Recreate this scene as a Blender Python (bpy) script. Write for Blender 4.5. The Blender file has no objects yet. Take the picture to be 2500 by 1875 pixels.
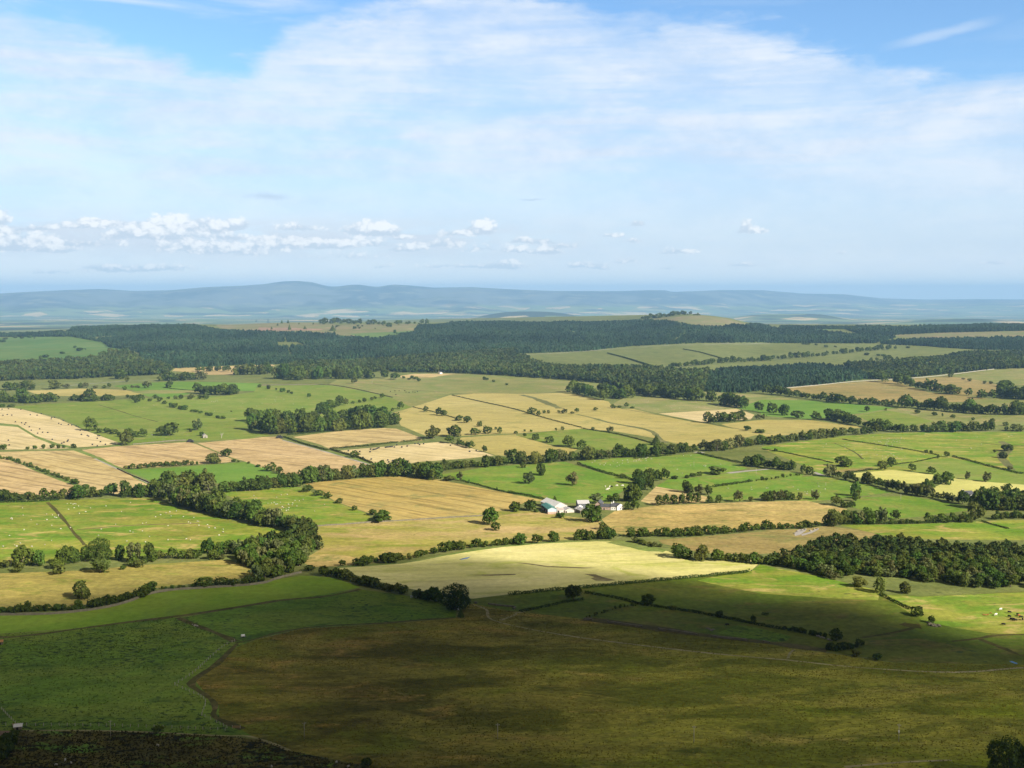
import bpy, math, random
import numpy as np
from mathutils import Vector
from mathutils.geometry import delaunay_2d_cdt

random.seed(7)
RNG = np.random.default_rng(7)
SC = bpy.context.scene
COL = SC.collection

# ------------------------------------------------------------------ camera
CAM_Z = 210.0
F = 2800.0                      # focal length in photograph pixels (2500 wide)
HORIZON = 721.0                 # row of the true horizon
PITCH = math.atan((HORIZON - 937.5) / F)      # negative: looking down
cd = bpy.data.cameras.new('camera')
cam = bpy.data.objects.new('camera', cd)
COL.objects.link(cam)
cam.location = (0, 0, CAM_Z)
cam.rotation_euler = (math.pi / 2 + PITCH, 0, 0)
cd.sensor_fit = 'HORIZONTAL'
cd.sensor_width = 36.0
cd.lens = 36.0 * F / 2500.0
cd.clip_start = 1.0
cd.clip_end = 120000.0
SC.camera = cam
SC.render.resolution_x = 1024
SC.render.resolution_y = 768

# ------------------------------------------------------------------ exposure
SC.view_settings.view_transform = 'Standard'
SC.view_settings.look = 'None'
SC.view_settings.exposure = 0.98
SC.view_settings.gamma = 1.0
SC.view_settings.use_curve_mapping = False
SC.cycles.max_bounces = 6
SC.cycles.diffuse_bounces = 2
SC.cycles.transmission_bounces = 3
SC.cycles.transparent_max_bounces = 12
SC.cycles.volume_bounces = 1

# ------------------------------------------------------------------ sun
SUN_EL = math.radians(32)
SUN_AZ = math.radians(128)      # clockwise from the view direction: behind, to the right
SUN_DIR = Vector((math.sin(SUN_AZ) * math.cos(SUN_EL), math.cos(SUN_AZ) * math.cos(SUN_EL), math.sin(SUN_EL)))
sd = bpy.data.lights.new('sun', 'SUN')
sd.energy = 5.0
sd.angle = math.radians(0.53)
sd.color = (1.0, 0.93, 0.80)
so = bpy.data.objects.new('sun', sd)
COL.objects.link(so)
so.rotation_euler = SUN_DIR.to_track_quat('Z', 'Y').to_euler()
so.location = (300, -300, 900)

# ------------------------------------------------------------------ node helpers
class NT:
    def __init__(self, tree):
        self.t = tree
    def n(self, kind, **kw):
        nd = self.t.nodes.new(kind)
        for k, v in kw.items():
            if k == 'ins':
                for i, x in v.items():
                    self.put(nd.inputs[i], x)
            else:
                setattr(nd, k, v)
        return nd
    def put(self, sock, x):
        if isinstance(x, bpy.types.NodeSocket):
            self.t.links.new(x, sock)
        else:
            sock.default_value = x
    def m(self, op, a, b=0.0, c=0.0, clamp=False):
        nd = self.n('ShaderNodeMath', operation=op, use_clamp=clamp)
        self.put(nd.inputs[0], a)
        self.put(nd.inputs[1], b)
        self.put(nd.inputs[2], c)
        return nd.outputs[0]
    def vm(self, op, a, b=(0, 0, 0)):
        nd = self.n('ShaderNodeVectorMath', operation=op)
        self.put(nd.inputs[0], a)
        if op == 'SCALE':
            self.put(nd.inputs['Scale'], b)
        else:
            self.put(nd.inputs[1], b)
        return nd.outputs['Value'] if op in ('LENGTH', 'DOT_PRODUCT', 'DISTANCE') else nd.outputs[0]
    def step(self, x, lo, hi, a=0.0, b=1.0):
        nd = self.n('ShaderNodeMapRange', interpolation_type='SMOOTHSTEP')
        for i, v in enumerate((x, lo, hi, a, b)):
            self.put(nd.inputs[i], v)
        return nd.outputs[0]
    def lin(self, x, lo, hi, a=0.0, b=1.0):
        nd = self.n('ShaderNodeMapRange')
        for i, v in enumerate((x, lo, hi, a, b)):
            self.put(nd.inputs[i], v)
        return nd.outputs[0]
    def mix(self, f, a, b, mode='MIX'):
        nd = self.n('ShaderNodeMix', data_type='RGBA', blend_type=mode)
        self.put(nd.inputs[0], f)
        self.put(nd.inputs[6], a if isinstance(a, bpy.types.NodeSocket) else (*a[:3], 1))
        self.put(nd.inputs[7], b if isinstance(b, bpy.types.NodeSocket) else (*b[:3], 1))
        return nd.outputs[2]
    def noise(self, vec, scale, detail=4.0, rough=0.55, dist=0.0, color=False):
        nd = self.n('ShaderNodeTexNoise')
        self.put(nd.inputs['Vector'], vec)
        self.put(nd.inputs['Scale'], scale)
        self.put(nd.inputs['Detail'], detail)
        self.put(nd.inputs['Roughness'], rough)
        self.put(nd.inputs['Distortion'], dist)
        return nd.outputs['Color' if color else 'Fac']
    def xyz(self, x, y, z=0.0):
        nd = self.n('ShaderNodeCombineXYZ')
        for i, v in enumerate((x, y, z)):
            self.put(nd.inputs[i], v)
        return nd.outputs[0]

# ------------------------------------------------------------------ sky (world): clear air plus cloud veil and far cumulus
def build_world():
    w = bpy.data.worlds.new('World')
    SC.world = w
    w.use_nodes = True
    t = w.node_tree
    t.nodes.clear()
    k = NT(t)
    sky = k.n('ShaderNodeTexSky', sky_type='NISHITA', sun_disc=False, sun_elevation=SUN_EL, sun_rotation=SUN_AZ)
    sky.altitude = 500
    sky.air_density = 1.0
    sky.dust_density = 0.6
    sky.ozone_density = 2.0
    geo = k.n('ShaderNodeTexCoord').outputs['Generated']
    sep = k.n('ShaderNodeSeparateXYZ')
    k.put(sep.inputs[0], geo)
    x, y, z = sep.outputs
    az = k.m('ARCTAN2', x, y)                   # bearing, radians
    el = k.m('ARCSINE', z)                      # height above the horizon, radians
    U = k.m('MULTIPLY', az, 2.8)
    V = k.m('MULTIPLY', el, 2.8)
    # gap-edged veil of high cloud: top edge height as a function of bearing
    fc = k.n('ShaderNodeFloatCurve')
    c = fc.mapping.curves[0]
    edge = [(-1.25, .635), (-1.02, .61), (-.83, .555), (-.70, .535), (-.62, .545), (-.56, .60), (-.35, .68), (-.1, .73), (.1, .71),
            (.25, .66), (.45, .655), (.60, .62), (.72, .575), (.90, .515), (1.0, .50), (1.25, .485)]
    for i, (a, b) in enumerate(edge):
        px, py = (a + 1.25) / 2.5, b
        if i == 0:
            c.points[0].location = (px, py)
        elif i == len(edge) - 1:
            c.points[-1].location = (px, py)
        else:
            c.points.new(px, py)
    fc.mapping.update()
    k.put(fc.inputs['Value'], k.lin(U, -1.25, 1.25))
    vec = k.xyz(U, k.m('MULTIPLY', V, 2.4), 0.0)
    n_big = k.noise(vec, 2.2, 6, 0.55, 0.4)
    n_mid = k.noise(k.xyz(U, k.m('MULTIPLY', V, 3.2), 3.7), 6.5, 8, 0.6, 0.3)
    n_str = k.noise(k.xyz(k.m('MULTIPLY', U, 0.8), k.m('MULTIPLY', V, 5.5), 9.1), 2.6, 6, 0.55, 0.6)
    edge_d = k.m('SUBTRACT', fc.outputs[0], V)
    edge_d = k.m('ADD', edge_d, k.m('MULTIPLY', k.m('SUBTRACT', n_mid, 0.5), 0.16))
    veil = k.step(edge_d, -0.015, 0.055)
    n_st2 = k.noise(k.xyz(k.m('ADD', k.m('MULTIPLY', U, 1.1), k.m('MULTIPLY', V, .7)), k.m('MULTIPLY', V, 15.0), 4.4), 3.0, 7, 0.6, 0.5)
    thick = k.step(k.m('ADD', k.m('ADD', k.m('MULTIPLY', n_str, 0.46), k.m('MULTIPLY', n_st2, 0.24)), k.m('MULTIPLY', n_big, 0.30)), 0.36, 0.64)
    veil = k.m('MULTIPLY', veil, k.m('ADD', 0.45, k.m('MULTIPLY', thick, 0.55)))
    # streaks above the edge
    wisps = k.step(n_str, 0.50, 0.74)
    wl = k.step(U, 0.15, -0.35)
    veil = k.m('MAXIMUM', veil, k.m('MULTIPLY', wisps, k.m('ADD', 0.10, k.m('MULTIPLY', wl, 0.62))))
    # thin out to plain pale air low down
    low = k.step(V, 0.13, 0.36, 0.50, 1.0)
    veil = k.m('MULTIPLY', veil, low)
    # out of the view the veil breaks up
    veil = k.m('MULTIPLY', veil, k.step(V, 1.5, 0.8, 0.45, 1.0))
    # a thin contrail-like wisp in the blue
    dU = k.m('SUBTRACT', U, 0.985)
    wy = k.m('ABSOLUTE', k.m('SUBTRACT', k.m('SUBTRACT', V, 0.578), k.m('MULTIPLY', dU, 0.17)))
    wsp = k.m('MULTIPLY', k.step(k.m('ADD', wy, k.m('MULTIPLY', k.m('SUBTRACT', n_mid, .5), .02)), 0.016, 0.0), k.step(k.m('ABSOLUTE', dU), 0.15, 0.03))
    veil = k.m('MAXIMUM', veil, k.m('MULTIPLY', wsp, 0.38))
    # colours (radiance before the background strength of 0.1)
    n_fine = k.noise(k.xyz(U, k.m('MULTIPLY', V, 2.0), 1.3), 15, 7, 0.6)
    white = k.mix(k.step(k.m('ADD', k.m('MULTIPLY', n_big, .6), k.m('MULTIPLY', n_fine, .4)), 0.36, 0.62), (4.4, 5.25, 6.45), (5.7, 6.15, 6.8))
    hz = k.step(V, 0.46, 0.06)
    clear = k.mix(1.0, sky.outputs[0], (0.86, 1.09, 1.27), 'MULTIPLY')
    base = k.mix(k.m('MULTIPLY', hz, 0.82), clear, k.mix(k.step(V, .13, .02), (5.05, 5.6, 6.35), (7.6, 7.6, 7.6)))
    col = k.mix(veil, base, white)
    # beyond the view, overhead and behind: dark grey sky added to lower ambient light
    dim_sky = k.m('MAXIMUM', k.step(V, .85, 1.3), k.step(k.m('ABSOLUTE', az), .75, 1.25))
    dn = k.lin(k.noise(geo, 2.4, 6, .62), .35, .65, .55, 1.35)
    col = k.mix(dim_sky, col, k.mix(1.0, k.xyz(dn, dn, dn), (1.35, 1.3, 1.2), 'MULTIPLY'))
    # far cumulus: heaps given by bearing and height, frayed by noise
    puffs = [  # px, py, half width, half height, strength
        (6, 545, 26, 20, 1), (20, 575, 34, 10, .8), (70, 608, 110, 15, 1), (150, 618, 45, 9, .6), (100, 568, 40, 9, .8), (210, 562, 55, 10, .75),
        (232, 548, 26, 8, .8), (300, 556, 50, 9, .7), (425, 555, 70, 24, 1), (400, 575, 90, 16, .8), (520, 558, 45, 16, .9), (585, 553, 24, 16, 1),
        (560, 580, 60, 10, .6), (735, 558, 60, 10, .6), (750, 595, 90, 16, .7), (700, 585, 60, 10, .55), (905, 560, 62, 18, 1.1), (940, 565, 40, 14, 1),
        (990, 580, 26, 6, .8), (890, 590, 60, 14, .75), (1000, 605, 55, 13, .75), (1075, 592, 50, 14, .75), (1178, 556, 34, 18, 1.1),
        (1300, 588, 55, 9, 1), (1335, 612, 36, 10, .95), (1240, 645, 45, 12, .95), (1265, 610, 36, 9, .7), (1425, 646, 40, 9, .8), (1465, 652, 28, 9, .75),
        (1555, 548, 22, 9, .85), (1490, 575, 34, 8, .6), (1545, 588, 40, 7, .5), (1655, 615, 45, 9, .7), (1525, 635, 28, 10, .6), (1830, 566, 36, 9, .95),
        (1815, 552, 13, 13, .9), (1810, 647, 60, 8, .5), (2045, 620, 14, 5, .5), (2420, 648, 40, 5, .5), (300, 660, 80, 10, .6), (400, 655, 90, 10, .6),
        (130, 667, 70, 7, .45), (260, 655, 40, 9, .5), (930, 650, 40, 7, .45), (1080, 650, 60, 8, .45), (1630, 655, 30, 7, .45), (1170, 648, 45, 8, .6),
        (60, 590, 90, 14, .6), (340, 580, 90, 16, .65), (660, 600, 80, 14, .6), (820, 600, 70, 12, .6), (480, 600, 90, 12, .55), (1110, 570, 50, 10, .6), (1380, 600, 50, 8, .6), (230, 600, 80, 10, .5), (600, 615, 120, 16, .45), (450, 610, 120, 14, .4), (850, 625, 100, 12, .35), (1180, 605, 80, 12, .4)]
    warp = k.vm('SUBTRACT', k.noise(k.xyz(U, k.m('MULTIPLY', V, 1.6), 5.0), 24, 5, 0.6, 0, True), (0.5, 0.5, 0.5))
    UV = k.vm('ADD', k.xyz(U, V, 0.0), k.vm('MULTIPLY', warp, (0.040, 0.018, 0)))
    wv = k.vm('ADD', k.xyz(U, k.m('MULTIPLY', V, 1.5), 0.0), k.vm('MULTIPLY', warp, (0.03, 0.03, 0)))
    bil = None
    for sc_, wt in ((34, .5), (78, .32), (170, .18)):
        vo = k.n('ShaderNodeTexVoronoi', feature='F1')
        k.put(vo.inputs['Vector'], wv)
        vo.inputs['Scale'].default_value = sc_
        q = k.m('MULTIPLY', vo.outputs['Distance'], wt)
        bil = q if bil is None else k.m('ADD', bil, q)
    bil = k.m('SUBTRACT', 0.42, bil)
    tot = None
    shade = None
    for px, py, a, b, s in puffs:
        cu = math.atan((px - 1250) / F) * 2.8
        cv = math.atan((HORIZON - py) / F) * 2.8
        d = k.vm('MULTIPLY', k.vm('SUBTRACT', UV, (cu, cv - b * .0004, 0)), (1000 / (a * 1.4), 1000 / (b * 1.8), 0))
        sp = k.n('ShaderNodeSeparateXYZ')
        k.put(sp.inputs[0], d)
        dy = k.m('MAXIMUM', sp.outputs[1], k.m('MULTIPLY', sp.outputs[1], -2.4))
        f = k.m('MULTIPLY', k.m('SUBTRACT', 1.0, k.vm('LENGTH', k.xyz(sp.outputs[0], dy, 0.0)), clamp=True), s)
        up = k.m('MULTIPLY', k.m('ADD', sp.outputs[1], k.m('MULTIPLY', sp.outputs[0], .22)), f)
        tot = f if tot is None else k.m('ADD', tot, f)
        shade = up if shade is None else k.m('ADD', shade, up)
    body = k.m('ADD', tot, k.m('MULTIPLY', bil, 0.75))
    cum = k.m('MULTIPLY', k.step(body, 0.03, 0.36), k.step(tot, 0.0, 0.09))
    lit = k.step(k.m('ADD', shade, k.m('MULTIPLY', bil, .9)), -0.16, 0.20)
    ccol = k.mix(lit, (4.3, 4.95, 5.75), (7.3, 7.35, 7.35))
    # a dim layered bank behind the heaps
    bank = k.m('MULTIPLY', k.step(k.m('ABSOLUTE', k.m('SUBTRACT', V, 0.135)), 0.075, 0.0), k.step(U, 0.45, -0.25))
    bn = k.noise(k.xyz(U, k.m('MULTIPLY', V, 4.5), 2.2), 7, 6, .6, .3)
    col = k.mix(k.m('MULTIPLY', k.m('MULTIPLY', bank, k.step(bn, .36, .56)), .85), col, (5.0, 5.45, 6.1))
    col = k.mix(k.m('MULTIPLY', cum, 0.84), col, ccol)
    # a few ragged grey scraps
    for px, py, a, b in ((660, 488, 75, 13), (1300, 490, 45, 4)):
        cu = math.atan((px - 1250) / F) * 2.8
        cv = math.atan((HORIZON - py) / F) * 2.8
        d = k.vm('MULTIPLY', k.vm('SUBTRACT', UV, (cu, cv, 0)), (1000 / a, 1000 / b, 0))
        f = k.step(k.m('ADD', k.vm('LENGTH', d), k.m('MULTIPLY', n_fine, .9)), 1.45, 0.55)
        col = k.mix(k.m('MULTIPLY', f, .5), col, (3.3, 4.1, 5.3))
    bg = k.n('ShaderNodeBackground')
    k.put(bg.inputs[0], col)
    bg.inputs[1].default_value = 0.078
    out = k.n('ShaderNodeOutputWorld')
    t.links.new(bg.outputs[0], out.inputs[0])
build_world()

# ------------------------------------------------------------------ the lie of the land
def sstep(x, a, b):
    t = np.clip((x - a) / (b - a), 0, 1)
    return t * t * (3 - 2 * t)
def interp(x, pts):
    return np.interp(x, [p[0] for p in pts], [p[1] for p in pts])

RIDGE_Y = [(-300, 818), (0, 814), (160, 803), (330, 797), (450, 792), (560, 795), (620, 793), (700, 789), (780, 790), (900, 790), (1050, 791), (1100, 790),
           (1240, 789), (1310, 790), (1450, 789), (1540, 788), (1568, 780), (1602, 776), (1631, 772), (1660, 768), (1690, 768), (1712, 769.5), (1775, 776.5), (1804, 785), (1830, 790), (1870, 796), (1960, 797), (2050, 795), (2140, 793),
           (2300, 792), (2400, 791), (2500, 793), (2800, 795)]
SKY_Y = [(-400, 724), (0, 717), (60, 714), (170, 709), (250, 706.5), (330, 711), (420, 709), (500, 702), (600, 698), (650, 694), (680, 689.5), (705, 687.2), (735, 687),
         (765, 690), (800, 699), (822, 700.5), (850, 696.5), (880, 695), (905, 699.5), (925, 700.5), (960, 695), (1000, 697), (1060, 702.5), (1150, 701),
         (1240, 706), (1350, 710.5), (1500, 711), (1590, 708.5), (1625, 709), (1640, 713), (1760, 708.5), (1860, 709), (1960, 717), (2060, 718.5), (2150, 728),
         (2260, 732), (2380, 730), (2500, 731), (2900, 733)]
def snoise(x, y, seed, oct=4, base=1.0):
    v = 0
    a = 1.0
    r = np.random.default_rng(seed)
    for i in range(oct):
        for j in range(3):
            th = r.uniform(0, 2 * math.pi)
            ph = r.uniform(0, 2 * math.pi)
            s = base * (2 ** i) * r.uniform(0.8, 1.25)
            v = v + a * np.sin((x * math.cos(th) + y * math.sin(th)) * s + ph)
        a *= 0.55
    return v / 3.5
def terrain(x, y):
    x = np.asarray(x, float)
    y = np.asarray(y, float)
    D = np.hypot(x, y)
    px = 1250 + F * np.tan(np.clip(np.arctan2(x, np.maximum(y, 1e-3)), -1.2, 1.2))
    z = 208.3 * np.clip(1 - D / 430.0, 0, 1) ** 1.6
    z = z + 2.2 * snoise(x, y, 3, 3, 1 / 170.0) * sstep(D, 900, 1800) * (1 - sstep(D, 3600, 4600)) * (1 + 0.5 * sstep(D, 1500, 2500))
    z = z + 0.8 * snoise(x, y, 5, 3, 1 / 40.0) * sstep(D, 480, 700) * (1 - sstep(D, 1500, 2200))
    rz = CAM_Z - (interp(px, RIDGE_Y) - HORIZON) * 5800.0 / F
    up = 0.45 * sstep(D, 2600, 5800) + 0.55 * sstep(D, 3800, 5800)
    z = z + rz * up
    z = z + 6.0 * snoise(x, y, 11, 3, 1 / 330.0) * sstep(D, 3700, 4600) * (1 - sstep(D, 5200, 5750))
    # fall to the wide valley beyond the ridge
    v = sstep(D, 6000, 8600)
    floor_z = -72 - 85 * sstep(D, 9000, 17000) - 110 * sstep(D, 16000, 27000) + (12 + 14 * sstep(D, 15000, 30000)) * snoise(x, y, 21, 3, 1 / 1300.0)
    z = z * (1 - v) + floor_z * v
    # wooded knolls in the valley
    for cx, dd, top, sx, sy in ((1255, 17000, 763, 95, 1300), (1370, 17000, 771, 70, 1200), (1860, 18000, 767, 80, 1300), (1985, 18000, 765.5, 75, 1000), (480, 17500, 778, 140, 900), (2350, 15500, 776, 170, 1000)):
        hgt = CAM_Z - (top - HORIZON) * dd / F + 165
        z = z + hgt * np.exp(-np.abs((px - cx) / sx) ** 2.2 - ((D - dd) / sy) ** 2)
    # far fells
    Dr = 33000 + 9000 * sstep(px, 1200, 2300)
    zs = CAM_Z + (HORIZON - interp(px, SKY_Y)) * Dr / F
    ca = np.arctan2(x, y)
    spur = snoise(ca * 30, D / 5600.0, 31, 4, 1.6)
    lift = sstep(D, Dr * 0.72, Dr * 1.0)
    lift2 = np.clip(lift + 0.16 * spur * np.sin(np.pi * lift), 0, 1)
    back = 1 - 0.25 * sstep(D, Dr * 1.01, Dr * 1.2)
    z = z * (1 - lift2) + zs * lift2 * back
    return z

# ------------------------------------------------------------------ from a place in the photograph to a place on the land
TILES = {'A': (0, 650), 'B': (620, 650), 'C': (1240, 650), 'D': (1860, 650), 'E': (0, 1060), 'F': (620, 1060), 'G': (1240, 1060), 'H': (1860, 1060),
         'I': (0, 1395), 'J': (620, 1395), 'K': (1240, 1395), 'L': (1860, 1395)}
TS = 640.0 / 2212.0
def pts(s):
    out = []
    for w in s.split():
        a, b = w[1:].split(',')
        if w[0] == 'Z':
            out.append((1280 + float(a) * 280 / 2212, 1180 + float(b) * 280 / 2212))
        else:
            ox, oy = TILES[w[0]]
            out.append((ox + float(a) * TS, oy + float(b) * TS))
    return out
CP, SP = math.cos(PITCH), math.sin(PITCH)
def ray(px, py):
    a = (np.asarray(px, float) - 1250) / F
    b = -(np.asarray(py, float) - 937.5) / F
    return a, CP - b * SP, SP + b * CP
DS = np.geomspace(240, 72000, 1500)
AZS = np.radians(np.linspace(-38, 38, 381))
HT = terrain(np.sin(AZS)[:, None] * DS[None, :], np.cos(AZS)[:, None] * DS[None, :])
def ground_at(px, py):
    a, f, u = (float(v) for v in ray(px, py))
    h = math.hypot(a, f)
    q = (math.atan2(a, f) - AZS[0]) / (AZS[1] - AZS[0])
    j = int(min(max(q, 0), len(AZS) - 2))
    t = min(max(q - j, 0), 1)
    row = HT[j] * (1 - t) + HT[j + 1] * t
    g = CAM_Z + DS * u / h - row
    i = int(np.argmax(g < 0))
    if g[i] >= 0:
        i = len(DS) - 1
    i = max(i, 1)
    t = g[i - 1] / (g[i - 1] - g[i]) if g[i - 1] != g[i] else 0.5
    d = DS[i - 1] + (DS[i] - DS[i - 1]) * t
    return d * a / h, d * f / h
def to_px(x, y, z):
    x, y, z = np.asarray(x, float), np.asarray(y, float), np.asarray(z, float) - CAM_Z
    depth = np.maximum(y * CP + z * SP, 1e-6)
    upc = -y * SP + z * CP
    return 1250 + F * x / depth, 937.5 - F * upc / depth, depth
def inside(poly, X, Y):
    X, Y = np.asarray(X), np.asarray(Y)
    r = np.zeros(X.shape, bool)
    n = len(poly)
    for i in range(n):
        x1, y1 = poly[i]
        x2, y2 = poly[(i + 1) % n]
        if y1 == y2:
            continue
        c = ((y1 > Y) != (y2 > Y)) & (X < (x2 - x1) * (Y - y1) / (y2 - y1) + x1)
        r ^= c
    return r
def widen(p):
    x, y = p
    x = -170 if x <= 3 else 2670 if x >= 2496 else x
    y = 1990 if y >= 1878 else y
    return x, y
def dense(P, closed=False, step=22.0):
    out = []
    n = len(P)
    for i in range(n if closed else n - 1):
        a, b = P[i], P[(i + 1) % n]
        m = max(1, int(math.hypot(b[0] - a[0], (b[1] - a[1]) * 2) / step))
        for j in range(m):
            out.append((a[0] + (b[0] - a[0]) * j / m, a[1] + (b[1] - a[1]) * j / m))
    if not closed:
        out.append(P[-1])
    return out
def smooth(P, it=2):
    for _ in range(it):
        q = [P[0]]
        for a, b in zip(P[:-1], P[1:]):
            q += [(a[0] * .75 + b[0] * .25, a[1] * .75 + b[1] * .25), (a[0] * .25 + b[0] * .75, a[1] * .25 + b[1] * .75)]
        q.append(P[-1])
        P = q
    return P
def world_line(s, step_m=5.0):
    P = [ground_at(*widen(p)) for p in smooth(pts(s), 1)]
    out = [P[0]]
    for a, b in zip(P[:-1], P[1:]):
        L = math.hypot(b[0] - a[0], b[1] - a[1])
        m = max(1, int(L / step_m))
        for j in range(1, m + 1):
            out.append((a[0] + (b[0] - a[0]) * j / m, a[1] + (b[1] - a[1]) * j / m))
    return np.array(out)

# ------------------------------------------------------------------ objects
def tag(o, label=None, cat=None, group=None, kind=None):
    if label:
        o['label'] = label
    if cat:
        o['category'] = cat
    if group:
        o['group'] = group
    if kind:
        o['kind'] = kind
    return o
def mesh_np(name, V, faces, mats, mi=None, attrs=None, smooth_=False):
    """faces: (n,3) or (n,4) array"""
    me = bpy.data.meshes.new(name)
    V = np.ascontiguousarray(V, np.float32)
    faces = np.ascontiguousarray(faces, np.int32)
    nf, k = faces.shape
    me.vertices.add(len(V))
    me.vertices.foreach_set('co', V.ravel())
    me.loops.add(nf * k)
    me.loops.foreach_set('vertex_index', faces.ravel())
    me.polygons.add(nf)
    me.polygons.foreach_set('loop_start', np.arange(0, nf * k, k, dtype=np.int32))
    me.polygons.foreach_set('loop_total', np.full(nf, k, np.int32))
    for m in mats:
        me.materials.append(m)
    if mi is not None:
        me.polygons.foreach_set('material_index', np.ascontiguousarray(mi, np.int32))
    me.polygons.foreach_set('use_smooth', np.full(nf, smooth_, bool))
    for nm, val in (attrs or {}).items():
        at = me.attributes.new(nm, 'FLOAT', 'POINT')
        at.data.foreach_set('value', np.ascontiguousarray(val, np.float32))
    me.update(calc_edges=True)
    me.validate()
    return me
def link(name, me, parent=None):
    o = bpy.data.objects.new(name, me)
    COL.objects.link(o)
    if parent:
        o.parent = parent
    return o
def empty(name, loc=(0, 0, 0), rz=0.0):
    o = bpy.data.objects.new(name, None)
    o.empty_display_size = 0.5
    COL.objects.link(o)
    o.location = loc
    o.rotation_euler = (0, 0, rz)
    return o
class MB:
    """collects boxes, prisms and tubes; quads and triangles go in as polygons"""
    def __init__(self):
        self.v, self.f, self.m = [], [], []
    def poly(self, P, m=0):
        i = len(self.v)
        self.v += [tuple(p) for p in P]
        self.f.append(tuple(range(i, i + len(P))))
        self.m.append(m)
    def box(self, x0, x1, y0, y1, z0, z1, m=0):
        i = len(self.v)
        self.v += [(x, y, z) for z in (z0, z1) for y in (y0, y1) for x in (x0, x1)]
        for q in ((0, 2, 3, 1), (4, 5, 7, 6), (0, 1, 5, 4), (2, 6, 7, 3), (0, 4, 6, 2), (1, 3, 7, 5)):
            self.f.append(tuple(i + j for j in q))
            self.m.append(m)
    def tube(self, p0, p1, r0, r1, n=6, m=0, cap=True):
        p0, p1 = Vector(p0), Vector(p1)
        d = (p1 - p0).normalized()
        a = d.orthogonal().normalized()
        b = d.cross(a)
        i = len(self.v)
        for p, r in ((p0, r0), (p1, r1)):
            for j in range(n):
                t = 2 * math.pi * j / n
                self.v.append(tuple(p + (a * math.cos(t) + b * math.sin(t)) * r))
        for j in range(n):
            q = (j + 1) % n
            self.f.append((i + j, i + q, i + n + q, i + n + j))
            self.m.append(m)
        if cap:
            self.f.append(tuple(i + j for j in reversed(range(n))))
            self.f.append(tuple(i + n + j for j in range(n)))
            self.m += [m, m]
    def blob(self, c, r, m=0, seg=8, rings=5, jit=0.0):
        i = len(self.v)
        for a in range(1, rings):
            ph = math.pi * a / rings
            for b in range(seg):
                th = 2 * math.pi * b / seg
                q = 1 + random.uniform(-jit, jit)
                self.v.append((c[0] + r[0] * math.sin(ph) * math.cos(th) * q, c[1] + r[1] * math.sin(ph) * math.sin(th) * q, c[2] + r[2] * math.cos(ph) * q))
        t = len(self.v)
        self.v += [(c[0], c[1], c[2] + r[2]), (c[0], c[1], c[2] - r[2])]
        for a in range(rings - 2):
            for b in range(seg):
                e = (b + 1) % seg
                self.f.append((i + a * seg + b, i + (a + 1) * seg + b, i + (a + 1) * seg + e, i + a * seg + e))
                self.m.append(m)
        for b in range(seg):
            e = (b + 1) % seg
            self.f.append((t, i + b, i + e))
            self.f.append((t + 1, i + (rings - 2) * seg + e, i + (rings - 2) * seg + b))
            self.m += [m, m]
    def mesh(self, name, mats, smooth_=False):
        me = bpy.data.meshes.new(name)
        me.from_pydata(self.v, [], self.f)
        for x in mats:
            me.materials.append(x)
        me.polygons.foreach_set('material_index', np.array(self.m, np.int32))
        me.polygons.foreach_set('use_smooth', np.full(len(self.f), smooth_, bool))
        me.update()
        return me
    def build(self, name, mats, parent=None, smooth_=False):
        if not isinstance(mats, (list, tuple)):
            mats = [mats]
        return link(name, self.mesh(name, mats, smooth_), parent)

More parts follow.
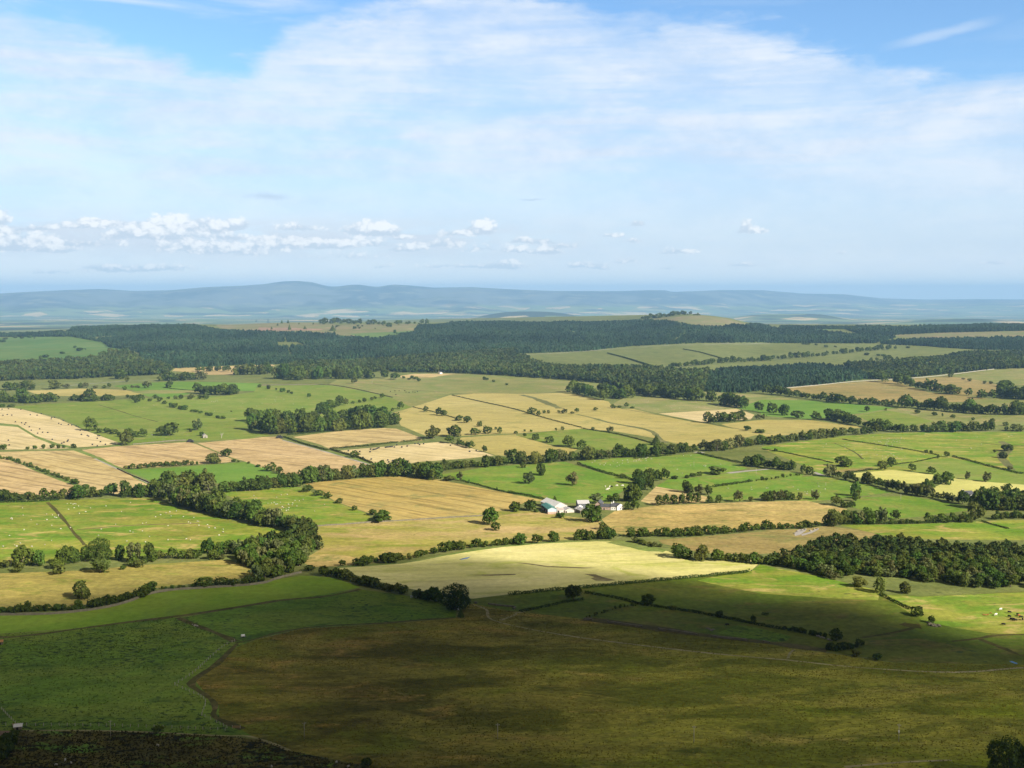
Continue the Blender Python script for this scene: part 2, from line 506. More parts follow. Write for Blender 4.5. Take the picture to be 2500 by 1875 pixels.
# ------------------------------------------------------------------ materials
def new_mat(name):
    m = bpy.data.materials.new(name)
    m.use_nodes = True
    m.node_tree.nodes.clear()
    k = NT(m.node_tree)
    return m, k
def finish(k, color, rough=0.9, bump=None, bdist=0.3, spec=0.05, normal=None):
    b = k.n('ShaderNodeBsdfPrincipled')
    k.put(b.inputs['Base Color'], color if isinstance(color, bpy.types.NodeSocket) else (*color, 1))
    b.inputs['Roughness'].default_value = rough
    b.inputs['Specular IOR Level'].default_value = spec
    if bump is not None:
        bp = k.n('ShaderNodeBump')
        bp.inputs['Strength'].default_value = 1.0
        bp.inputs['Distance'].default_value = bdist
        k.put(bp.inputs['Height'], bump)
        k.put(b.inputs['Normal'], bp.outputs[0])
    o = k.n('ShaderNodeOutputMaterial')
    k.t.links.new(b.outputs[0], o.inputs[0])
def ground_mat(name, a, b, c=None, patch=90.0, amount=1.0, speck=0.25, specks=None, stripe=None, fine=5.0, bump=0.35, blob=None, seed=0.0, stretch=1.0):
    """a, b: the two patch colours; c: a third, rarer colour; specks: (colour, size m, threshold); stripe: (angle deg, width m, strength)"""
    m, k = new_mat(name)
    P = k.n('ShaderNodeNewGeometry').outputs['Position']
    P = k.vm('ADD', P, (seed * 131.0, seed * 77.0, 0))
    P = k.vm('MULTIPLY', P, (1, 1, 0.0))
    Ps = k.vm('MULTIPLY', P, (1.0 / stretch, 1.0, 0.0))
    n1 = k.noise(Ps, 1 / patch, 5, 0.62, 0.5)
    f1 = k.step(n1, 0.5 - 0.17 / amount, 0.5 + 0.17 / amount)
    col = k.mix(f1, a, b)
    if c:
        n2 = k.noise(k.vm('ADD', Ps, (911, 401, 0)), 1 / (patch * 0.55), 5, 0.65, 0.8)
        col = k.mix(k.step(n2, 0.52, 0.68), col, c)
    if stripe:
        th = math.radians(stripe[0])
        u = k.vm('DOT_PRODUCT', P, (math.cos(th), math.sin(th), 0))
        v = k.vm('DOT_PRODUCT', P, (-math.sin(th), math.cos(th), 0))
        ns = k.noise(k.xyz(k.m('MULTIPLY', u, 1 / 160.0), k.m('MULTIPLY', v, .55 / stripe[1]), 0), 1.0, 4, 0.68)
        col = k.mix(k.step(ns, 0.48, 0.62), col, k.mix(1.0, col, (1 - stripe[2],) * 3, 'MULTIPLY'))
    n3 = k.noise(P, 1 / fine, 4, 0.7)
    n6 = k.noise(k.vm('MULTIPLY', P, (.5, 1, 0)), 1 / (fine * 4.5), 5, 0.68, 0.6)
    br = k.m('MULTIPLY', k.lin(n3, 0.25, 0.75, 1 - speck * 1.3, 1 + speck * 1.3), k.lin(n6, 0.28, 0.72, 1 - speck * .9, 1 + speck * .9))
    col = k.mix(1.0, col, k.xyz(br, br, br), 'MULTIPLY')
    n5 = k.noise(k.vm('ADD', P, (55, 99, 0)), 1 / 420.0, 3, 0.5)
    br2 = k.lin(n5, 0.3, 0.7, 0.88, 1.12)
    col = k.mix(1.0, col, k.xyz(br2, br2, k.m('MULTIPLY', br2, br2)), 'MULTIPLY')
    if specks:
        n4 = k.noise(k.vm('MULTIPLY', P, (0.55, 1, 0)), 1 / specks[1], 2, 0.6)
        nm = k.noise(P, 1 / 70.0, 3, 0.6)
        th = k.m('ADD', specks[2], k.m('MULTIPLY', k.m('SUBTRACT', 0.5, nm), 0.5))
        d = k.m('SUBTRACT', n4, th)
        col = k.mix(k.step(d, 0.0, 0.05), col, specks[0])
    finish(k, col, 0.95, n3, bump)
    return m
def plain_mat(name, a, b, size=3.0, rough=0.85, bump=0.1, spec=0.1):
    m, k = new_mat(name)
    P = k.n('ShaderNodeNewGeometry').outputs['Position']
    n = k.noise(P, 1 / size, 5, 0.65)
    finish(k, k.mix(k.step(n, 0.3, 0.7), a, b), rough, n, bump, spec)
    return m
# ------------------------------------------------------------------ ground materials
G = {}
G['pasture'] = ground_mat('pasture_grass', (.135, .200, .027), (.185, .225, .042), (.225, .225, .060), 60, 1.1, .17)
G['far_pasture'] = ground_mat('hill_pasture_grass', (.075, .150, .034), (.110, .165, .042), (.13, .17, .05), 160, .9, .12, seed=4)
G['yellow'] = ground_mat('yellow_green_grass', (.118, .208, .019), (.225, .235, .038), (.36, .29, .092), 30, 1.3, .24, specks=((.11, .12, .03), 5, .70), seed=1, stretch=2.2)
G['bright'] = ground_mat('bright_meadow_grass', (.108, .205, .026), (.135, .222, .034), None, 60, 1.0, .12, seed=2)
G['bright2'] = ground_mat('fresh_pasture_grass', (.108, .205, .022), (.165, .222, .034), (.22, .225, .052), 50, 1.1, .18, seed=3, specks=((.08, .13, .03), 5, .73))
G['olive'] = ground_mat('olive_rough_grass', (.165, .195, .052), (.235, .220, .078), (.27, .225, .10), 90, 1.0, .2, specks=((.10, .115, .04), 7, .70), seed=5)
G['tan'] = ground_mat('stubble', (.500, .385, .180), (.430, .325, .145), (.37, .275, .115), 60, 1.0, .16, stripe=(-38, 4.2, .40), seed=6)
G['tanpale'] = ground_mat('pale_stubble', (.545, .440, .225), (.480, .385, .185), None, 60, 1.0, .12, stripe=(-38, 5.0, .26), seed=7)
G['tanpink'] = ground_mat('reddish_stubble', (.505, .372, .185), (.425, .305, .145), (.36, .26, .115), 50, 1.0, .18, stripe=(-35, 4.4, .42), seed=8)
G['gold'] = ground_mat('golden_grass', (.395, .325, .112), (.340, .290, .095), (.285, .260, .082), 110, 1.0, .16, stripe=(-30, 6.0, .13), seed=9)
G['goldline'] = ground_mat('striped_golden_grass', (.410, .300, .092), (.350, .270, .085), (.27, .235, .075), 60, 1.0, .16, stripe=(-42, 5.5, .36), seed=10)
G['straw'] = ground_mat('pale_hay', (.565, .510, .210), (.480, .450, .150), (.38, .39, .090), 55, 1.0, .13, stripe=(8, 5.0, .14), seed=11, stretch=2.0)
G['straw2'] = ground_mat('mown_hay', (.460, .430, .130), (.390, .385, .105), None, 55, 1.0, .12, seed=12)
G['rough'] = ground_mat('tan_rush_pasture', (.410, .300, .110), (.320, .250, .085), (.20, .20, .055), 30, 1.3, .30, specks=((.15, .13, .05), 5, .70), seed=13, stretch=2.0)
G['rushtan'] = ground_mat('tan_rush_grass', (.350, .285, .085), (.270, .230, .068), (.200, .215, .042), 24, 1.3, .28, specks=((.16, .15, .05), 3.5, .70), seed=41, stretch=2.6)
G['rough2'] = ground_mat('brown_rough_grass', (.290, .215, .080), (.225, .185, .062), (.16, .165, .05), 60, 1.0, .26, specks=((.12, .11, .04), 6, .68), seed=14, stretch=2.2)
G['olivegold'] = ground_mat('mottled_gold_grass', (.260, .240, .050), (.360, .265, .105), (.185, .205, .03), 38, 1.2, .24, specks=((.15, .14, .04), 5, .72), seed=15, stretch=2.4)
def moor_mat():
    m, k = new_mat('moor_grass')
    P = k.vm('MULTIPLY', k.n('ShaderNodeNewGeometry').outputs['Position'], (1, 1, 0))
    sp = k.n('ShaderNodeSeparateXYZ')
    k.put(sp.inputs[0], P)
    Ps = k.vm('MULTIPLY', P, (.42, 1, 0))
    n1 = k.noise(Ps, 1 / 34.0, 6, .62, .6)
    n2 = k.noise(k.vm('ADD', Ps, (311, 97, 0)), 1 / 22.0, 6, .65, .8)
    n3 = k.noise(k.vm('ADD', Ps, (77, 501, 0)), 1 / 48.0, 5, .6, .4)
    east = k.lin(k.m('ADD', sp.outputs[0], k.m('MULTIPLY', k.m('SUBTRACT', n3, .5), 300)), -70, 90, 0, 1)
    east = k.m('MULTIPLY', east, k.lin(sp.outputs[1], 780, 640, 0, 1), clamp=True)
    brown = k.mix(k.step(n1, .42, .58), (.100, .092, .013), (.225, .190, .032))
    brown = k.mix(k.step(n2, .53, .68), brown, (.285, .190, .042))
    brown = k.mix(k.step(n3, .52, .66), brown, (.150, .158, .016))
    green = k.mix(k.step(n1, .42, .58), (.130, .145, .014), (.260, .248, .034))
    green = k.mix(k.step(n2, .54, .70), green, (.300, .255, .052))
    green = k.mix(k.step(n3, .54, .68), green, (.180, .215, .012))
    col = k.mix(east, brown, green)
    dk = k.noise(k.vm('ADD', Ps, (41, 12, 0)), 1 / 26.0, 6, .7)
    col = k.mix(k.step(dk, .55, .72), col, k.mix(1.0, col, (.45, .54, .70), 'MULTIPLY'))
    f1 = k.noise(k.vm('MULTIPLY', P, (.6, 1, 0)), 1 / 2.2, 4, .72)
    f2 = k.noise(k.vm('MULTIPLY', P, (.5, 1, 0)), 1 / 9.0, 5, .7, .5)
    br = k.m('MULTIPLY', k.lin(f1, .28, .72, .55, 1.45), k.lin(f2, .3, .7, .68, 1.32))
    col = k.mix(1.0, col, k.xyz(br, br, br), 'MULTIPLY')
    finish(k, col, .95, f1, .7)
    return m
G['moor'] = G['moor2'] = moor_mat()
G['shade'] = ground_mat('shaded_pasture_grass', (.088, .128, .015), (.122, .140, .022), (.155, .135, .034), 42, 1.2, .28, specks=((.07, .10, .03), 4, .70), seed=18, stretch=2.0)  # darkened grass: part of the cloud shade is in this colour
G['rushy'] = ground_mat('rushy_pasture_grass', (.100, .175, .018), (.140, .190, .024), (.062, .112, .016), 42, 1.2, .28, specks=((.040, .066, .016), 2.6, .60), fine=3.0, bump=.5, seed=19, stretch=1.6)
G['strip'] = ground_mat('lush_pasture_grass', (.145, .240, .022), (.175, .245, .028), None, 60, 1.0, .18, seed=20)
G['heath'] = ground_mat('dark_heath', (.086, .078, .019), (.125, .108, .027), (.120, .230, .032), 26, 1.3, .36, specks=((.022, .025, .010), 4, .58), fine=3.0, bump=.6, seed=21, stretch=2.0)
G['heather'] = ground_mat('upland_heath', (.200, .170, .085), (.150, .170, .060), (.26, .19, .12), 120, 1.0, .18, seed=22)
G['felled'] = ground_mat('felled_ground', (.300, .190, .130), (.230, .160, .110), None, 50, 1.0, .3, seed=23)
G['verge'] = ground_mat('verge_grass', (.120, .175, .035), (.170, .200, .055), None, 30, 1.0, .25, seed=24)
G['ditch'] = ground_mat('ditch_rushes', (.062, .062, .016), (.092, .080, .024), (.12, .095, .035), 14, 1.0, .35, seed=25)
G['reeds'] = ground_mat('gully_rushes', (.110, .125, .042), (.160, .150, .060), None, 18, 1.0, .35, seed=26)
G['bracken'] = ground_mat('dead_bracken', (.105, .090, .036), (.085, .076, .028), None, 14, 1.0, .35, seed=27)
G['track'] = ground_mat('worn_track', (.330, .285, .150), (.240, .215, .100), None, 12, 1.0, .25, seed=28)
G['road'] = ground_mat('lane_surface', (.330, .300, .270), (.280, .260, .230), None, 14, 1.0, .12, seed=29)
G['peat'] = ground_mat('bare_peat', (.150, .125, .060), (.210, .180, .080), None, 12, 1.0, .3, seed=30)
G['soil'] = ground_mat('bare_soil', (.200, .130, .085), (.150, .100, .065), None, 12, 1.0, .25, seed=31)
G['base'] = ground_mat('field_margin_grass', (.125, .150, .040), (.165, .175, .055), (.10, .125, .035), 50, 1.0, .25, specks=((.08, .095, .03), 5, .66), seed=32)
G['woodfloor'] = ground_mat('wood_floor', (.040, .055, .020), (.060, .070, .026), None, 20, 1.0, .3, seed=33)
m, k = new_mat('still_water')
b_ = k.n('ShaderNodeBsdfPrincipled')
b_.inputs['Base Color'].default_value = (.03, .045, .06, 1)
b_.inputs['Roughness'].default_value = .06
k.t.links.new(b_.outputs[0], k.n('ShaderNodeOutputMaterial').inputs[0])
G['water'] = m

# ------------------------------------------------------------------ fields: (name, material, label, outline); later ones lie over earlier ones
FIELDS = [
 ('hill_pasture', 'far_pasture', 'green hillside pasture beside the dark conifer forest', 'A0,610 A60,602 A560,565 A600,592 A860,640 A930,682 A1120,702 A900,740 A700,775 A550,805 A230,830 A0,855'),
 ('heath', 'heather', 'pale heath clearing with scattered pines on the forest ridge', 'A1820,500 A1950,490 A2150,480 B0,475 B300,472 B690,490 B690,575 B400,560 B0,560 A2150,555 A1950,540 A1880,530'),
 ('felled_ground', 'felled', 'pinkish strip of felled forest on the heath clearing', 'A2180,530 B40,515 B300,520 B580,528 B580,540 B0,545 A2160,545'),
 ('upland_pasture', 'heather', 'tan upland pasture between two blocks of dark forest', 'B690,515 B750,492 B1250,488 B1650,492 B1380,520 B1350,560 B1100,610 B900,600 B690,580'),
 ('bracken_slope', 'far_pasture', 'dark green bracken slope below the upland pasture', 'B800,570 B1340,545 B1330,570 B1100,620 B900,600'),
 ('bare_hill', 'heather', 'bare grassy hilltop rising above the conifer forest', 'C900,480 C1150,455 C1350,430 C1620,415 C1850,440 C1950,470 C2100,498 C2000,510 C1800,510 C1600,495 C1450,470 C1300,455'),
 ('clearing', 'far_pasture', 'green clearing in the distant forest', 'D380,525 D680,505 D640,535 D450,545'),
 ('clearing', 'far_pasture', 'narrow green clearing among the far right plantations', 'D800,515 D900,510 D1020,530 D950,545 D830,545'),
 ('heath', 'heather', 'long brown heath strip between the far plantations', 'D1090,582 D1500,560 D2212,522 D2212,585 D1700,600 D1250,608'),
 ('rough_pasture', 'base', 'mixed rough ground at the foot of the forest', 'A0,985 A300,960 A600,955 A1000,920 A1300,910 A1500,870 B0,840 B200,950 B700,945 B1200,900 B1600,900 B1220,935 B900,990 B600,1000 B0,990 A1500,985 A950,1010 A560,1040 A0,1080'),
 ('hay_field', 'tan', 'small tan hay field before the left forest edge', 'A1480,860 A2000,840 B150,825 B180,840 A1970,890 A1700,900 A1450,885'),
 ('stubble_field', 'tanpink', 'pink stubble strip beside a copse below the forest', 'A1720,900 A1970,885 A1970,915 A1700,915'),
 ('hay_field', 'gold', 'straw coloured slope above the bushy bank at left', 'A230,1050 A700,1032 A1040,1042 A1240,1080 A1000,1092 A600,1095 A330,1092'),
 ('meadow', 'bright', 'bright green meadow around the round copse', 'A950,1010 A1200,985 A1500,972 A1900,980 A2212,990 B50,1000 B30,1045 A2212,1050 A1650,1060 A1500,1105 A1250,1100 A1120,1045'),
 ('rough_pasture', 'olive', 'olive strip across the bright meadow', 'A1100,1060 A1250,1045 A1620,1045 A1700,1060 A1500,1072 A1200,1078'),
 ('olive_pasture', 'olive', 'wide olive pasture below the central wood', 'B700,960 B900,960 B1200,930 B1600,905 B2212,915 C0,925 C400,950 C810,990 C700,1050 C500,1062 C60,1072 B2212,1074 B1660,1072 B1330,1195 B1160,1110 B1000,1065 B620,1000'),
 ('stubble_field', 'tan', 'thin tan field along the central wood edge', 'B1225,925 B1350,908 B1700,905 B1500,938 B1250,942'),
 ('sheep_pasture', 'pasture', 'large green sheep pasture above the bale field', 'A60,1185 A600,1150 A1300,1110 A1900,1095 B0,1062 B30,1010 B620,1000 B1000,1065 B1160,1110 B1330,1190 B1150,1235 B1000,1262 B600,1265 B0,1262 A2080,1270 A2090,1370 B130,1430 B0,1445 A2212,1455 A1700,1470 A1450,1475 A1120,1505 A1020,1495 A700,1370 A500,1270 A190,1205'),
 ('stubble_field', 'tanpale', 'pale stubble field dotted with black bales', 'A0,1195 A100,1195 A200,1210 A500,1290 A700,1380 A1020,1495 A900,1512 A650,1528 A480,1495 A300,1430 A150,1340 A0,1272'),
 ('stubble_field', 'tanpale', 'stubble field left of the bale field along its grassy baulk', 'A0,1290 A150,1355 A300,1445 A460,1508 A600,1535 A400,1545 A0,1552'),
 ('stubble_field', 'tan', 'long stubble field running down to a dark round tree', 'E30,150 E300,142 E630,138 E900,240 E1250,410 E1280,425 E1000,505 E860,495 E650,420 E330,290 E0,158'),
 ('stubble_field', 'tanpink', 'reddish stubble field beside a row of small hedge bushes', 'E0,195 E150,245 E300,312 E500,390 E650,438 E720,475 E560,510 E400,520 E100,520 E0,480'),
 ('stubble_field', 'tanpink', 'reddish stubble field above the hawthorn row', 'E690,132 E1000,102 E1580,66 E1650,82 E1960,210 E1950,235 E1400,272 E1030,292 E985,290 E800,195'),
 ('meadow', 'bright', 'vivid green meadow wedged between stubble fields', 'E1040,300 E1400,285 E2000,240 E2080,235 E2212,275 F180,332 F260,352 F100,390 E2212,400 E1700,420 E1380,425 E1290,415'),
 ('stubble_field', 'tanpink', 'broad stubble field with plough lines at the centre left', 'E1665,75 E2212,28 F0,25 F190,22 F250,52 F600,150 F960,255 F880,300 F600,320 F250,340 F160,292 F60,272 E2212,285 E2100,240 E1950,195'),
 ('stubble_field', 'tan', 'stubble field below the long dark copse', 'B330,1440 B720,1390 B1100,1365 B1200,1370 B1420,1450 B1420,1472 B1000,1492 B640,1542 B560,1505'),
 ('stubble_field', 'tanpale', 'pale stubble field with a line of black bales', 'F690,142 F900,122 F1200,97 F1560,66 F1750,90 F2025,180 F1800,205 F1400,232 F1250,262 F1000,245 F880,182 F780,160'),
 ('grass_baulk', 'verge', 'green baulk through the bale field', 'A0,1268 A150,1338 A300,1428 A480,1493 A640,1528 A620,1542 A460,1510 A300,1447 A150,1357 A0,1292'),
 ('golden_slope', 'gold', 'broad golden slope below the central wood', 'B1180,1235 B1330,1192 B1650,1088 B1900,1068 B2212,1076 C300,1072 C520,1067 C850,1142 C880,1182 C960,1202 C1060,1203 C1250,1252 C1500,1302 C1700,1333 C1900,1372 C2180,1410 C1950,1455 C1620,1510 C1500,1515 C1240,1450 C900,1392 C620,1372 C60,1412 C0,1412 B2100,1412 B1750,1432 B1450,1432 B1240,1345'),
 ('golden_field', 'gold', 'golden field below the oaks on the slope', 'B1750,1445 B2212,1417 C70,1427 C400,1522 C590,1542 C500,1600 C0,1610 B2212,1610 B2030,1590 B1850,1535 B1720,1465'),
 ('pasture', 'pasture', 'green pasture with four round field oaks', 'C70,1427 C400,1387 C620,1372 C900,1412 C1250,1502 C1240,1545 C1100,1540 C900,1550 C600,1545 C400,1510 C220,1465'),
 ('olive_pasture', 'olive', 'olive pasture under the edge of the central wood', 'C870,1172 C1000,1095 C1640,1132 C1930,1202 C1250,1237 C1050,1197'),
 ('stubble_field', 'tanpale', 'wedge of tan stubble below the olive pasture', 'C1270,1242 C1930,1202 C2080,1252 C2050,1292 C1700,1312 C1640,1314'),
 ('olive_pasture', 'olive', 'olive bank above the bright green field', 'C1650,1060 C2000,1078 D0,1085 D300,1122 D300,1135 D0,1140 C1930,1195 C1800,1150'),
 ('meadow', 'bright', 'bright green field behind a row of round trees', 'C1930,1197 C2100,1140 D0,1125 D300,1130 D600,1142 D900,1175 D1140,1192 D900,1232 D700,1255 D560,1275 D400,1292 D0,1262 C2130,1235'),
 ('hay_field', 'gold', 'tan field below the row of round trees', 'C1800,1332 C2100,1300 D0,1295 D420,1300 D860,1358 D550,1390 D200,1425 D0,1440 C2050,1405 C1900,1370'),
 ('brown_pasture', 'rough2', 'brown rough pasture below the walled plantation', 'D50,1045 D500,1002 D950,965 D1110,960 D1180,992 D1400,1062 D1700,1092 D1900,1112 D1700,1145 D1200,1150 D800,1130 D600,1100 D300,1065'),
 ('brown_pasture', 'rough2', 'brown rough field right of the tree line', 'D1150,985 D1260,948 D1560,928 D1800,950 D2000,1002 D2060,1032 D1900,1092 D1700,1090 D1600,1070 D1400,1030'),
 ('olive_pasture', 'olive', 'olive hill field beyond the long plantation', 'D1600,922 D1960,870 D2212,835 D2212,1030 D2020,992 D1780,955'),
 ('rough_pasture', 'olive', 'rough ground with gorse beside the far right trees', 'D1700,1142 D1900,1112 D2212,1130 D2212,1235 D1950,1220 D1800,1180'),
 ('rough_pasture', 'olive', 'olive pasture with thorn trees below the tree line', 'D1140,1195 D1800,1235 D2212,1262 D2212,1395 D1900,1345 D1250,1360 D900,1325 D700,1262'),
 ('pasture', 'pasture', 'green hollow in front of the long hedgerow', 'D800,1262 D1050,1215 D1250,1250 D1450,1310 D1200,1352 D950,1330'),
 ('sheep_pasture', 'yellow', 'wide sheep pasture crossed by dark field walls', 'D0,1520 D400,1470 D700,1432 D1100,1407 D1300,1402 D2212,1395 H2212,450 H1750,420 H1300,315 H700,310 H500,338 H450,312 H300,242 H0,122'),
 ('pasture', 'pasture', 'green pasture below the thick field wall', 'H1120,265 H1290,240 H1600,200 H1900,280 H2212,345 H2212,460 H1900,412 H1650,372 H1400,335 H1280,300'),
 ('pasture', 'bright2', 'green sheep field right of the reedy gully', 'H2080,190 H2212,150 H2212,330 H2120,290'),
 ('hay_field', 'straw2', 'pale mown field behind the long hedgerow', 'H680,335 H1100,302 H1450,342 H1420,415 H1180,415 H900,380'),
 ('hay_field', 'straw2', 'pale mown field beside the wooded farmstead', 'H1440,455 H1620,372 H1900,402 H2212,472 H2212,520 H1770,530 H1460,520'),
 ('rough_pasture', 'rough2', 'brown rushy patch at the head of the pale mown field', 'H540,312 H940,277 H930,302 H720,322'),
 ('pasture', 'bright2', 'green field above the long stone lane', 'G590,225 G700,215 G1070,195 G1580,168 G1640,165 G1960,262 G2020,290 G1850,325 G1700,345 G1350,378 G1080,395 G950,372 G700,292'),
 ('meadow', 'bright2', 'green field below the pale lane', 'G1250,440 G1350,382 G1700,352 G1860,330 G2212,298 H0,298 H370,335 H330,360 H0,392 G2212,392 G1720,452 G1450,472'),
 ('meadow', 'bright2', 'green field right of the farm trees', 'G1720,455 G2000,412 G2212,395 H0,392 H350,358 H500,350 H900,430 H1100,490 H700,540 H400,570 H0,530 G1900,570 G1700,540'),
 ('pasture', 'bright2', 'green pasture behind the farm with three field trees', 'F1550,345 F2000,272 F2212,262 G0,262 G480,232 G600,272 G950,372 G1070,402 G1000,455 G850,570 G650,585 G400,575 G0,492 F2212,505 F1760,392'),
 ('stubble_field', 'tan', 'small tan field behind the farm trees', 'G1120,565 G1250,442 G1480,482 G1700,532 G1650,580 G1240,595'),
 ('rough_pasture', 'rough', 'tan rough field right of the farm', 'G790,720 G900,650 G1250,602 G1900,577 G2212,567 H0,570 H380,562 H720,632 H600,745 H300,790 G2212,790 G1900,815 G1500,830 G1000,850 G900,830'),
 ('rough_pasture', 'rough2', 'brown rough field above the dense wood', 'G1270,892 G2212,817 H0,810 H300,802 H560,772 H960,832 H1000,890 H400,980 H0,1010 G2212,1010 G1750,1010 G1600,990 G1300,922'),
 ('pasture', 'yellow', 'yellow-green pasture behind the dense wood', 'H660,765 H1200,762 H1900,732 H2212,702 H2212,900 H1700,890 H1250,880 H1000,850'),
 ('meadow', 'bright2', 'green field below the long hedgerow at right', 'H700,600 H850,532 H1250,522 H1700,602 H1750,642 H1350,695 H1100,715 H1000,680'),
 ('hay_field', 'goldline', 'golden hay field with mowing lines left of the farm', 'F420,412 F1200,352 F1560,382 F2212,512 G0,500 G370,570 G180,560 G0,640 F1950,660 F1500,722 F1170,725 F960,662 F700,572'),
 ('sheep_pasture', 'yellow', 'yellow-green sheep pasture left of the golden hay field', 'E1880,500 E1950,485 E2212,470 F0,470 F290,440 F400,450 F700,577 F960,672 F1010,742 F510,778 F420,725 F250,740 F0,650 E2100,600'),
 ('rough_pasture', 'olivegold', 'mottled gold and green field below the hay field', 'F510,778 F1000,745 F1180,727 F1950,662 G0,642 G220,652 G780,730 G860,800 G820,870 G0,925 F2212,920 F1850,950 F1600,985 F1300,1050 F900,1100 F500,1120 F400,1070 F560,970'),
 ('rough_pasture', 'rough', 'tan knoll beside the broad tree belt', 'F400,1042 F600,1010 F800,1025 F900,1060 F700,1115 F500,1120 F410,1085'),
 ('hay_field', 'straw', 'pale hay field half in cloud shadow', 'F680,1132 F1000,1110 F1300,1082 F1700,1002 F2212,932 G700,902 G880,902 G1350,987 G1500,1062 G2050,1067 G2110,1100 G2050,1152 G1500,1212 G800,1272 G0,1352 F1850,1387 F1700,1380 F1300,1300 F1000,1232'),
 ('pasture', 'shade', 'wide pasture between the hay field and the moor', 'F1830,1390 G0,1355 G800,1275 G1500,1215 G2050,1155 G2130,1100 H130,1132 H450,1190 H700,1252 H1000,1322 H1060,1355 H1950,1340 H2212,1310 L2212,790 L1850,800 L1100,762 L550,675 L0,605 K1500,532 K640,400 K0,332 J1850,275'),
 ('meadow', 'rushy', 'small bright green plot beside the bracken strip', 'K1760,520 K1950,450 L0,485 L250,550 L200,590 L0,600 K2000,560'),
 ('rough_pasture', 'yellow', 'sunlit slope below the dense wood', 'G1700,1210 G2050,1156 G2130,1100 H130,1132 H450,1192 H700,1252 H1000,1322 H980,1400 H600,1385 H0,1345 G1850,1290 G1600,1235'),  # brighter grass colour laid along the sunlit band, light painted in
 ('sheep_pasture', 'yellow', 'sunlit yellow-green pasture with the cattle herd', 'H960,1345 H1060,1358 H1350,1370 H1950,1345 H2212,1310 L2212,560 L1900,520 L1600,470 L1350,410 L1150,290 L1000,190'),  # brighter grass colour paints in the sunlight beyond the shadow edge
 ('rough_pasture', 'base', 'rushy ground along the foot of the dense wood', 'H720,1215 H1100,1222 H1900,1292 H2000,1340 H1350,1367 H1050,1340 H900,1270'),
 ('sheep_pasture', 'yellow', 'large yellow-green sheep pasture with a reedy ditch', 'E0,577 E500,557 E1250,537 E1600,640 E2212,790 F200,780 F290,870 F0,940 E2200,930 E1700,1010 E1400,1010 E1000,1060 E700,1070 E0,1120'),
 ('rough_pasture', 'base', 'rough green bank below the row of stream trees', 'E0,1110 E800,1080 E1500,1035 E1930,1030 E2000,1080 E1300,1110 E700,1160 E0,1210'),
 ('rough_pasture', 'rushtan', 'tan rush field between the trees and the stream', 'E0,1195 E700,1150 E1300,1095 E1900,1060 E2100,1110 E2150,1205 E1800,1240 E1300,1300 E1000,1385 E600,1460 E0,1500'),
 ('pasture', 'strip', 'smooth green strip below the stream wall', 'E0,1540 E600,1492 E900,1452 E1200,1365 E1500,1312 E2212,1262 F50,1252 F400,1192 F500,1197 F680,1212 F900,1292 F600,1352 F0,1432 E1500,1547 E600,1642 I0,565'),
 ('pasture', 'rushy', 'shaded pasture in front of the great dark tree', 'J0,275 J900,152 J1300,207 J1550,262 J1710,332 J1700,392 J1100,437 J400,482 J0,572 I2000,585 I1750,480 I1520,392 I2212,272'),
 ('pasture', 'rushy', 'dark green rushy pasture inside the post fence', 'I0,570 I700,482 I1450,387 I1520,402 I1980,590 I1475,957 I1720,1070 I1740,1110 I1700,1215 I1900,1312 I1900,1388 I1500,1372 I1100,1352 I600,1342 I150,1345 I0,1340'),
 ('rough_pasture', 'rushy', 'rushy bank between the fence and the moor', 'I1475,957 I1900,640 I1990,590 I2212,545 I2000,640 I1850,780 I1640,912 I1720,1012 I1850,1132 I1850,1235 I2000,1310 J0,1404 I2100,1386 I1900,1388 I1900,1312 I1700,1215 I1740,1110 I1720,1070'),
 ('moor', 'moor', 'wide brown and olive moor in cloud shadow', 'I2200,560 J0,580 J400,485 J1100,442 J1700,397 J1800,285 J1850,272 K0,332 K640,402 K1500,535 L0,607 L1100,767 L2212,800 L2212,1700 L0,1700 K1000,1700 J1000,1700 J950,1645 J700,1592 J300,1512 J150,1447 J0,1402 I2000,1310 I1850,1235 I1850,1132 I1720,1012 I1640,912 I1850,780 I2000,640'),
 ('rough_heath', 'heath', 'dark heath with green patches below the lane', 'I150,1345 I600,1342 I1100,1352 I1500,1372 I1900,1390 I2212,1422 J0,1407 J150,1450 J300,1515 J700,1595 J950,1648 J1000,1700 I0,1700 I60,1560'),
 ('bare_soil', 'soil', 'bare brown gateway soil beside the hedge', 'I0,1340 I95,1345 I40,1470 I0,1500'),
 ('peat_scar', 'peat', 'dark wet peat scar in the pale hay field', 'G640,1178 G740,1182 G800,1205 G910,1232 G830,1240 G740,1236 G700,1218 G730,1205'),
 ('peat_scar', 'peat', 'thin dark wet line across the pale hay field', 'G40,1080 G180,1090 G330,1112 G560,1120 G760,1128 G640,1134 G330,1122 G170,1098'),
 ('peat_scar', 'peat', 'faint dark streak on the left of the hay field', 'F1780,1188 F2080,1180 F2212,1178 G100,1172 G180,1160 G60,1180 F2212,1188 F2000,1195'),
 ('rock_slab', 'road', 'pale bare rock patch beside the stream scrub', 'H275,835 H310,805 H380,795 H370,815 H320,850 H280,858'),
 ('rock_slab', 'road', 'second pale rock patch left of the dense wood', 'H385,830 H470,795 H480,805 H420,835 H340,858 H330,845'),
 ('puddle', 'water', 'thin sky-blue puddle in the hay field', 'F1730,1056 F1790,1040 F1830,1032 F1800,1052 F1750,1060'),
 ('pool', 'water', 'small blue stream pool beside the fence', 'I1852,772 I1868,755 I1884,752 I1874,768 I1858,780'),
 ('pool', 'water', 'short blue ditch pool at the edge of the moor', 'L2085,757 L2110,755 L2160,775 L2150,782 L2110,770'),
]
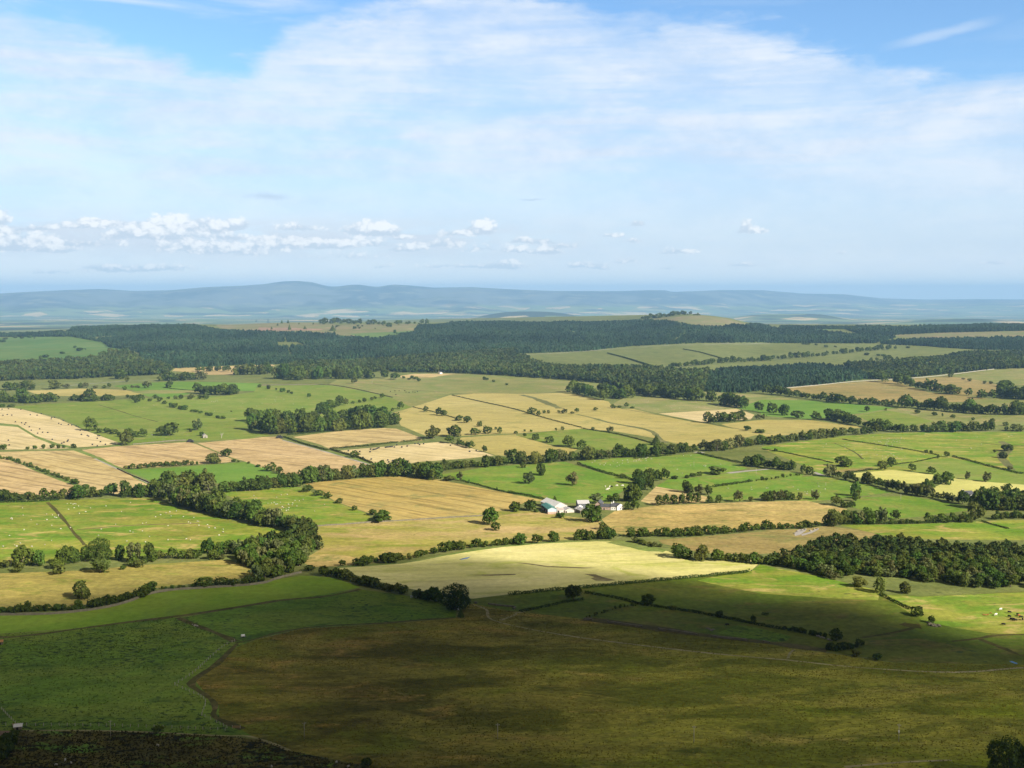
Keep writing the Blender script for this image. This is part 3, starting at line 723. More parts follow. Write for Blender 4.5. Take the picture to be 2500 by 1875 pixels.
# ribbons on the ground: (name, material, label, width m, centre line)
RIBBONS = [
 ('grass_verge', 'verge', 'green verge along the stubble hedge', 9, 'B250,1438 F430,85 F620,140 F800,195 F990,252'),
 ('track', 'road', 'pale farm track between the stubble fields', 3.2, 'F242,50 F430,100 F620,152 F800,205 F975,256'),
 ('grass_verge', 'verge', 'green strip between the left stubble fields', 9, 'E0,138 E300,132 E560,125 E700,125 E1000,92 E1580,62'),
 ('grass_verge', 'verge', 'green verge running down past the meadow corner', 8, 'E640,130 E800,190 E1000,285 E1130,345 E1270,415'),
 ('track', 'road', 'pale worn line beside the green verge', 2.5, 'E800,205 E900,252 E1000,296 E1130,355 E1265,420'),
 ('grass_verge', 'verge', 'green verge under the hedge bushes', 6, 'E0,180 E150,235 E320,305 E560,395 E800,495'),
 ('grass_verge', 'verge', 'green edge below the stubble by the hut', 6, 'E1580,62 E1700,60 E2212,15'),
 ('lane', 'road', 'pale lane in front of the left forest', 5, 'A520,1012 A750,992 A1000,972 A1300,960'),
 ('track', 'track', 'pale track across the green meadow', 4, 'B30,1003 B300,1000 B620,996'),
 ('lane', 'road', 'pale lane through the forest clearing', 5, 'B920,793 B1150,785 B1300,782 B1450,776'),
 ('lane', 'road', 'pale strip along the far forest foot', 7, 'C110,746 C400,735 C700,712 C1000,690 C1400,664 C1800,657 C2212,652'),
 ('lane', 'road', 'grey lane at the hedgerow gap', 6, 'G1580,155 G1610,148 G1650,158'),
 ('lane', 'road', 'long pale lane beside the dark hedge trees', 6, 'G1860,328 G2000,312 G2212,293 H110,286'),
 ('lane', 'road', 'grey lane end under the hedgerow trees', 5, 'H450,322 H500,345 H540,352'),
 ('moor_track', 'track', 'pale twin-rut moor track curving from the great tree', 1.7, 'J1840,282 J1920,298 J1975,330 J1970,370 J1990,400 J2080,432 J2212,462 K200,490 K500,542 K850,590 K1200,632 K1500,668 K1800,700 K2212,735 L250,750 L700,802 L1200,837 L1550,852 L1800,846 L2000,828 L2212,808'),
 ('moor_track', 'track', 'faint pale path joining the moor track', 2.2, 'J2080,412 J2212,365 K60,350 K150,340'),
 ('moor_path', 'track', 'faint path looping on the moor', 1.5, 'L220,735 L235,690 L270,660'),
 ('moor_path', 'track', 'pale grass path along the bottom of the moor', 1.6, 'L700,1650 L1000,1622 L1300,1602 L1600,1592'),
 ('lane', 'track', 'narrow lane along the post fence', 1.6, 'I180,1345 I600,1340 I1100,1350 I1500,1368 I1900,1388 I2090,1384 I2212,1420 J0,1402 J150,1447 J300,1512'),
 ('bracken_strip', 'bracken', 'grey-brown bracken strip along the moor edge', 9, 'K640,398 K860,425 K1300,488 K1700,545 K2212,602 L300,635 L550,668'),
 ('ditch', 'ditch', 'brown ditch between the green strip and the rushy pasture', 4.0, 'I0,565 I400,522 I700,478 I1100,425 I1450,385 I1800,335 I2212,268 J250,238 J600,215 J900,152'),
 ('ditch', 'ditch', 'reedy ditch running down to the fence corner', 5.0, 'I1500,390 I1620,442 I1750,490 I1900,550 I1985,592'),
 ('stream', 'ditch', 'dark stream ditch beside the post fence', 3.6, 'I2000,610 I1920,690 I1840,775 I1760,830 I1640,905 I1600,960 I1700,1020 I1800,1090 I1820,1150 I1790,1220 I1900,1270 I2050,1330'),
 ('ditch', 'ditch', 'dark edge between shaded pasture and moor', 2.5, 'I1990,605 J0,575 J200,512 J500,465 J800,448 J1100,437 J1400,408 J1690,392'),
 ('ditch', 'ditch', 'dark forked ditch in the pasture by the cattle', 4.0, 'L1600,590 L1830,567 L1950,540 L2212,530'),
 ('ditch', 'ditch', 'dark ditch slanting away from the fork', 4.5, 'L1830,567 L1950,615 L2080,665 L2212,722'),
 ('ditch', 'ditch', 'faint ditch crossing the shaded pasture', 3.0, 'L840,560 L1100,520 L1280,478'),
 ('ditch', 'ditch', 'dark rushy patch beside the stone heap', 9.0, 'L1180,440 L1260,458 L1340,462'),
 ('reedy_ditch', 'ditch', 'reedy dark ditch through the yellow-green pasture', 3.6, 'E400,575 E470,640 E520,700 E580,770 E620,830 E670,880 E715,935'),
 ('ditch', 'soil', 'brown ditch across the yellow-green pasture', 2.6, 'E650,805 E900,785 E1100,768 E1350,760 E1680,752'),
 ('gully', 'reeds', 'rushy gully descending the golden slope', 16, 'C110,1085 C200,1105 C310,1145 C440,1200'),
 ('gully', 'reeds', 'winding rushy gully in the golden slope', 9, 'C580,1250 C720,1280 C850,1320 C1000,1345 C1150,1372 C1230,1400 C1265,1440 C1330,1490'),
 ('gully', 'reeds', 'reedy gully in the right hand sheep pasture', 12, 'H2020,60 H2090,110 H2040,160 H2010,190 H2060,240 H2110,300'),
 ('field_line', 'ditch', 'dark line across the sheep pasture', 3.0, 'A830,1168 A1000,1218 A1150,1268 A1330,1312'),
 ('field_line', 'ditch', 'dark line between two olive pastures', 4.0, 'B1000,990 B1200,1030 B1400,1050 B1640,1065'),
 ('field_line', 'ditch', 'thin dark line down the golden slope to the gully', 3.0, 'C960,1202 C1250,1252 C1600,1312 C2000,1382 C2212,1412'),
 ('field_line', 'ditch', 'dark line along the top of the golden slope', 3.5, 'B1670,1088 B1900,1070 B2212,1075 C300,1070 C520,1066'),
 ('field_line', 'ditch', 'fence line in the gold field', 2.2, 'F510,777 F1000,743 F1500,712 F1930,690'),
 ('field_line', 'verge', 'grassy edge along the hay field top', 4.0, 'F680,1128 F1000,1108 F1300,1082 F1700,1002 F2212,930 G700,900 G880,902'),
 ('grass_verge', 'verge', 'green verge right of the hay field corner', 16, 'G880,905 G1050,935 G1200,970 G1330,985'),
 ('field_line', 'ditch', 'dark streak on the far sheep pasture', 3.0, 'H610,75 H700,110 H800,160 H850,210'),
 ('field_line', 'ditch', 'dark line along the fold of the sheep pasture', 4.0, 'H1850,70 H2030,95 H2212,100'),
]

def ribbon_poly(W, width):
    d = np.gradient(W, axis=0)
    d /= np.maximum(np.hypot(d[:, 0], d[:, 1])[:, None], 1e-6)
    nrm = np.stack([-d[:, 1], d[:, 0]], 1)
    w = width * 0.5 * (1 + 0.30 * np.array([math.sin(i * 1.7 + width) * math.cos(i * 0.61) + .7 * math.sin(i * .37 + len(W)) for i in range(len(W))]))[:, None]
    return np.concatenate([W + nrm * w, (W - nrm * w)[::-1]])

# ------------------------------------------------------------------ ground: one triangulated sheet cut along the field edges
polys = []
meta = []
FIELD_PX = []
for nm, mt, lab, s in FIELDS:
    P = [widen(p) for p in pts(s)]
    FIELD_PX.append((lab, P))
    W = [ground_at(*p) for p in dense(P, True)]
    Wd = []
    for a, b in zip(W, W[1:] + W[:1]):
        if not Wd or math.hypot(a[0] - Wd[-1][0], a[1] - Wd[-1][1]) > 0.6:
            Wd.append(a)
    polys.append(np.array(Wd))
    meta.append((nm, mt, lab))
for nm, mt, lab, width, s in RIBBONS:
    W = world_line(s, 14.0)
    polys.append(ribbon_poly(W, width))
    meta.append((nm, mt, lab))
R_NEAR = 6150.0
azs = np.radians(np.linspace(-39, 39, 131))
ds = [6.0]
while ds[-1] < R_NEAR:
    ds.append(ds[-1] + max(11.0, ds[-1] * 0.022))
ds = np.array(ds)
ds[-1] = R_NEAR
verts = []
for i, d in enumerate(ds):
    for j, a in enumerate(azs[::1 if d > 300 else 3]):
        jit = 0.0 if i in (0, len(ds) - 1) or j in (0, len(azs) - 1) else 0.18
        dd = d * (1 + RNG.uniform(-jit, jit) * 0.02)
        aa = a + RNG.uniform(-jit, jit) * 0.010
        verts.append((dd * math.sin(aa), dd * math.cos(aa)))
edges = []
for P in polys:
    i = len(verts)
    n = len(P)
    verts += [tuple(p) for p in P]
    edges += [(i + j, i + (j + 1) % n) for j in range(n)]
ov, oe, of, _, _, _ = delaunay_2d_cdt([Vector(v) for v in verts], edges, [], 0, 0.01, False)
GV = np.array([(v[0], v[1]) for v in ov])
GZ = terrain(GV[:, 0], GV[:, 1])
GV = np.column_stack([GV, GZ])
TRI = np.array(of, np.int64)
# wind the triangles upward
e1 = GV[TRI[:, 1], :2] - GV[TRI[:, 0], :2]
e2 = GV[TRI[:, 2], :2] - GV[TRI[:, 0], :2]
flip = e1[:, 0] * e2[:, 1] - e1[:, 1] * e2[:, 0] < 0
TRI[flip] = TRI[flip][:, ::-1]
owner = np.full(len(TRI), -1)
CEN = GV[TRI].mean(axis=1)
for i, P in enumerate(polys):
    sel = np.nonzero((CEN[:, 0] >= P[:, 0].min()) & (CEN[:, 0] <= P[:, 0].max()) & (CEN[:, 1] >= P[:, 1].min()) & (CEN[:, 1] <= P[:, 1].max()))[0]
    if i < len(FIELDS):
        owner[sel[inside(P, CEN[sel, 0], CEN[sel, 1])]] = i
    else:                                   # ribbons: test each link of the strip by itself
        n = len(P) // 2
        for j in range(n - 1):
            owner[sel[inside(np.array([P[j], P[j + 1], P[2 * n - 2 - j], P[2 * n - 1 - j]]), CEN[sel, 0], CEN[sel, 1])]] = i
def sub_mesh(name, mask, mat):
    T = TRI[mask]
    u, inv = np.unique(T, return_inverse=True)
    return mesh_np(name, GV[u], inv.reshape(T.shape), [mat], smooth_=True)
g = link('ground', sub_mesh('ground', owner == -1, G['base']))
tag(g, 'rough grass margins and verges between all the fields', 'ground', None, 'structure')
for i, (nm, mt, lab) in enumerate(meta):
    msk = owner == i
    if msk.any():
        tag(link(nm, sub_mesh(nm, msk, G[mt])), lab, nm.replace('_', ' '), None, 'structure')

# ------------------------------------------------------------------ the wide valley and the far fells
def far_mat():
    m, k = new_mat('far_land')
    P = k.n('ShaderNodeNewGeometry').outputs['Position']
    sp = k.n('ShaderNodeSeparateXYZ')
    k.put(sp.inputs[0], P)
    zz = sp.outputs[2]
    P2 = k.vm('MULTIPLY', P, (1, 1, 0))
    vo = k.n('ShaderNodeTexVoronoi')
    k.put(vo.inputs['Vector'], k.vm('ADD', P2, k.vm('MULTIPLY', k.noise(P2, 1 / 900, 3, .6, 0, True), (500, 500, 0))))
    vo.inputs['Scale'].default_value = 1 / 560.0
    sc = k.n('ShaderNodeSeparateColor')
    k.put(sc.inputs[0], vo.outputs['Color'])
    f = k.mix(sc.outputs[0], (.10, .16, .045), (.17, .20, .065))
    f = k.mix(k.step(sc.outputs[1], .80, .86), f, (.46, .36, .17))
    wood = k.noise(k.vm('MULTIPLY', P2, (.45, 1, 0)), 1 / 760, 5, .65)
    f = k.mix(k.step(wood, .50, .56), f, (.030, .045, .020))
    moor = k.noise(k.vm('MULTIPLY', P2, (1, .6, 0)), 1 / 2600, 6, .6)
    mcol = k.mix(k.step(moor, .46, .54), (.025, .040, .060), (.105, .120, .125))  # dark blue blotches stand for cloud shadow painted onto the fells
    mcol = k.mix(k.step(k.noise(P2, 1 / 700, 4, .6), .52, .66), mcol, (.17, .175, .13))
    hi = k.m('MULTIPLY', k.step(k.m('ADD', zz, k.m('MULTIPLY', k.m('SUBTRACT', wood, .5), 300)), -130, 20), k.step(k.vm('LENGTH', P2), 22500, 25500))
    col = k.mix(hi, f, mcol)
    col = k.mix(k.step(wood, .555, .60, 0, .7), col, (.035, .050, .024))
    near = k.m('MULTIPLY', k.step(k.vm('LENGTH', P2), 22000, 20500), k.step(zz, -120, -85))
    col = k.mix(k.m('MULTIPLY', near, k.step(sc.outputs[2], .92, .86)), col, (.030, .045, .022))
    finish(k, col, .95, k.noise(P2, 1 / 300, 6, .7), 40)
    return m
azf = np.radians(np.linspace(-41, 41, 330))
df = np.concatenate([np.geomspace(6080, 23000, 140), np.linspace(23200, 52000, 180)])
A_, D_ = np.meshgrid(azf, df)
X, Y = D_ * np.sin(A_), D_ * np.cos(A_)
Z = terrain(X, Y) - 2.0 * (D_ < 6200)
nr, nc = X.shape
idx = np.arange(nr * nc).reshape(nr, nc)
Q = np.stack([idx[:-1, :-1], idx[:-1, 1:], idx[1:, 1:], idx[1:, :-1]], -1).reshape(-1, 4)
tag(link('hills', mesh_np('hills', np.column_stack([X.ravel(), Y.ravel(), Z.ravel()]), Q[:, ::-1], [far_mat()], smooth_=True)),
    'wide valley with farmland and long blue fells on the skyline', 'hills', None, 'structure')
# ------------------------------------------------------------------ leaves and bark
def leaf_mat(name, c, var=.25, attr=False, trans=.28):
    m, k = new_mat(name)
    info = k.n('ShaderNodeObjectInfo')
    geo = k.n('ShaderNodeNewGeometry')
    isl = geo.outputs['Random Per Island']
    rnd = info.outputs['Random']
    if attr:
        rnd = k.n('ShaderNodeAttribute', attribute_name='tone').outputs['Fac']
    v = k.m('MULTIPLY', k.lin(rnd, 0, 1, 1 - var, 1 + var), k.lin(isl, 0, 1, .72, 1.28))
    warm = k.m('ADD', k.m('MULTIPLY', k.m('FRACT', k.m('MULTIPLY', rnd, 7.31)), .36), .80)
    col = k.mix(1.0, (*c, 1), k.xyz(k.m('MULTIPLY', v, warm), v, k.m('MULTIPLY', v, .95)), 'MULTIPLY')
    d = k.n('ShaderNodeBsdfDiffuse')
    k.put(d.inputs[0], col)
    t = k.n('ShaderNodeBsdfTranslucent')
    k.put(t.inputs[0], k.mix(1.0, col, (1.1, 1.15, .6), 'MULTIPLY'))
    mx = k.n('ShaderNodeMixShader')
    mx.inputs[0].default_value = trans
    k.t.links.new(d.outputs[0], mx.inputs[1])
    k.t.links.new(t.outputs[0], mx.inputs[2])
    k.t.links.new(mx.outputs[0], k.n('ShaderNodeOutputMaterial').inputs[0])
    return m
LEAF = {
    'dark': leaf_mat('dark_leaves', (.070, .102, .022)),
    'green': leaf_mat('green_leaves', (.084, .126, .024)),
    'olive': leaf_mat('olive_leaves', (.112, .134, .034)),
    'pale': leaf_mat('grey_green_leaves', (.132, .146, .056)),
}
NEEDLE = leaf_mat('conifer_needles', (.030, .052, .025), .55, True, .05)
CANOPY = leaf_mat('wood_leaves', (.060, .080, .021), .5, True, .15)
BARK = plain_mat('bark', (.16, .13, .10), (.10, .085, .07), 1.5)
DEADWOOD = plain_mat('dead_wood', (.42, .38, .33), (.32, .28, .24), 1.5)

def quads(C, N, S, rng):
    """small leaf clumps: one bent quad each, centre C, normal N, half size S"""
    n = len(C)
    r = rng.normal(size=(n, 3))
    a = np.cross(N, r)
    a /= np.maximum(np.linalg.norm(a, axis=1)[:, None], 1e-6)
    b = np.cross(N, a)
    s = S[:, None]
    asp = rng.uniform(.6, 1.0, n)[:, None]
    V = np.stack([C - a * s - b * s * asp, C + a * s - b * s * asp * .8, C + a * s * .9 + b * s * asp, C - a * s * .8 + b * s * asp * .9], 1).reshape(-1, 3)
    return V, np.arange(4 * n).reshape(n, 4)
def crown_geo(seed, n, leaf, nl=13, z0=.14, wide=.0, droop=0.0, open_=0.0, top=.0):
    """a crown one metre high and one metre across made of leaf clumps set on lobes"""
    r = np.random.default_rng(seed)
    L, R = [], []
    zc = (1 + z0) / 2
    hz = (1 - z0) / 2
    for i in range(nl):
        d = r.normal(size=3)
        d /= np.linalg.norm(d)
        d[2] = d[2] * .95 - (.10 if z0 < .05 else -.10)
        q = r.uniform(.36, .72)
        rad = r.uniform(.12, .27) * (1 - .3 * open_)
        wx = .5 - rad * .75
        c = np.array([d[0] * wx * (q + .38), d[1] * wx * (q + .38), zc + d[2] * (hz - rad * .8) * (q + .38)])
        if top:
            c[:2] *= np.clip(1 - top * (c[2] - z0) / (1 - z0), .25, 1)
            rad *= np.clip(1 - .6 * top * (c[2] - z0), .4, 1)
        L.append(c)
        R.append(rad)
    if not open_:
        L.append(np.array([0, 0, zc]))
        R.append(.30)
    L, R = np.array(L), np.array(R)
    p = R ** 2 / (R ** 2).sum()
    idx = r.choice(len(L), n, p=p)
    d = r.normal(size=(n, 3))
    d[:, 2] += .25
    d /= np.linalg.norm(d, axis=1)[:, None]
    C = L[idx] + d * (R[idx] * np.where(r.random(n) < .08, r.uniform(1.05, 1.2, n), r.uniform(.72, 1.08, n)))[:, None]
    # drop clumps buried in a neighbouring lobe
    dist = np.linalg.norm(C[:, None, :] - L[None], axis=2) / R[None]
    dist[np.arange(n), idx] = 9
    keep = (dist.min(axis=1) > .70) & (C[:, 2] > z0 * .5)
    C, d = C[keep], d[keep]
    N = d + r.normal(size=C.shape) * .42
    N /= np.linalg.norm(N, axis=1)[:, None]
    S = leaf * r.uniform(.6, 1.25, len(C))
    e = np.percentile(np.abs(C[:, :2]), 97)
    t = np.percentile(C[:, 2], 99.5)
    k_ = np.array([.47 / e, .47 / e, .97 / t])
    C = C * k_
    return *quads(C, N, S, r), L * k_
def trunk_mb(seed, L, h=.34, r0=.035, limbs=6, dead=False):
    r = random.Random(seed)
    b = MB()
    b.tube((0, 0, -.03), (0, 0, h * .55), r0 * 1.25, r0 * .9, 7)
    b.tube((0, 0, h * .55), (r.uniform(-.02, .02), r.uniform(-.02, .02), h), r0 * .9, r0 * .7, 7)
    for c in sorted(list(L), key=lambda q: -q[2])[:limbs]:
        m = (c[0] * .45, c[1] * .45, h + (c[2] - h) * .5)
        b.tube((0, 0, h * r.uniform(.7, 1.0)), m, r0 * .6, r0 * .38, 5)
        b.tube(m, tuple(c), r0 * .38, r0 * .14, 5)
        if dead:
            for _ in range(3):
                e = (c[0] + r.uniform(-.16, .16), c[1] + r.uniform(-.16, .16), c[2] + r.uniform(-.02, .16))
                b.tube(tuple(c), e, r0 * .2, r0 * .05, 4)
    return b
LIB = {}
def make_lib():
    spec = []
    for t, cnt in (('dark', 4), ('green', 4), ('olive', 4), ('pale', 3)):
        for i in range(cnt):
            spec.append(('tree', t, i))
    for t in ('dark', 'green', 'olive', 'pale'):
        for i in range(2):
            spec.append(('bush', t, i))
    for j, (kind, t, i) in enumerate(spec):
        if kind == 'tree':
            V, Q, L = crown_geo(100 + j, 900 if t != 'pale' else 560, .060, 14 + i % 3, -.06 if i % 2 else .0, open_=.6 if t == 'pale' else 0, top=(0, .35, .15, .5)[i])
            tb = trunk_mb(j, L, .24, .032 if t != 'pale' else .028, 6)
        else:
            V, Q, L = crown_geo(300 + j, 520, .085, 9, .02)
            tb = trunk_mb(j, L, .25, .03, 4)
        crown = mesh_np('crown', V, Q, [LEAF[t]])
        trunk = tb.mesh('trunk', [BARK])
        both = MB()
        both.v = [tuple(v) for v in V] + [tuple(v) for v in tb.v]
        both.f = [tuple(q) for q in Q] + [tuple(x + len(V) for x in f) for f in tb.f]
        both.m = [0] * len(Q) + [1] * len(tb.f)
        # the same tree with fewer, larger clumps for the merged far rows
        if kind == 'tree':
            V2, Q2, _ = crown_geo(100 + j, 260, .092, 12, .0, open_=.5 if t == 'pale' else 0, top=(0, .35, .15, .5)[i])
        else:
            V2, Q2, _ = crown_geo(300 + j, 110, .15, 9, .02)
        LIB.setdefault((kind, t), []).append({'crown': crown, 'trunk': trunk, 'both': both.mesh(kind, [LEAF[t], BARK]), 'far': (V2, Q2)})
    # two finely leaved crowns for the nearest and largest trees
    for i in range(2):
        V, Q, L = crown_geo(860 + i, 7500, .021, 22, -.05)
        tb = trunk_mb(60 + i, L, .24, .034, 8)
        LIB.setdefault(('fine', 'dark'), []).append({'crown': mesh_np('crown', V, Q, [LEAF['dark']]), 'trunk': tb.mesh('trunk', [BARK]), 'both': None})
    # conical evergreen
    for i in range(2):
        r = np.random.default_rng(900 + i)
        n = 700
        z = r.uniform(0, 1, n) ** 1.25
        th = r.uniform(0, 2 * math.pi, n)
        rad = .5 * (1 - z) * (.75 + .25 * np.sin(z * 34 + 2 * np.sin(th * 3))) + .012
        C = np.column_stack([rad * np.cos(th), rad * np.sin(th), .04 + .96 * z])
        N = np.column_stack([np.cos(th), np.sin(th), np.full(n, .7)]) + r.normal(size=(n, 3)) * .3
        N /= np.linalg.norm(N, axis=1)[:, None]
        V, Q = quads(C, N, .06 * (1.1 - z) * r.uniform(.6, 1.2, n) + .012, r)
        tb = MB()
        tb.tube((0, 0, -.03), (0, 0, .5), .03, .015, 6)
        both = MB()
        both.v = [tuple(v) for v in V] + tb.v
        both.f = [tuple(q) for q in Q] + [tuple(x + len(V) for x in f) for f in tb.f]
        both.m = [0] * len(Q) + [1] * len(tb.f)
        LIB.setdefault(('conifer', 'dark'), []).append({'crown': mesh_np('crown', V, Q, [LEAF['dark']]), 'trunk': tb.mesh('trunk', [BARK]), 'both': both.mesh('conifer', [LEAF['dark'], BARK]), 'far': (V[:600], Q[:150])})
    # bare dead tree
    r = np.random.default_rng(5)
    L = [np.array([r.uniform(-.4, .4), r.uniform(-.3, .3), r.uniform(.55, .92)]) for _ in range(9)]
    LIB[('dead', 'pale')] = [{'both': trunk_mb(4, L, .38, .04, 9, True).mesh('dead_tree', [DEADWOOD])}]
make_lib()

# ------------------------------------------------------------------ where the trees and bushes stand
ORD = ('first second third fourth fifth sixth seventh eighth ninth tenth eleventh twelfth thirteenth fourteenth fifteenth sixteenth seventeenth eighteenth nineteenth').split()
TENS = {20: 'twent', 30: 'thirt', 40: 'fort', 50: 'fift', 60: 'sixt', 70: 'sevent', 80: 'eight', 90: 'ninet'}
def ordinal(n):
    if n < 20:
        return ORD[n - 1]
    t = n // 10 * 10
    return TENS[t] + 'ieth' if n == t else TENS[t] + 'y-' + ORD[n - t - 1]
ADJ = {'dark': 'dark green', 'green': 'mid green', 'olive': 'olive green', 'pale': 'pale green'}
PLANTS = []      # px, py, width px, height px, kind, tone, place, own label
def row(place, n, h0, h1, s, tones='dgo', wr=(.8, 1.25), jit=.35, kind='auto', seed=None):
    P = pts(s)
    P = [widen(p) if (p[0] <= 3 or p[0] >= 2496) else p for p in P]
    seg = [math.hypot(b[0] - a[0], b[1] - a[1]) for a, b in zip(P[:-1], P[1:])]
    tot = sum(seg) or 1
    r = random.Random(len(PLANTS) * 13 + n)
    vis = (min(P[-1][0], 2500) - max(P[0][0], 0)) / max(P[-1][0] - P[0][0], 1e-3) if P[-1][0] > P[0][0] else 1
    if 0 < vis < 1:
        n = int(round(n / max(vis, .3)))
    for i in range(n):
        t = (i + .5 + r.uniform(-jit, jit)) / n * tot if len(P) > 1 else 0
        q = 0
        while q < len(seg) - 1 and t > seg[q]:
            t -= seg[q]
            q += 1
        f = min(t / max(seg[q], 1e-6), 1) if seg else 0
        x = P[q][0] + (P[q + 1][0] - P[q][0]) * f
        y = P[q][1] + (P[q + 1][1] - P[q][1]) * f
        h = r.uniform(h0 * .85, h1 * 1.1) * TS * (1.0 if r.random() < .8 else .7)
        w = h * r.uniform(*wr)
        tone = {'d': 'dark', 'g': 'green', 'o': 'olive', 'p': 'pale'}[r.choice(tones)]
        PLANTS.append((x, y + r.uniform(-3, 3) * TS, w, h, kind, tone, place, None))
def one(s, place, tone='dark', kind='auto', label=None):
    """'A10,20,w,h ...' single plants in the tile's own scale"""
    for q in s.split():
        c, v = q[0], [float(x) for x in q[1:].split(',')]
        p = pts('%s%g,%g' % (c, v[0], v[1]))[0]
        t = tone
        if len(t) > 1 and t not in ADJ:
            t = {'d': 'dark', 'g': 'green', 'o': 'olive', 'p': 'pale'}[random.Random(int(v[0] * 7 + v[1])).choice(t)]
        PLANTS.append((p[0], p[1], v[2] * TS, v[3] * TS, kind, t, place, label))

# the left fields
row('scrub belt under the reddish stubble', 20, 50, 85, 'E0,562 E120,560 E250,552 E420,548 E560,542 E860,530', 'ddgo')
one('E660,548,150,115', '', 'green', label='broad green tree in the scrub belt below two stubble fields')
one('E940,512,125,98', '', 'dark', label='dark domed tree standing alone at the foot of the long stubble field')
row('trees below the vivid green meadow', 9, 105, 135, 'E1030,530 E1180,532 E1290,525 E1400,550', 'gdgo', (.7, 1.0))
row('front of the sheep pasture tree belt', 23, 105, 150, 'E1420,570 E1550,610 E1700,650 E1850,690 E2000,715 E2212,765 F100,775 F240,795', 'dgop', (.75, 1.1))
row('back of the sheep pasture tree belt', 14, 95, 135, 'E1430,520 E1600,560 E1750,590 E1900,625 E2100,660 F50,720 F230,760', 'dgg', (.8, 1.1))
row('thick clump where two tree belts meet', 12, 125, 165, 'E1350,490 E1500,470 E1650,455 E1780,480', 'dgop', (.8, 1.1))
row('tree belt above the yellow-green sheep pasture', 20, 85, 115, 'E1800,505 E1950,485 E2100,478 E2212,466 F100,455 F280,444 F400,445', 'dgo')
row('tree belt above the golden hay field', 26, 95, 140, 'F400,415 F600,395 F750,380 F900,366 F1100,352 F1280,348', 'dggop', (.8, 1.15))
row('tall clump by the golden hay field', 8, 115, 155, 'F1360,365 F1530,385 F1450,350', 'dg', (.7, 1.0))
row('tree belt below the pale bale field', 22, 75, 105, 'F1500,335 F1650,300 F1800,285 F2000,272 F2140,262', 'dgo')
row('tree belt under the golden field', 20, 85, 115, 'G0,245 G150,252 G300,248 G480,228 G600,222 G750,212 G880,208', 'dgop')
row('tree belt under the pasture of four oaks', 10, 80, 110, 'G880,198 G1050,193 G1130,192 G1250,187', 'dg')
row('bushy belt beside the hedgerow gap', 9, 65, 95, 'G1255,168 G1400,165 G1500,155 G1595,142', 'dgo')
row('long belt right of the hedgerow gap', 20, 70, 105, 'G1640,140 G1760,148 G1850,133 G1950,108 G2100,92 G2212,82 H100,86 H200,76', 'dgop')
row('upper end of the long belt', 15, 55, 80, 'H200,66 H350,52 H480,42 H640,22 D700,1425 D850,1422 D980,1410', 'dgo')
row('dark tree row below the tan field', 20, 65, 90, 'D555,1290 D680,1312 D800,1342 D950,1368 D1050,1392 D1190,1402', 'ddg')
row('hedgerow topping the wide sheep pasture', 18, 55, 85, 'D1200,1397 D1300,1397 D1450,1402 D1600,1397 D1750,1392 D1950,1390', 'dgo')
row('tree line below the walled brown pasture', 22, 55, 85, 'D30,1078 D200,1092 D350,1112 D500,1132 D650,1152 D790,1162', 'ddg')
row('thin end of the tree line below the brown pasture', 9, 45, 70, 'D820,1166 D950,1172 D1100,1177 D1180,1182', 'dg')
row('long dark tree line at the far right', 26, 75, 108, 'D1190,1192 D1350,1202 D1500,1217 D1650,1232 D1800,1242 D2000,1252 D2212,1257', 'ddg')
row('tree row splitting the brown fields', 12, 62, 92, 'D1110,985 D1200,1002 D1320,1032 D1450,1052 D1540,1062', 'dg')
one('D1610,1080,145,82', '', 'dark', label='broad dark tree at the lower end of the brown field row')
row('dark clump at the far right edge', 9, 85, 120, 'D2000,1085 D2080,1105 D2150,1122 D2212,1132', 'ddg', (.9, 1.2))
row('front of the long copse above the stubble', 26, 105, 160, 'A2100,1372 A2190,1400 B100,1410 B220,1415 B340,1402 B500,1397 B700,1390 B850,1377 B1000,1362 B1120,1358', 'dgdo', (.75, 1.1))
row('back of the long copse above the stubble', 17, 100, 130, 'A2110,1310 B100,1335 B300,1330 B600,1312 B800,1302 B1000,1300 B1120,1310', 'dg', (.9, 1.2))
one('B1185,1335,115,105', '', 'dark', label='reddish-dark spreading tree at the right end of the long copse')
row('tongue of trees rising from the long copse', 5, 70, 100, 'B550,1248 B620,1240 B670,1195 B740,1178', 'dg')
one('B770,1172,55,62', '', 'olive', label='rounded olive tree at the tip of the copse tongue')
row('round copse in the bright meadow', 11, 72, 95, 'A1650,1075 A1750,1082 A1850,1085 A1950,1083 A2010,1078', 'ddg', (1.0, 1.4))
row('oblong copse on the olive pasture edge', 9, 72, 100, 'C530,1062 C640,1082 C740,1112 C830,1132', 'ddg', (.9, 1.3))
row('clump joining the oblong copse to the wood', 8, 85, 115, 'C790,1062 C880,1100 C950,1120 C1015,1110', 'dg')
row('near edge of the central wood', 14, 95, 125, 'C1050,1082 C1150,1092 C1250,1102 C1350,1112 C1450,1122 C1550,1132 C1640,1132', 'dgd', (.8, 1.1))
one('C1720,1140,112,98', '', 'dark', label='full dark tree just right of the central wood')
row('rounded clump right of the central wood', 7, 85, 115, 'C1810,1165 C1880,1182 C1960,1197 C2020,1195', 'dg', (.8, 1.0))
one('C2120,1225,88,86 D85,1240,92,97 D190,1257,106,98 D300,1282,122,64 D455,1297,97,74', 'round tree row on bright green field', 'dgd')
row('dark trees behind the farm', 6, 105, 135, 'G1090,425 G1150,405 G1250,395 G1335,385', 'dd', (.7, 1.0))
one('G1120,472,90,110 G1195,472,80,105', 'tree pair above the farm tan field', 'gd')
row('tall trees right behind the farmhouse', 4, 120, 155, 'G985,562 G1060,567 G1115,562', 'gd', (.6, .9))
one('G860,572,60,65 G910,568,70,75', 'dark bushes behind the farm sheds', 'dg')
one('G740,582,130,88', '', 'pale', label='wide grey-green tree behind the slate roofs of the farm')
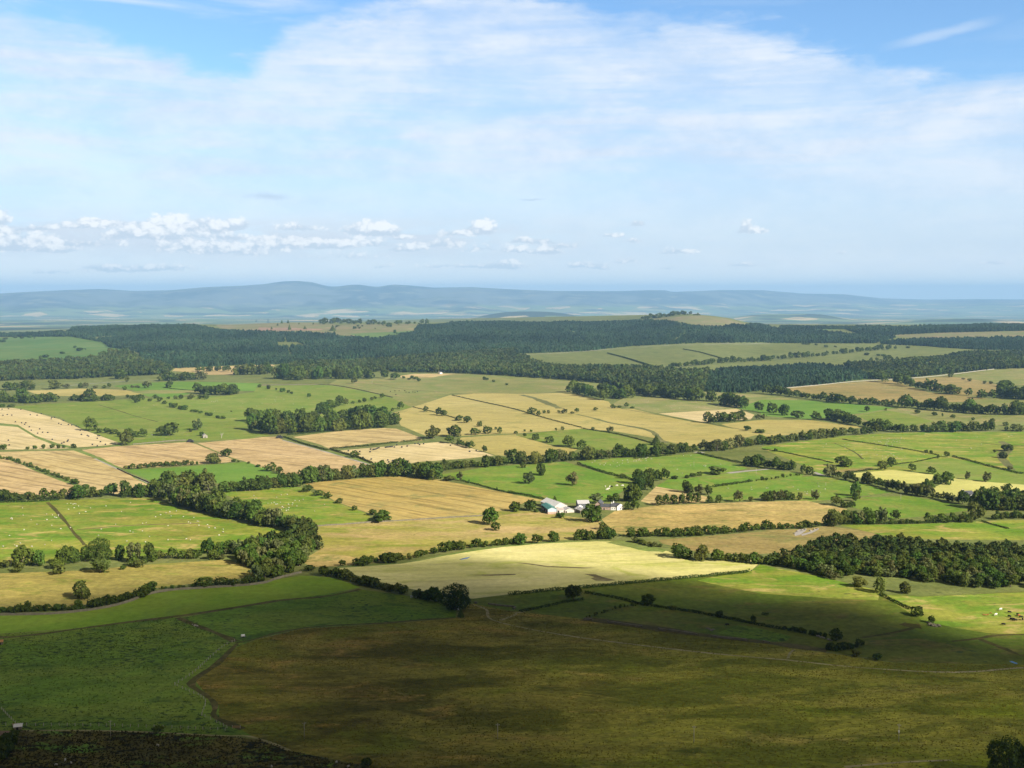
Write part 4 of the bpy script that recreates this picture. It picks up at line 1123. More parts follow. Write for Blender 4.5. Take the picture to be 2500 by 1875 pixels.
one('G1010,640,60,76 G1068,640,82,88', 'pair of trees beside the white farmhouse gable', 'go')
one('G1270,602,75,92 G1330,597,70,95 G1400,592,70,85 G1470,590,75,90 G1530,588,70,100 G1590,585,75,96 G1700,582,60,66 G1780,580,66,70', 'tree row beyond the tan rough field', 'ogd')
one('G1515,492,105,104 G1610,512,85,92 G1690,512,80,86', 'three ragged trees right of the farm', 'dp')
one('G1950,572,90,102 G2050,567,60,42 G2180,562,92,78 H450,552,72,85 H320,556,60,66', 'scattered trees along the tan field hedge', 'ogp')
row('grey clump at the corner of the tan rough field', 7, 60, 82, 'H20,562 H110,562 H200,557 H265,557', 'opg')
one('H790,522,88,122', '', 'green', label='tall poplar-like tree on the hedge right of the tan field')
row('long hedgerow below the pale mown field', 30, 60, 105, 'H555,356 H640,366 H740,392 H850,412 H960,432 H1100,472 H1200,502 H1300,517 H1440,537 H1550,557 H1700,592', 'dgop', (.7, 1.05))
one('H1400,505,115,125 H1480,432,80,98 H1560,422,110,108', 'clump at the corner of the pale mown field', 'dgo')
row('trees around the wooded farmstead', 11, 115, 150, 'H1790,622 H1900,632 H2000,642 H2100,642 H2212,642', 'dgo', (.75, 1.0))
row('trees behind the wooded farmstead', 7, 85, 110, 'H1850,562 H2000,562 H2150,572 H2212,575', 'dg')
one('H2065,497,92,76', '', 'dark', label='bare-topped dark tree above the wooded farmstead')
row('hedge trees right of the meadow corner', 10, 58, 85, 'H1380,752 H1500,747 H1650,742 H1780,742', 'dgo')
one('H1800,722,145,152', '', 'olive', label='large olive tree on the hedge before the wooded farmstead')
row('scrub along the lane at the right edge', 9, 45, 68, 'H1950,722 H2080,712 H2212,707', 'dgo')
row('tree cluster ending the tan rough field', 13, 85, 140, 'H540,772 H620,777 H700,752 H780,757 H860,757 H950,752 H1020,757', 'dgop', (.8, 1.1))
one('H1122,718,96,76', '', 'dark', label='rounded dark tree alone at the edge of the green meadow')
row('low scrub right of the tree cluster', 10, 26, 42, 'H1050,757 H1200,757 H1360,752', 'dgo')
row('trees above the cluster on the meadow side', 6, 58, 78, 'H610,600 H680,612 H750,632 H820,520', 'dgo')
row('stream scrub below the tan rough field', 30, 45, 75, 'G1000,862 G1150,862 G1300,862 G1500,862 G1700,847 G1900,832 G2100,812 G2212,792', 'dgg', (.9, 1.5))
row('stream scrub above the pale rocks', 12, 42, 66, 'H0,806 H120,802 H250,797 H400,790 H470,780', 'dg', (.9, 1.4))
one('G105,927,122,97 G245,920,104,82 G385,907,96,97', 'dark trio topping the hay field', 'dg')
row('leafy pair above the hay field corner', 6, 65, 85, 'G560,892 G610,890 G680,890 G735,887', 'gd', (.8, 1.1))
row('dark clump where farm stream meets hedge', 6, 78, 100, 'G755,887 G830,887 G895,882', 'dd', (.8, 1.1))
one('G800,802,85,64', '', 'olive', label='leaning bush on the stream below the great farm tree')
row('bushy hedge along the top of the hay field', 30, 42, 82, 'F830,1107 F930,1107 F1000,1082 F1130,1082 F1250,1062 F1350,1047 F1450,1022 F1600,992 F1700,982 F1800,962 F1900,952 F2000,947 F2100,937 F2212,922 G60,925', 'dgdo', (.9, 1.5))
one('F1645,992,100,92 F1150,1078,170,82 F930,1105,140,72', 'larger bushes of the hay field hedge', 'dg')
one('F745,1112,62,56', '', 'dark', label='small round bush left of the hay field hedge')
row('scrub at the right corner of the hay field', 8, 40, 62, 'G1050,907 G1150,932 G1220,952 G1295,952', 'op', (.9, 1.4))
one('G1460,1042,185,122', '', 'dark', label='flat-topped dark tree at the right tip of the hay field')
one('G1632,1067,122,142', '', 'olive', label='tall olive willow at the right tip of the hay field')
row('willow scrub leading into the dense wood', 11, 70, 98, 'G1750,1062 G1850,1067 G1950,1077 G2100,1092 G2212,1102', 'ogd', (.9, 1.3))
# left foreground rows
one('E190,1112,195,168 E335,1112,102,132 E550,1097,132,148 E620,1087,102,140 E480,1132,125,84 E720,1072,102,132 E840,1064,225,185 E1005,1062,97,128', 'big stream trees by the yellow-green pasture', 'dgg')
one('E40,1127,105,64 E160,1162,112,82 E500,1182,112,76', 'low grey bushes below the big stream trees', 'op')
one('E850,1167,175,155', '', 'olive', label='light rounded tree in front of the big stream trees')
one('E1130,1082,132,165', '', 'pale', label='pale thin-leaved tree between two dark stream trees')
one('E1270,1062,118,148', '', 'dark', label='upright oval tree in the stream row with full dark crown')
one('E1130,1112,92,82 E1170,1124,96,62 E1225,1090,70,60 E1290,1077,72,62 E1350,1052,95,72', 'bushes around the pale thin-leaved tree', 'god')
one('E1460,1047,97,92', '', 'green', label='round bright green tree in the stream row')
one('E1540,1050,80,70 E1600,1048,90,80 E1660,1046,80,72 E1800,1057,115,88 E1880,1060,70,50', 'shrubs between stream row and broad belt', 'gop')
one('E1752,1004,125,128', '', 'green', label='tall green tree where the stream row joins the broad belt')
row('upper edge of the broad tree belt', 10, 110, 140, 'E1830,1010 E1950,1010 E2050,1012 E2160,1015', 'gopd', (.85, 1.1))
one('E1035,1142,52,36', '', 'green', kind='bush', label='single round bush on the rough green bank')
one('E690,1387,155,145', '', 'olive', label='lone open-crowned tree in the tan rush field')
one('E230,1472,62,62', '', 'dark', label='small dark tree above the stream bushes at far left')
row('low stream bushes above the stone wall', 22, 34, 58, 'E0,1512 E150,1502 E300,1492 E450,1490 E600,1482 E720,1472', 'dd', (1.0, 1.7))
row('dark stream bushes before the wall bend', 20, 50, 86, 'E760,1472 E900,1442 E1000,1422 E1100,1392 E1200,1372 E1290,1325', 'ddg', (.9, 1.4))
one('E665,1452,62,54 E1270,1322,74,62', 'taller bushes among the dark stream scrub', 'dg')
row('thin scrub along the upper stream wall', 5, 24, 36, 'E1340,1312 E1450,1305 E1580,1300', 'dg')
one('E1712,1287,182,76', '', 'dark', label='wide dark bush behind the stone wall')
one('E1865,1277,112,78 E1972,1277,114,58', 'pair of bushes right of the wide dark bush', 'dg')
row('bushes under the broad tree belt', 8, 48, 68, 'E2050,1262 E2130,1252 E2212,1247 F60,1242', 'dg')
one('F590,1192,112,88', '', 'green', label='leafy tree at the top corner of the shaded pasture')
one('F640,1197,62,56 F470,1152,104,52', 'bushes beside the leafy corner tree', 'dg')
row('hedgerow between pale hay field and shaded pasture', 20, 52, 86, 'F680,1202 F760,1222 F820,1242 F900,1262 F980,1282 F1050,1302 F1130,1322 F1200,1342 F1290,1352', 'ddo', (.8, 1.3))
one('F950,1277,130,92 F1260,1352,102,82', 'larger bushes of the hay field hedgerow', 'dg')
row('bushes left of the great dark tree', 6, 68, 88, 'F1340,1377 F1430,1392 F1505,1402', 'dd', (1.0, 1.3))
one('F1535,1412,130,130', '', 'dark', label='dark tree tucked against the great dark tree')
one('F1700,1472,275,218', '', 'dark', label='great dark domed tree at the end of the hedgerow')
one('F1745,1542,62,84', '', 'dark', kind='conifer', label='small conical evergreen below the great dark tree')
# field trees
one('F455,487,100,62 F545,517,92,48 F622,542,76,58 F720,582,70,48 F850,642,62,42 F1000,682,92,52', 'bushes stepping down the golden hay field edge', 'ddg')
one('F1085,737,180,92', '', 'green', kind='bush', label='wide bush at the lowest corner of the golden hay field')
one('F1990,762,145,155', '', 'green', label='big round tree alone below the golden hay field')
one('F2040,812,92,74', '', 'dark', label='smaller tree beside the big round tree below the hay field')
one('F2200,652,92,88 G62,652,92,88 G190,642,122,94', 'dark trees left of the green-roofed barn', 'dg')
one('G240,657,42,28 G445,707,76,48', 'bushes in front of the green-roofed barn', 'gd', 'bush')
one('G715,742,165,155', '', 'green', label='large leafy tree standing in front of the farm buildings')
one('G285,347,97,108', '', 'dark', label='full dark tree in the pasture behind the farm')
one('G175,417,112,108', '', 'pale', label='pale half-bare tree in the pasture behind the farm')
one('G545,432,112,118', '', 'pale', label='grey leaning tree in the pasture behind the farm')
one('G395,572,36,52', '', 'green', label='slender tree rising behind the pale barn roof')
one('G970,372,56,42 G1400,378,60,30', 'round bushes on the hedge of the lane pasture', 'dg', 'bush')
one('G1760,337,152,66', '', 'olive', kind='bush', label='wide grey bush at the start of the pale lane')
row('broken hedge below the wide grey bush', 6, 24, 44, 'G1490,372 G1540,362 G1620,350', 'dg')
one('G125,282,58,44', '', 'dark', label='small tree under the belt behind the farm pasture')
one('F1735,392,62,78 F1655,392,112,48', 'thin trees below the corner clump', 'po')
one('F1815,412,32,40 F2050,472,32,32', 'pair of tiny conical trees on the pasture line', 'dark', 'conifer')
one('F140,312,112,74 F215,334,62,62', 'pair of trees at the stubble edge by the meadow', 'dg')
one('F850,197,82,62', '', 'green', label='round bush on the hedge of the pale bale field')
one('E1910,192,92,72', '', 'dark', label='dark tree at the corner between two reddish stubbles')
one('E1802,247,122,88', '', 'olive', label='olive tree at the end of the hawthorn row')
one('E625,116,42,36', '', 'dark', kind='bush', label='dark round bush where the green baulks cross')
one('E30,130,60,42 E235,129,30,24 E292,126,38,30 E370,122,36,36 E440,120,40,36 E490,119,36,32 E540,116,30,26', 'green strip between the stubbles', 'ogd', 'bush')
row('hawthorn dots climbing the left stubble edge', 32, 18, 34, 'E5,180 E90,215 E170,247 E250,272 E310,300 E400,332 E500,367 E580,392', 'dgo', (.8, 1.2), kind='bush')
one('E630,422,72,46 E730,458,60,36 E785,475,50,32', 'bushes at the foot of the left stubble edge', 'dg', 'bush')
row('hawthorn row above the vivid green meadow', 20, 30, 48, 'E1050,297 E1110,292 E1240,282 E1370,272 E1500,267 E1610,260 E1670,257', 'dgo', (.8, 1.3))
one('E1970,235,40,26 E2010,237,24,16 E2100,248,30,18 E2180,275,50,20', 'right corner of the vivid meadow', 'go', 'bush')
one('A765,1387,117,112', '', 'green', label='round tree above the bale field corner')
one('A1062,1507,126,132', '', 'olive', label='brownish round tree at the tip of the bale field')
one('A840,1407,60,38 A900,1407,66,44 A960,1417,66,46 A1010,1437,50,40 A1100,1442,64,78 A1150,1440,60,48 A1210,1437,76,68', 'scrub between two pasture trees', 'dgd')
one('A1430,1427,165,108', '', 'dark', label='broad dark tree in the pasture near the stone hut')
one('A1340,1402,52,42 A1605,1397,32,30 A1700,1432,42,36', 'small bushes near the stone hut', 'dg', 'bush')
one('A1660,1382,106,98', '', 'pale', label='open grey-green tree above the stone hut')
one('A1870,1452,48,58', '', 'pale', 'dead', label='bare bleached dead tree right of the stone hut')
row('bushy bank at the far left above the bale field', 13, 38, 70, 'A0,1155 A100,1147 A200,1152 A300,1157 A400,1142 A475,1140', 'dg', (1.0, 1.6))
one('A190,1145,110,112 A30,1142,95,92', 'taller trees of the far left bushy bank', 'dgo')
one('A20,1190,45,28 A90,1190,60,24', 'low bushes at the bale field top', 'dg', 'bush')
row('thicket bank above the sheep pasture', 12, 36, 60, 'A580,1132 A650,1132 A720,1140 A830,1137 A890,1137 A980,1130', 'dg', (1.0, 1.5))
one('A755,1140,112,104', '', 'dark', label='tallest tree of the thicket bank above the sheep pasture')
one('A1075,1112,40,30 A1120,1132,56,44 A1160,1152,60,42 A1195,1128,56,48 A1170,1110,50,30 A1265,1140,36,26 A1310,1117,46,34 A1345,1142,52,38 A1390,1162,46,30', 'gorse clump right of the thicket bank', 'dg')
one('A1440,1187,44,38 A1475,1195,50,42 A1515,1205,40,30 A1550,1212,62,40 A1620,1226,30,18 A1650,1232,46,24 A1690,1240,40,20 A1745,1256,36,24 A1780,1262,52,28 A1840,1282,40,24 A1880,1287,48,26', 'broken bush line crossing the sheep pasture', 'dg', 'bush')
one('A1422,1120,30,22 A1480,1122,40,32 A1530,1122,50,40 A1610,1122,58,46 A1690,1122,56,38 A1740,1122,62,44', 'bushes in a line below the round copse', 'dgo')
row('loose trees by the left lane', 7, 60, 92, 'A40,1042 A110,1047 A230,1042 A310,1040', 'dgo')
one('A460,1037,112,78 A560,1032,60,40 A680,1030,44,46 A725,1028,56,50 A800,1030,58,26 A880,1030,44,26 A920,1022,42,36 A1050,1047,46,36 A1110,1026,50,22 A1160,1026,40,24', 'scattered trees along the left lane', 'dgop')
one('A1238,1027,72,58', '', 'pale', label='pale thin tree in the bright meadow')
one('A1430,1022,68,58', '', 'dark', label='spreading little tree in the bright meadow by the lane')
one('A1020,952,112,88', '', 'green', label='bright round tree at the foot of the left forest')
one('A1070,977,42,56', '', 'olive', label='small tree beside the bright round tree')
row('tree group below the small tan hay field', 13, 56, 85, 'A1330,967 A1420,967 A1520,962 A1600,962 A1680,957 A1750,952', 'dgop')
row('hedge along the small tan hay field', 8, 36, 50, 'A1650,890 A1750,890 A1870,887 A1950,887', 'dg')
row('copse right of the pink stubble strip', 12, 75, 100, 'A1980,917 A2060,917 A2150,912 A2212,912 B50,912 B140,907', 'dgo', (.8, 1.1))
row('large trees along the lane wood edge', 18, 88, 125, 'B190,950 B340,962 B450,952 B560,952 B640,947 B700,952 B780,952 B900,947 B1000,947', 'gdgo', (.8, 1.1))
one('B1105,947,78,80 B1185,957,88,62', 'last trees of the wood edge by the thin tan field', 'dg')
one('B850,992,58,66', '', 'olive', label='single olive tree in front of the wood edge')
one('B1262,948,30,22 B1335,947,36,26 B1365,955,40,26 B1390,972,36,28 B1310,958,30,16', 'dots of scrub below the thin tan field', 'dg', 'bush')
one('B1945,957,34,28 B1970,962,28,22 B2020,977,34,22 B2135,1002,30,16', 'row of dark shrubs on the olive pasture', 'dark', 'bush')
one('B50,1022,36,28 B120,1035,38,34 B185,1045,24,18 B240,1062,52,36 B290,1068,30,26 B320,1078,30,22 B465,1105,36,34', 'scattered bushes in the upper sheep pasture', 'dg', 'bush')
one('B690,1188,70,52 B835,1160,34,24 B890,1152,38,28 B930,1147,52,38 B992,1132,34,30 B1020,1122,34,26 B1080,1112,48,42', 'line of small trees crossing the sheep pasture', 'dgo')
one('B1235,1207,62,68 B1170,1222,30,30', 'pair where sheep pasture meets gold', 'dg')
one('B1450,1227,46,52 B1562,1257,62,70 B1605,1262,64,52 B1730,1302,76,50 B1800,1322,76,60 B1905,1352,50,50', 'dark trees descending the golden slope', 'dg')
one('B1965,1414,78,74 B2075,1414,46,62 B1865,1422,106,62 B2000,1385,30,30 B2040,1380,32,26', 'lower hedge of the golden slope', 'dg')
one('B1512,1452,142,116', '', 'olive', label='full olive tree left of the big oak on the slope')
one('B1685,1437,148,104', '', 'dark', label='big spreading oak at the foot of the golden slope')
one('B1655,1492,84,72', '', 'green', label='tree directly below the big spreading oak')
row('scrub descending from the big oak', 6, 48, 68, 'B1720,1505 B1770,1522 B1840,1535', 'dg')
one('B1945,1567,52,58 B2130,1612,50,62', 'lone trees in the gold field above the belt', 'dark')
one('C205,1247,76,62 C260,1257,46,42 C305,1242,32,32 C342,1242,34,30 C430,1237,36,24 C475,1242,56,44 C540,1247,36,24 C585,1232,46,38', 'thorn trees along the fold of the golden slope', 'dogp')
one('C740,1217,42,30 C885,1197,56,32 C940,1195,36,20 C1000,1187,52,38 C1048,1200,36,18', 'thorns on the upper fence of the golden slope', 'dg')
one('C1250,1507,104,92', '', 'dark', kind='conifer', label='dark conical tree at the end of the rushy gully')
one('C65,1417,40,30 C140,1435,36,30 C140,1395,22,20 C195,1398,24,22 C235,1462,66,56 C350,1487,76,58 C515,1522,132,98 C625,1542,92,80', 'field oaks in the green pasture of the slope', 'dg')
one('C405,1385,22,24 C460,1382,36,32 C720,1378,40,24 C860,1397,64,52', 'little trees on the oak pasture fence', 'op')
one('C2020,1387,58,42 C2130,1407,82,32', 'bushes in the tan field by the belt', 'dg', 'bush')
row('thicket beside the wedge of tan stubble', 10, 58, 85, 'C1675,1322 C1730,1327 C1780,1317 C1850,1312 C1900,1312 C1970,1302', 'dgo', (.8, 1.1))
one('C2000,1305,50,36 C2110,1292,50,46 C2160,1292,50,46', 'thorns right of the tan stubble wedge', 'opd')
row('small copse below the far dark hedge', 5, 30, 42, 'C1060,867 C1120,870 C1175,868', 'dg')
row('hedge trees below the far green field', 18, 40, 55, 'C1345,852 C1420,852 C1500,847 C1600,840 C1700,827 C1790,817 C1920,812', 'dg', (.9, 1.3))
row('far hedge trees under the sheep hill', 18, 32, 46, 'C1950,812 C2100,802 C2212,797 D0,797 D100,787 D205,782', 'dg', (.9, 1.3))
row('far shelter belt between the green hill fields', 26, 34, 52, 'D225,777 D350,772 D480,760 D600,747 D750,732 D900,717 D1000,707 D1140,697', 'dg', (.8, 1.1))
row('thorns in front of the long plantation', 9, 22, 40, 'D850,815 D940,805 D1000,800 D1060,790 D1150,780', 'dg')
one('D880,750,50,22 D980,755,40,16 D1030,757,50,16 D370,660,70,12 D460,668,26,16 D540,685,40,22 D620,685,26,14 D1230,690,50,16', 'specks of scrub in the far hill fields', 'dark', 'bush')
one('D1025,977,116,74', '', 'green', label='dome-shaped bush against the long plantation wall')
one('D1595,935,45,45', '', 'dark', label='single tree in front of the white plantation wall')
one('D885,1227,58,48 D1045,1217,26,22 D1140,1200,30,26 D720,1255,30,26', 'small trees on the edge of the bright green field', 'dgo')
one('D1315,1242,56,32 D1455,1262,50,34 D1523,1270,20,30 D1612,1282,42,32 D1780,1300,34,26 D1942,1322,52,40 D2055,1347,44,34 D2062,1385,40,36', 'thorn trees dotting the olive pasture', 'dg')
one('D1745,1092,68,62 D1850,1112,106,70 D1945,1114,64,72 D2055,1017,104,54 D2150,1392,115,56', 'dark trees among the rough ground at far right', 'dgo')
one('D1755,972,44,26 D1880,992,34,26 D1935,995,34,26 D1700,955,30,14', 'dry bushes above the far right rough ground', 'op', 'bush')
one('H115,147,30,30 H1387,158,34,28 H1427,160,28,24 H1487,205,26,36 H1560,192,62,44', 'thorns on the wide sheep pasture walls', 'dg')
one('H680,272,148,88', '', 'green', label='broad rounded tree alone in the wide sheep pasture')
one('H1015,302,92,80 H1095,278,82,84', 'pair of pine-like trees at the brown rushy patch', 'do')
one('H1270,312,78,62 H1430,334,80,60 H1735,382,46,68 H1900,402,78,82', 'field trees above the pale mown fields', 'dgop')
one('H2070,142,94,54 H2040,202,76,54 H1962,155,26,26 H2095,300,50,30', 'gully bushes in the right hand sheep field', 'pod', 'bush')
row('dark trees at the end of the pale lane', 14, 72, 98, 'G1965,267 G2060,274 G2150,275 H50,284 H150,297 H285,304', 'dg', (.8, 1.1))
one('H350,328,56,74 H402,342,66,80', 'two trees left of the lane end', 'dg')
one('H820,1287,135,88', '', 'olive', label='squat sunlit bush below the dense wood')
one('H1000,1338,115,134', '', 'olive', label='tall feathery sunlit tree below the dense wood')
one('H1215,1343,98,95', '', 'olive', label='small sunlit tree on a pale trunk below the dense wood')
one('H1310,1532,104,84', '', 'dark', label='dark rounded bush on the pasture ditch')
one('H1435,1592,66,58', '', 'dark', label='dark bush growing beside the stone heap')
# pasture on the right, in shade
one('K555,242,145,135', '', 'dark', label='irregular tree with a bleached dead top on the shaded pasture')
one('K1180,287,115,98', '', 'dark', label='dark tree at the joint of two pasture hedges')
one('K1395,322,62,36', '', 'olive', kind='bush', label='low bush on the hedge right of the dark tree')
one('K1580,347,34,18', '', 'dark', kind='bush', label='tiny bush halfway along the pasture hedge')
one('K1785,387,66,62', '', 'dark', label='round dark bush on the pasture hedge')
one('K2070,442,46,78', '', 'dark', label='slim upright dark bush on the pasture hedge')
row('dark clipped row above the pale stones', 16, 30, 46, 'L190,492 L300,512 L420,537 L550,560', 'dd', (.7, 1.1))
one('L625,582,106,100', '', 'dark', label='dark tree at the end of the clipped row')
row('dark thicket at the corner of the moor', 10, 48, 68, 'L555,662 L650,672 L720,655 L790,642 L845,632', 'dd', (.9, 1.2))
one('L790,717,80,54', '', 'olive', kind='bush', label='thin bush on the moor edge below the thicket')
one('L975,747,78,54', '', 'dark', kind='bush', label='dark bush on the moor edge right of the thicket')
one('L2060,1790,350,370', '', 'dark', label='near black-green tree in the bottom right corner')
one('L2290,1800,340,350', '', 'dark', label='second black-green tree cut by the right frame edge')
one('J950,1642,106,66', '', 'dark', kind='bush', label='dark bush in the wet corner of the moor')
row('dark hedge beside the brown gateway soil', 12, 80, 120, 'I10,1640 I40,1570 I80,1490 I125,1405', 'dd', (.8, 1.1), kind='bush')
one('I1330,1352,90,44', '', 'dark', kind='bush', label='low bush beside the lane at the post fence')
row('broken hedge across the shaded pasture', 14, 16, 32, 'K640,395 K730,375 K860,332 K940,312 K1030,292 K1100,288', 'dog', kind='bush')
row('meadow hedge right of the farm', 10, 16, 30, 'G1730,447 G1850,430 G1980,412 G2080,395 G2212,385', 'dg', kind='bush')
row('meadow hedge by the lane end', 9, 16, 30, 'H30,384 H120,375 H190,362 H270,352 H340,350', 'dg', kind='bush')
one('B20,470,18,26 B120,475,26,34 B235,482,26,30 B288,480,26,30 B300,535,34,50 B430,530,30,30 B200,500,20,22 B380,490,16,18 B500,490,18,20 B665,545,66,54 B150,530,22,24', 'scattered pines in the felled forest clearing', 'dark', 'conifer')
row('wooded crest left of the far upland pasture', 14, 34, 50, 'B545,490 B650,485 B750,482 B900,492', 'dd', (1.0, 1.5))
row('crest trees of the far upland pasture', 14, 22, 44, 'B950,490 B1050,492 B1130,505 B1200,490 B1270,490 B1330,490 B1400,488 B1490,488', 'dg', (1.0, 1.5))
one('B850,530,36,24 B890,528,26,18 B880,510,30,18 B915,510,20,14 B1025,528,12,10 B1140,515,50,30 B1190,570,24,36', 'bushes in the far upland pasture', 'dg', 'bush')
row('dark copse on the bare hilltop', 20, 26, 44, 'C1135,452 C1250,440 C1350,425 C1450,412 C1545,412', 'dd', (1.0, 1.5))
row('thin trees on the hilltop skyline', 6, 14, 22, 'C1560,414 C1620,418', 'do')
one('C560,478,40,22 C740,468,90,14 C855,460,26,20 C1020,460,30,16', 'lone trees along the far forest skyline', 'dg')
one('A135,605,40,18 A185,612,36,20 A250,605,44,20 A290,612,16,12 A20,640,50,20 A45,620,40,20 A245,825,50,30 A305,815,46,30 A340,785,26,30 A380,770,56,24 A530,738,46,18 A630,690,26,20 A665,715,56,28 A720,705,14,12 A480,588,14,12 A355,585,20,14', 'bushes scattered on the far left hillside', 'dg', 'bush')
row('straggling scrub below the far left hillside', 18, 26, 46, 'A540,805 A640,800 A760,790 A850,775 A930,740 A1000,725 A1090,718', 'dgo', (1.0, 1.5))

# ------------------------------------------------------------------ build them: the largest as things, the rest as one far mass
def place_plants():
    items = []
    for (px, py, w, h, kind, tone, place, label) in PLANTS:
        x, y = ground_at(px, py)
        z = float(terrain(x, y))
        d = math.sqrt(x * x + y * y + (CAM_Z - z) ** 2)
        wm, hm = .90 * w * d / F, .97 * h * d / F
        if kind == 'auto':
            kind = 'tree' if hm > 4.6 else 'bush'
        if kind == 'tree' and wm > 2.2 * hm:
            wm = 2.2 * hm
        items.append(dict(px=px, py=py, w=w, h=h, x=x, y=y, z=z, wm=wm, hm=hm, kind=kind, tone=tone, place=place, label=label, area=w * h, inframe=-10 < px < 2510))
    # number the members of each place from the left
    by = {}
    for it in items:
        if not it['label']:
            by.setdefault((it['place'], it['kind']), []).append(it)
    nouns = {'tree': 'tree', 'bush': 'bush', 'conifer': 'conifer', 'dead': 'dead tree'}
    for (place, kind), L in by.items():
        L.sort(key=lambda q: q['px'])
        i = 0
        for it in L:
            i += it['px'] > 2
            it['label'] = '%s %s, %s from left in %s' % (ADJ[it['tone']], nouns[kind], ordinal(max(i, 1)), place)
    keep = {'tree': 300, 'bush': 240, 'conifer': 60, 'dead': 9}
    rest = {'tree': [], 'bush': [], 'conifer': [], 'dead': []}
    names = {'tree': 'broadleaf_tree', 'bush': 'bush', 'conifer': 'conifer', 'dead': 'dead_tree'}
    cats = {'tree': 'tree', 'bush': 'bush', 'conifer': 'conifer', 'dead': 'dead tree'}
    cnt = {}
    for it in sorted(items, key=lambda q: -(q['area'] if q['inframe'] else -1)):
        kd = it['kind']
        cnt[kd] = cnt.get(kd, 0) + 1
        if cnt[kd] > keep[kd] or not it['inframe']:
            rest[kd].append(it)
            continue
        lib = LIB[(kd, it['tone'])] if (kd, it['tone']) in LIB else LIB[(kd, 'dark')] if kd == 'conifer' else LIB[('tree', it['tone'])]
        r = random.Random(int(it['px'] * 31 + it['py'] * 17))
        if kd == 'tree' and it['area'] > 3000:
            lib = LIB[('fine', 'dark')]
        var = lib[r.randrange(len(lib))]
        rz = r.uniform(0, 6.28)
        loc = (it['x'], it['y'], it['z'] - .1)
        sq = r.uniform(.85, 1.18)
        scale = (it['wm'] * sq, it['wm'] / sq, it['hm'])
        grp = 'plants of the ' + it['place'] if it['place'] else None
        if kd in ('tree', 'conifer') and it['area'] > 620 and 'crown' in var:
            o = empty(names[kd], loc, rz)
            c = link('crown', var['crown'], o)
            t = link('trunk', var['trunk'], o)
        else:
            o = link(names[kd], var['both'])
            o.location = loc
            o.rotation_euler = (0, 0, rz)
        o.scale = scale
        tag(o, it['label'], cats[kd], grp)
    for kd, tones in (('tree', 'far_trees'), ('bush', 'far_bushes')):
        VV, QQ, MI, n = [], [], [], 0
        mats = [LEAF[t] for t in ('dark', 'green', 'olive', 'pale')]
        for it in rest[kd]:
            lib = LIB[(kd, it['tone'])]
            r = random.Random(int(it['px'] * 31 + it['py'] * 17))
            V, Q = lib[r.randrange(len(lib))]['far']
            a = r.uniform(0, 6.28)
            R = np.array([[math.cos(a), -math.sin(a), 0], [math.sin(a), math.cos(a), 0], [0, 0, 1]])
            W = (V @ R.T) * np.array([it['wm'], it['wm'], it['hm']]) + np.array([it['x'], it['y'], it['z'] - .1])
            VV.append(W)
            QQ.append(Q + n)
            MI.append(np.full(len(Q), ('dark', 'green', 'olive', 'pale').index(it['tone'])))
            n += len(V)
        if VV:
            o = link(tones, mesh_np(tones, np.concatenate(VV), np.concatenate(QQ), mats, np.concatenate(MI)))
            tag(o, {'tree': 'small far trees of the distant hedgerows and wood edges', 'bush': 'small far bushes dotted over the distant fields'}[kd], tones.replace('_', ' '), None, 'stuff')
place_plants()

# ------------------------------------------------------------------ woods
def scatter(poly_s, spacing, seed, holes=(), dmax=6300):
    P = [widen(p) for p in pts(poly_s)]
    W = np.array([ground_at(*p) for p in dense(P, True, 30)])
    W = W[np.hypot(W[:, 0], W[:, 1]) < dmax + 300] if len(W) else W
    r = np.random.default_rng(seed)
    hx, hy = np.ptp(W[:, 0]) / 2, np.ptp(W[:, 1]) / 2
    rad = math.hypot(hx, hy)
    cx, cy = W[:, 0].min() + hx, W[:, 1].min() + hy
    gx = np.arange(cx - min(rad, hx * .85 + hy * .54), cx + min(rad, hx * .85 + hy * .54), spacing)
    gy = np.arange(cy - min(rad, hx * .54 + hy * .85), cy + min(rad, hx * .54 + hy * .85), spacing)
    X, Y = np.meshgrid(gx, gy)
    X = (X + r.uniform(-.48, .48, X.shape) * spacing).ravel()
    Y = (Y + r.uniform(-.48, .48, Y.shape) * spacing).ravel()
    cx, cy = X.mean(), Y.mean()
    X, Y = cx + (X - cx) * .8434 - (Y - cy) * .5373, cy + (X - cx) * .5373 + (Y - cy) * .8434
    k = np.hypot(X, Y) < dmax
    X, Y = X[k], Y[k]
    Z = terrain(X, Y)
    PX, PY, _ = to_px(X, Y, Z)
    k = inside(P, PX, PY) & (np.abs(PX - 1250) < 1420)
    for h in holes:
        k &= ~inside(pts(h), PX, PY)
    return X[k], Y[k], Z[k], r
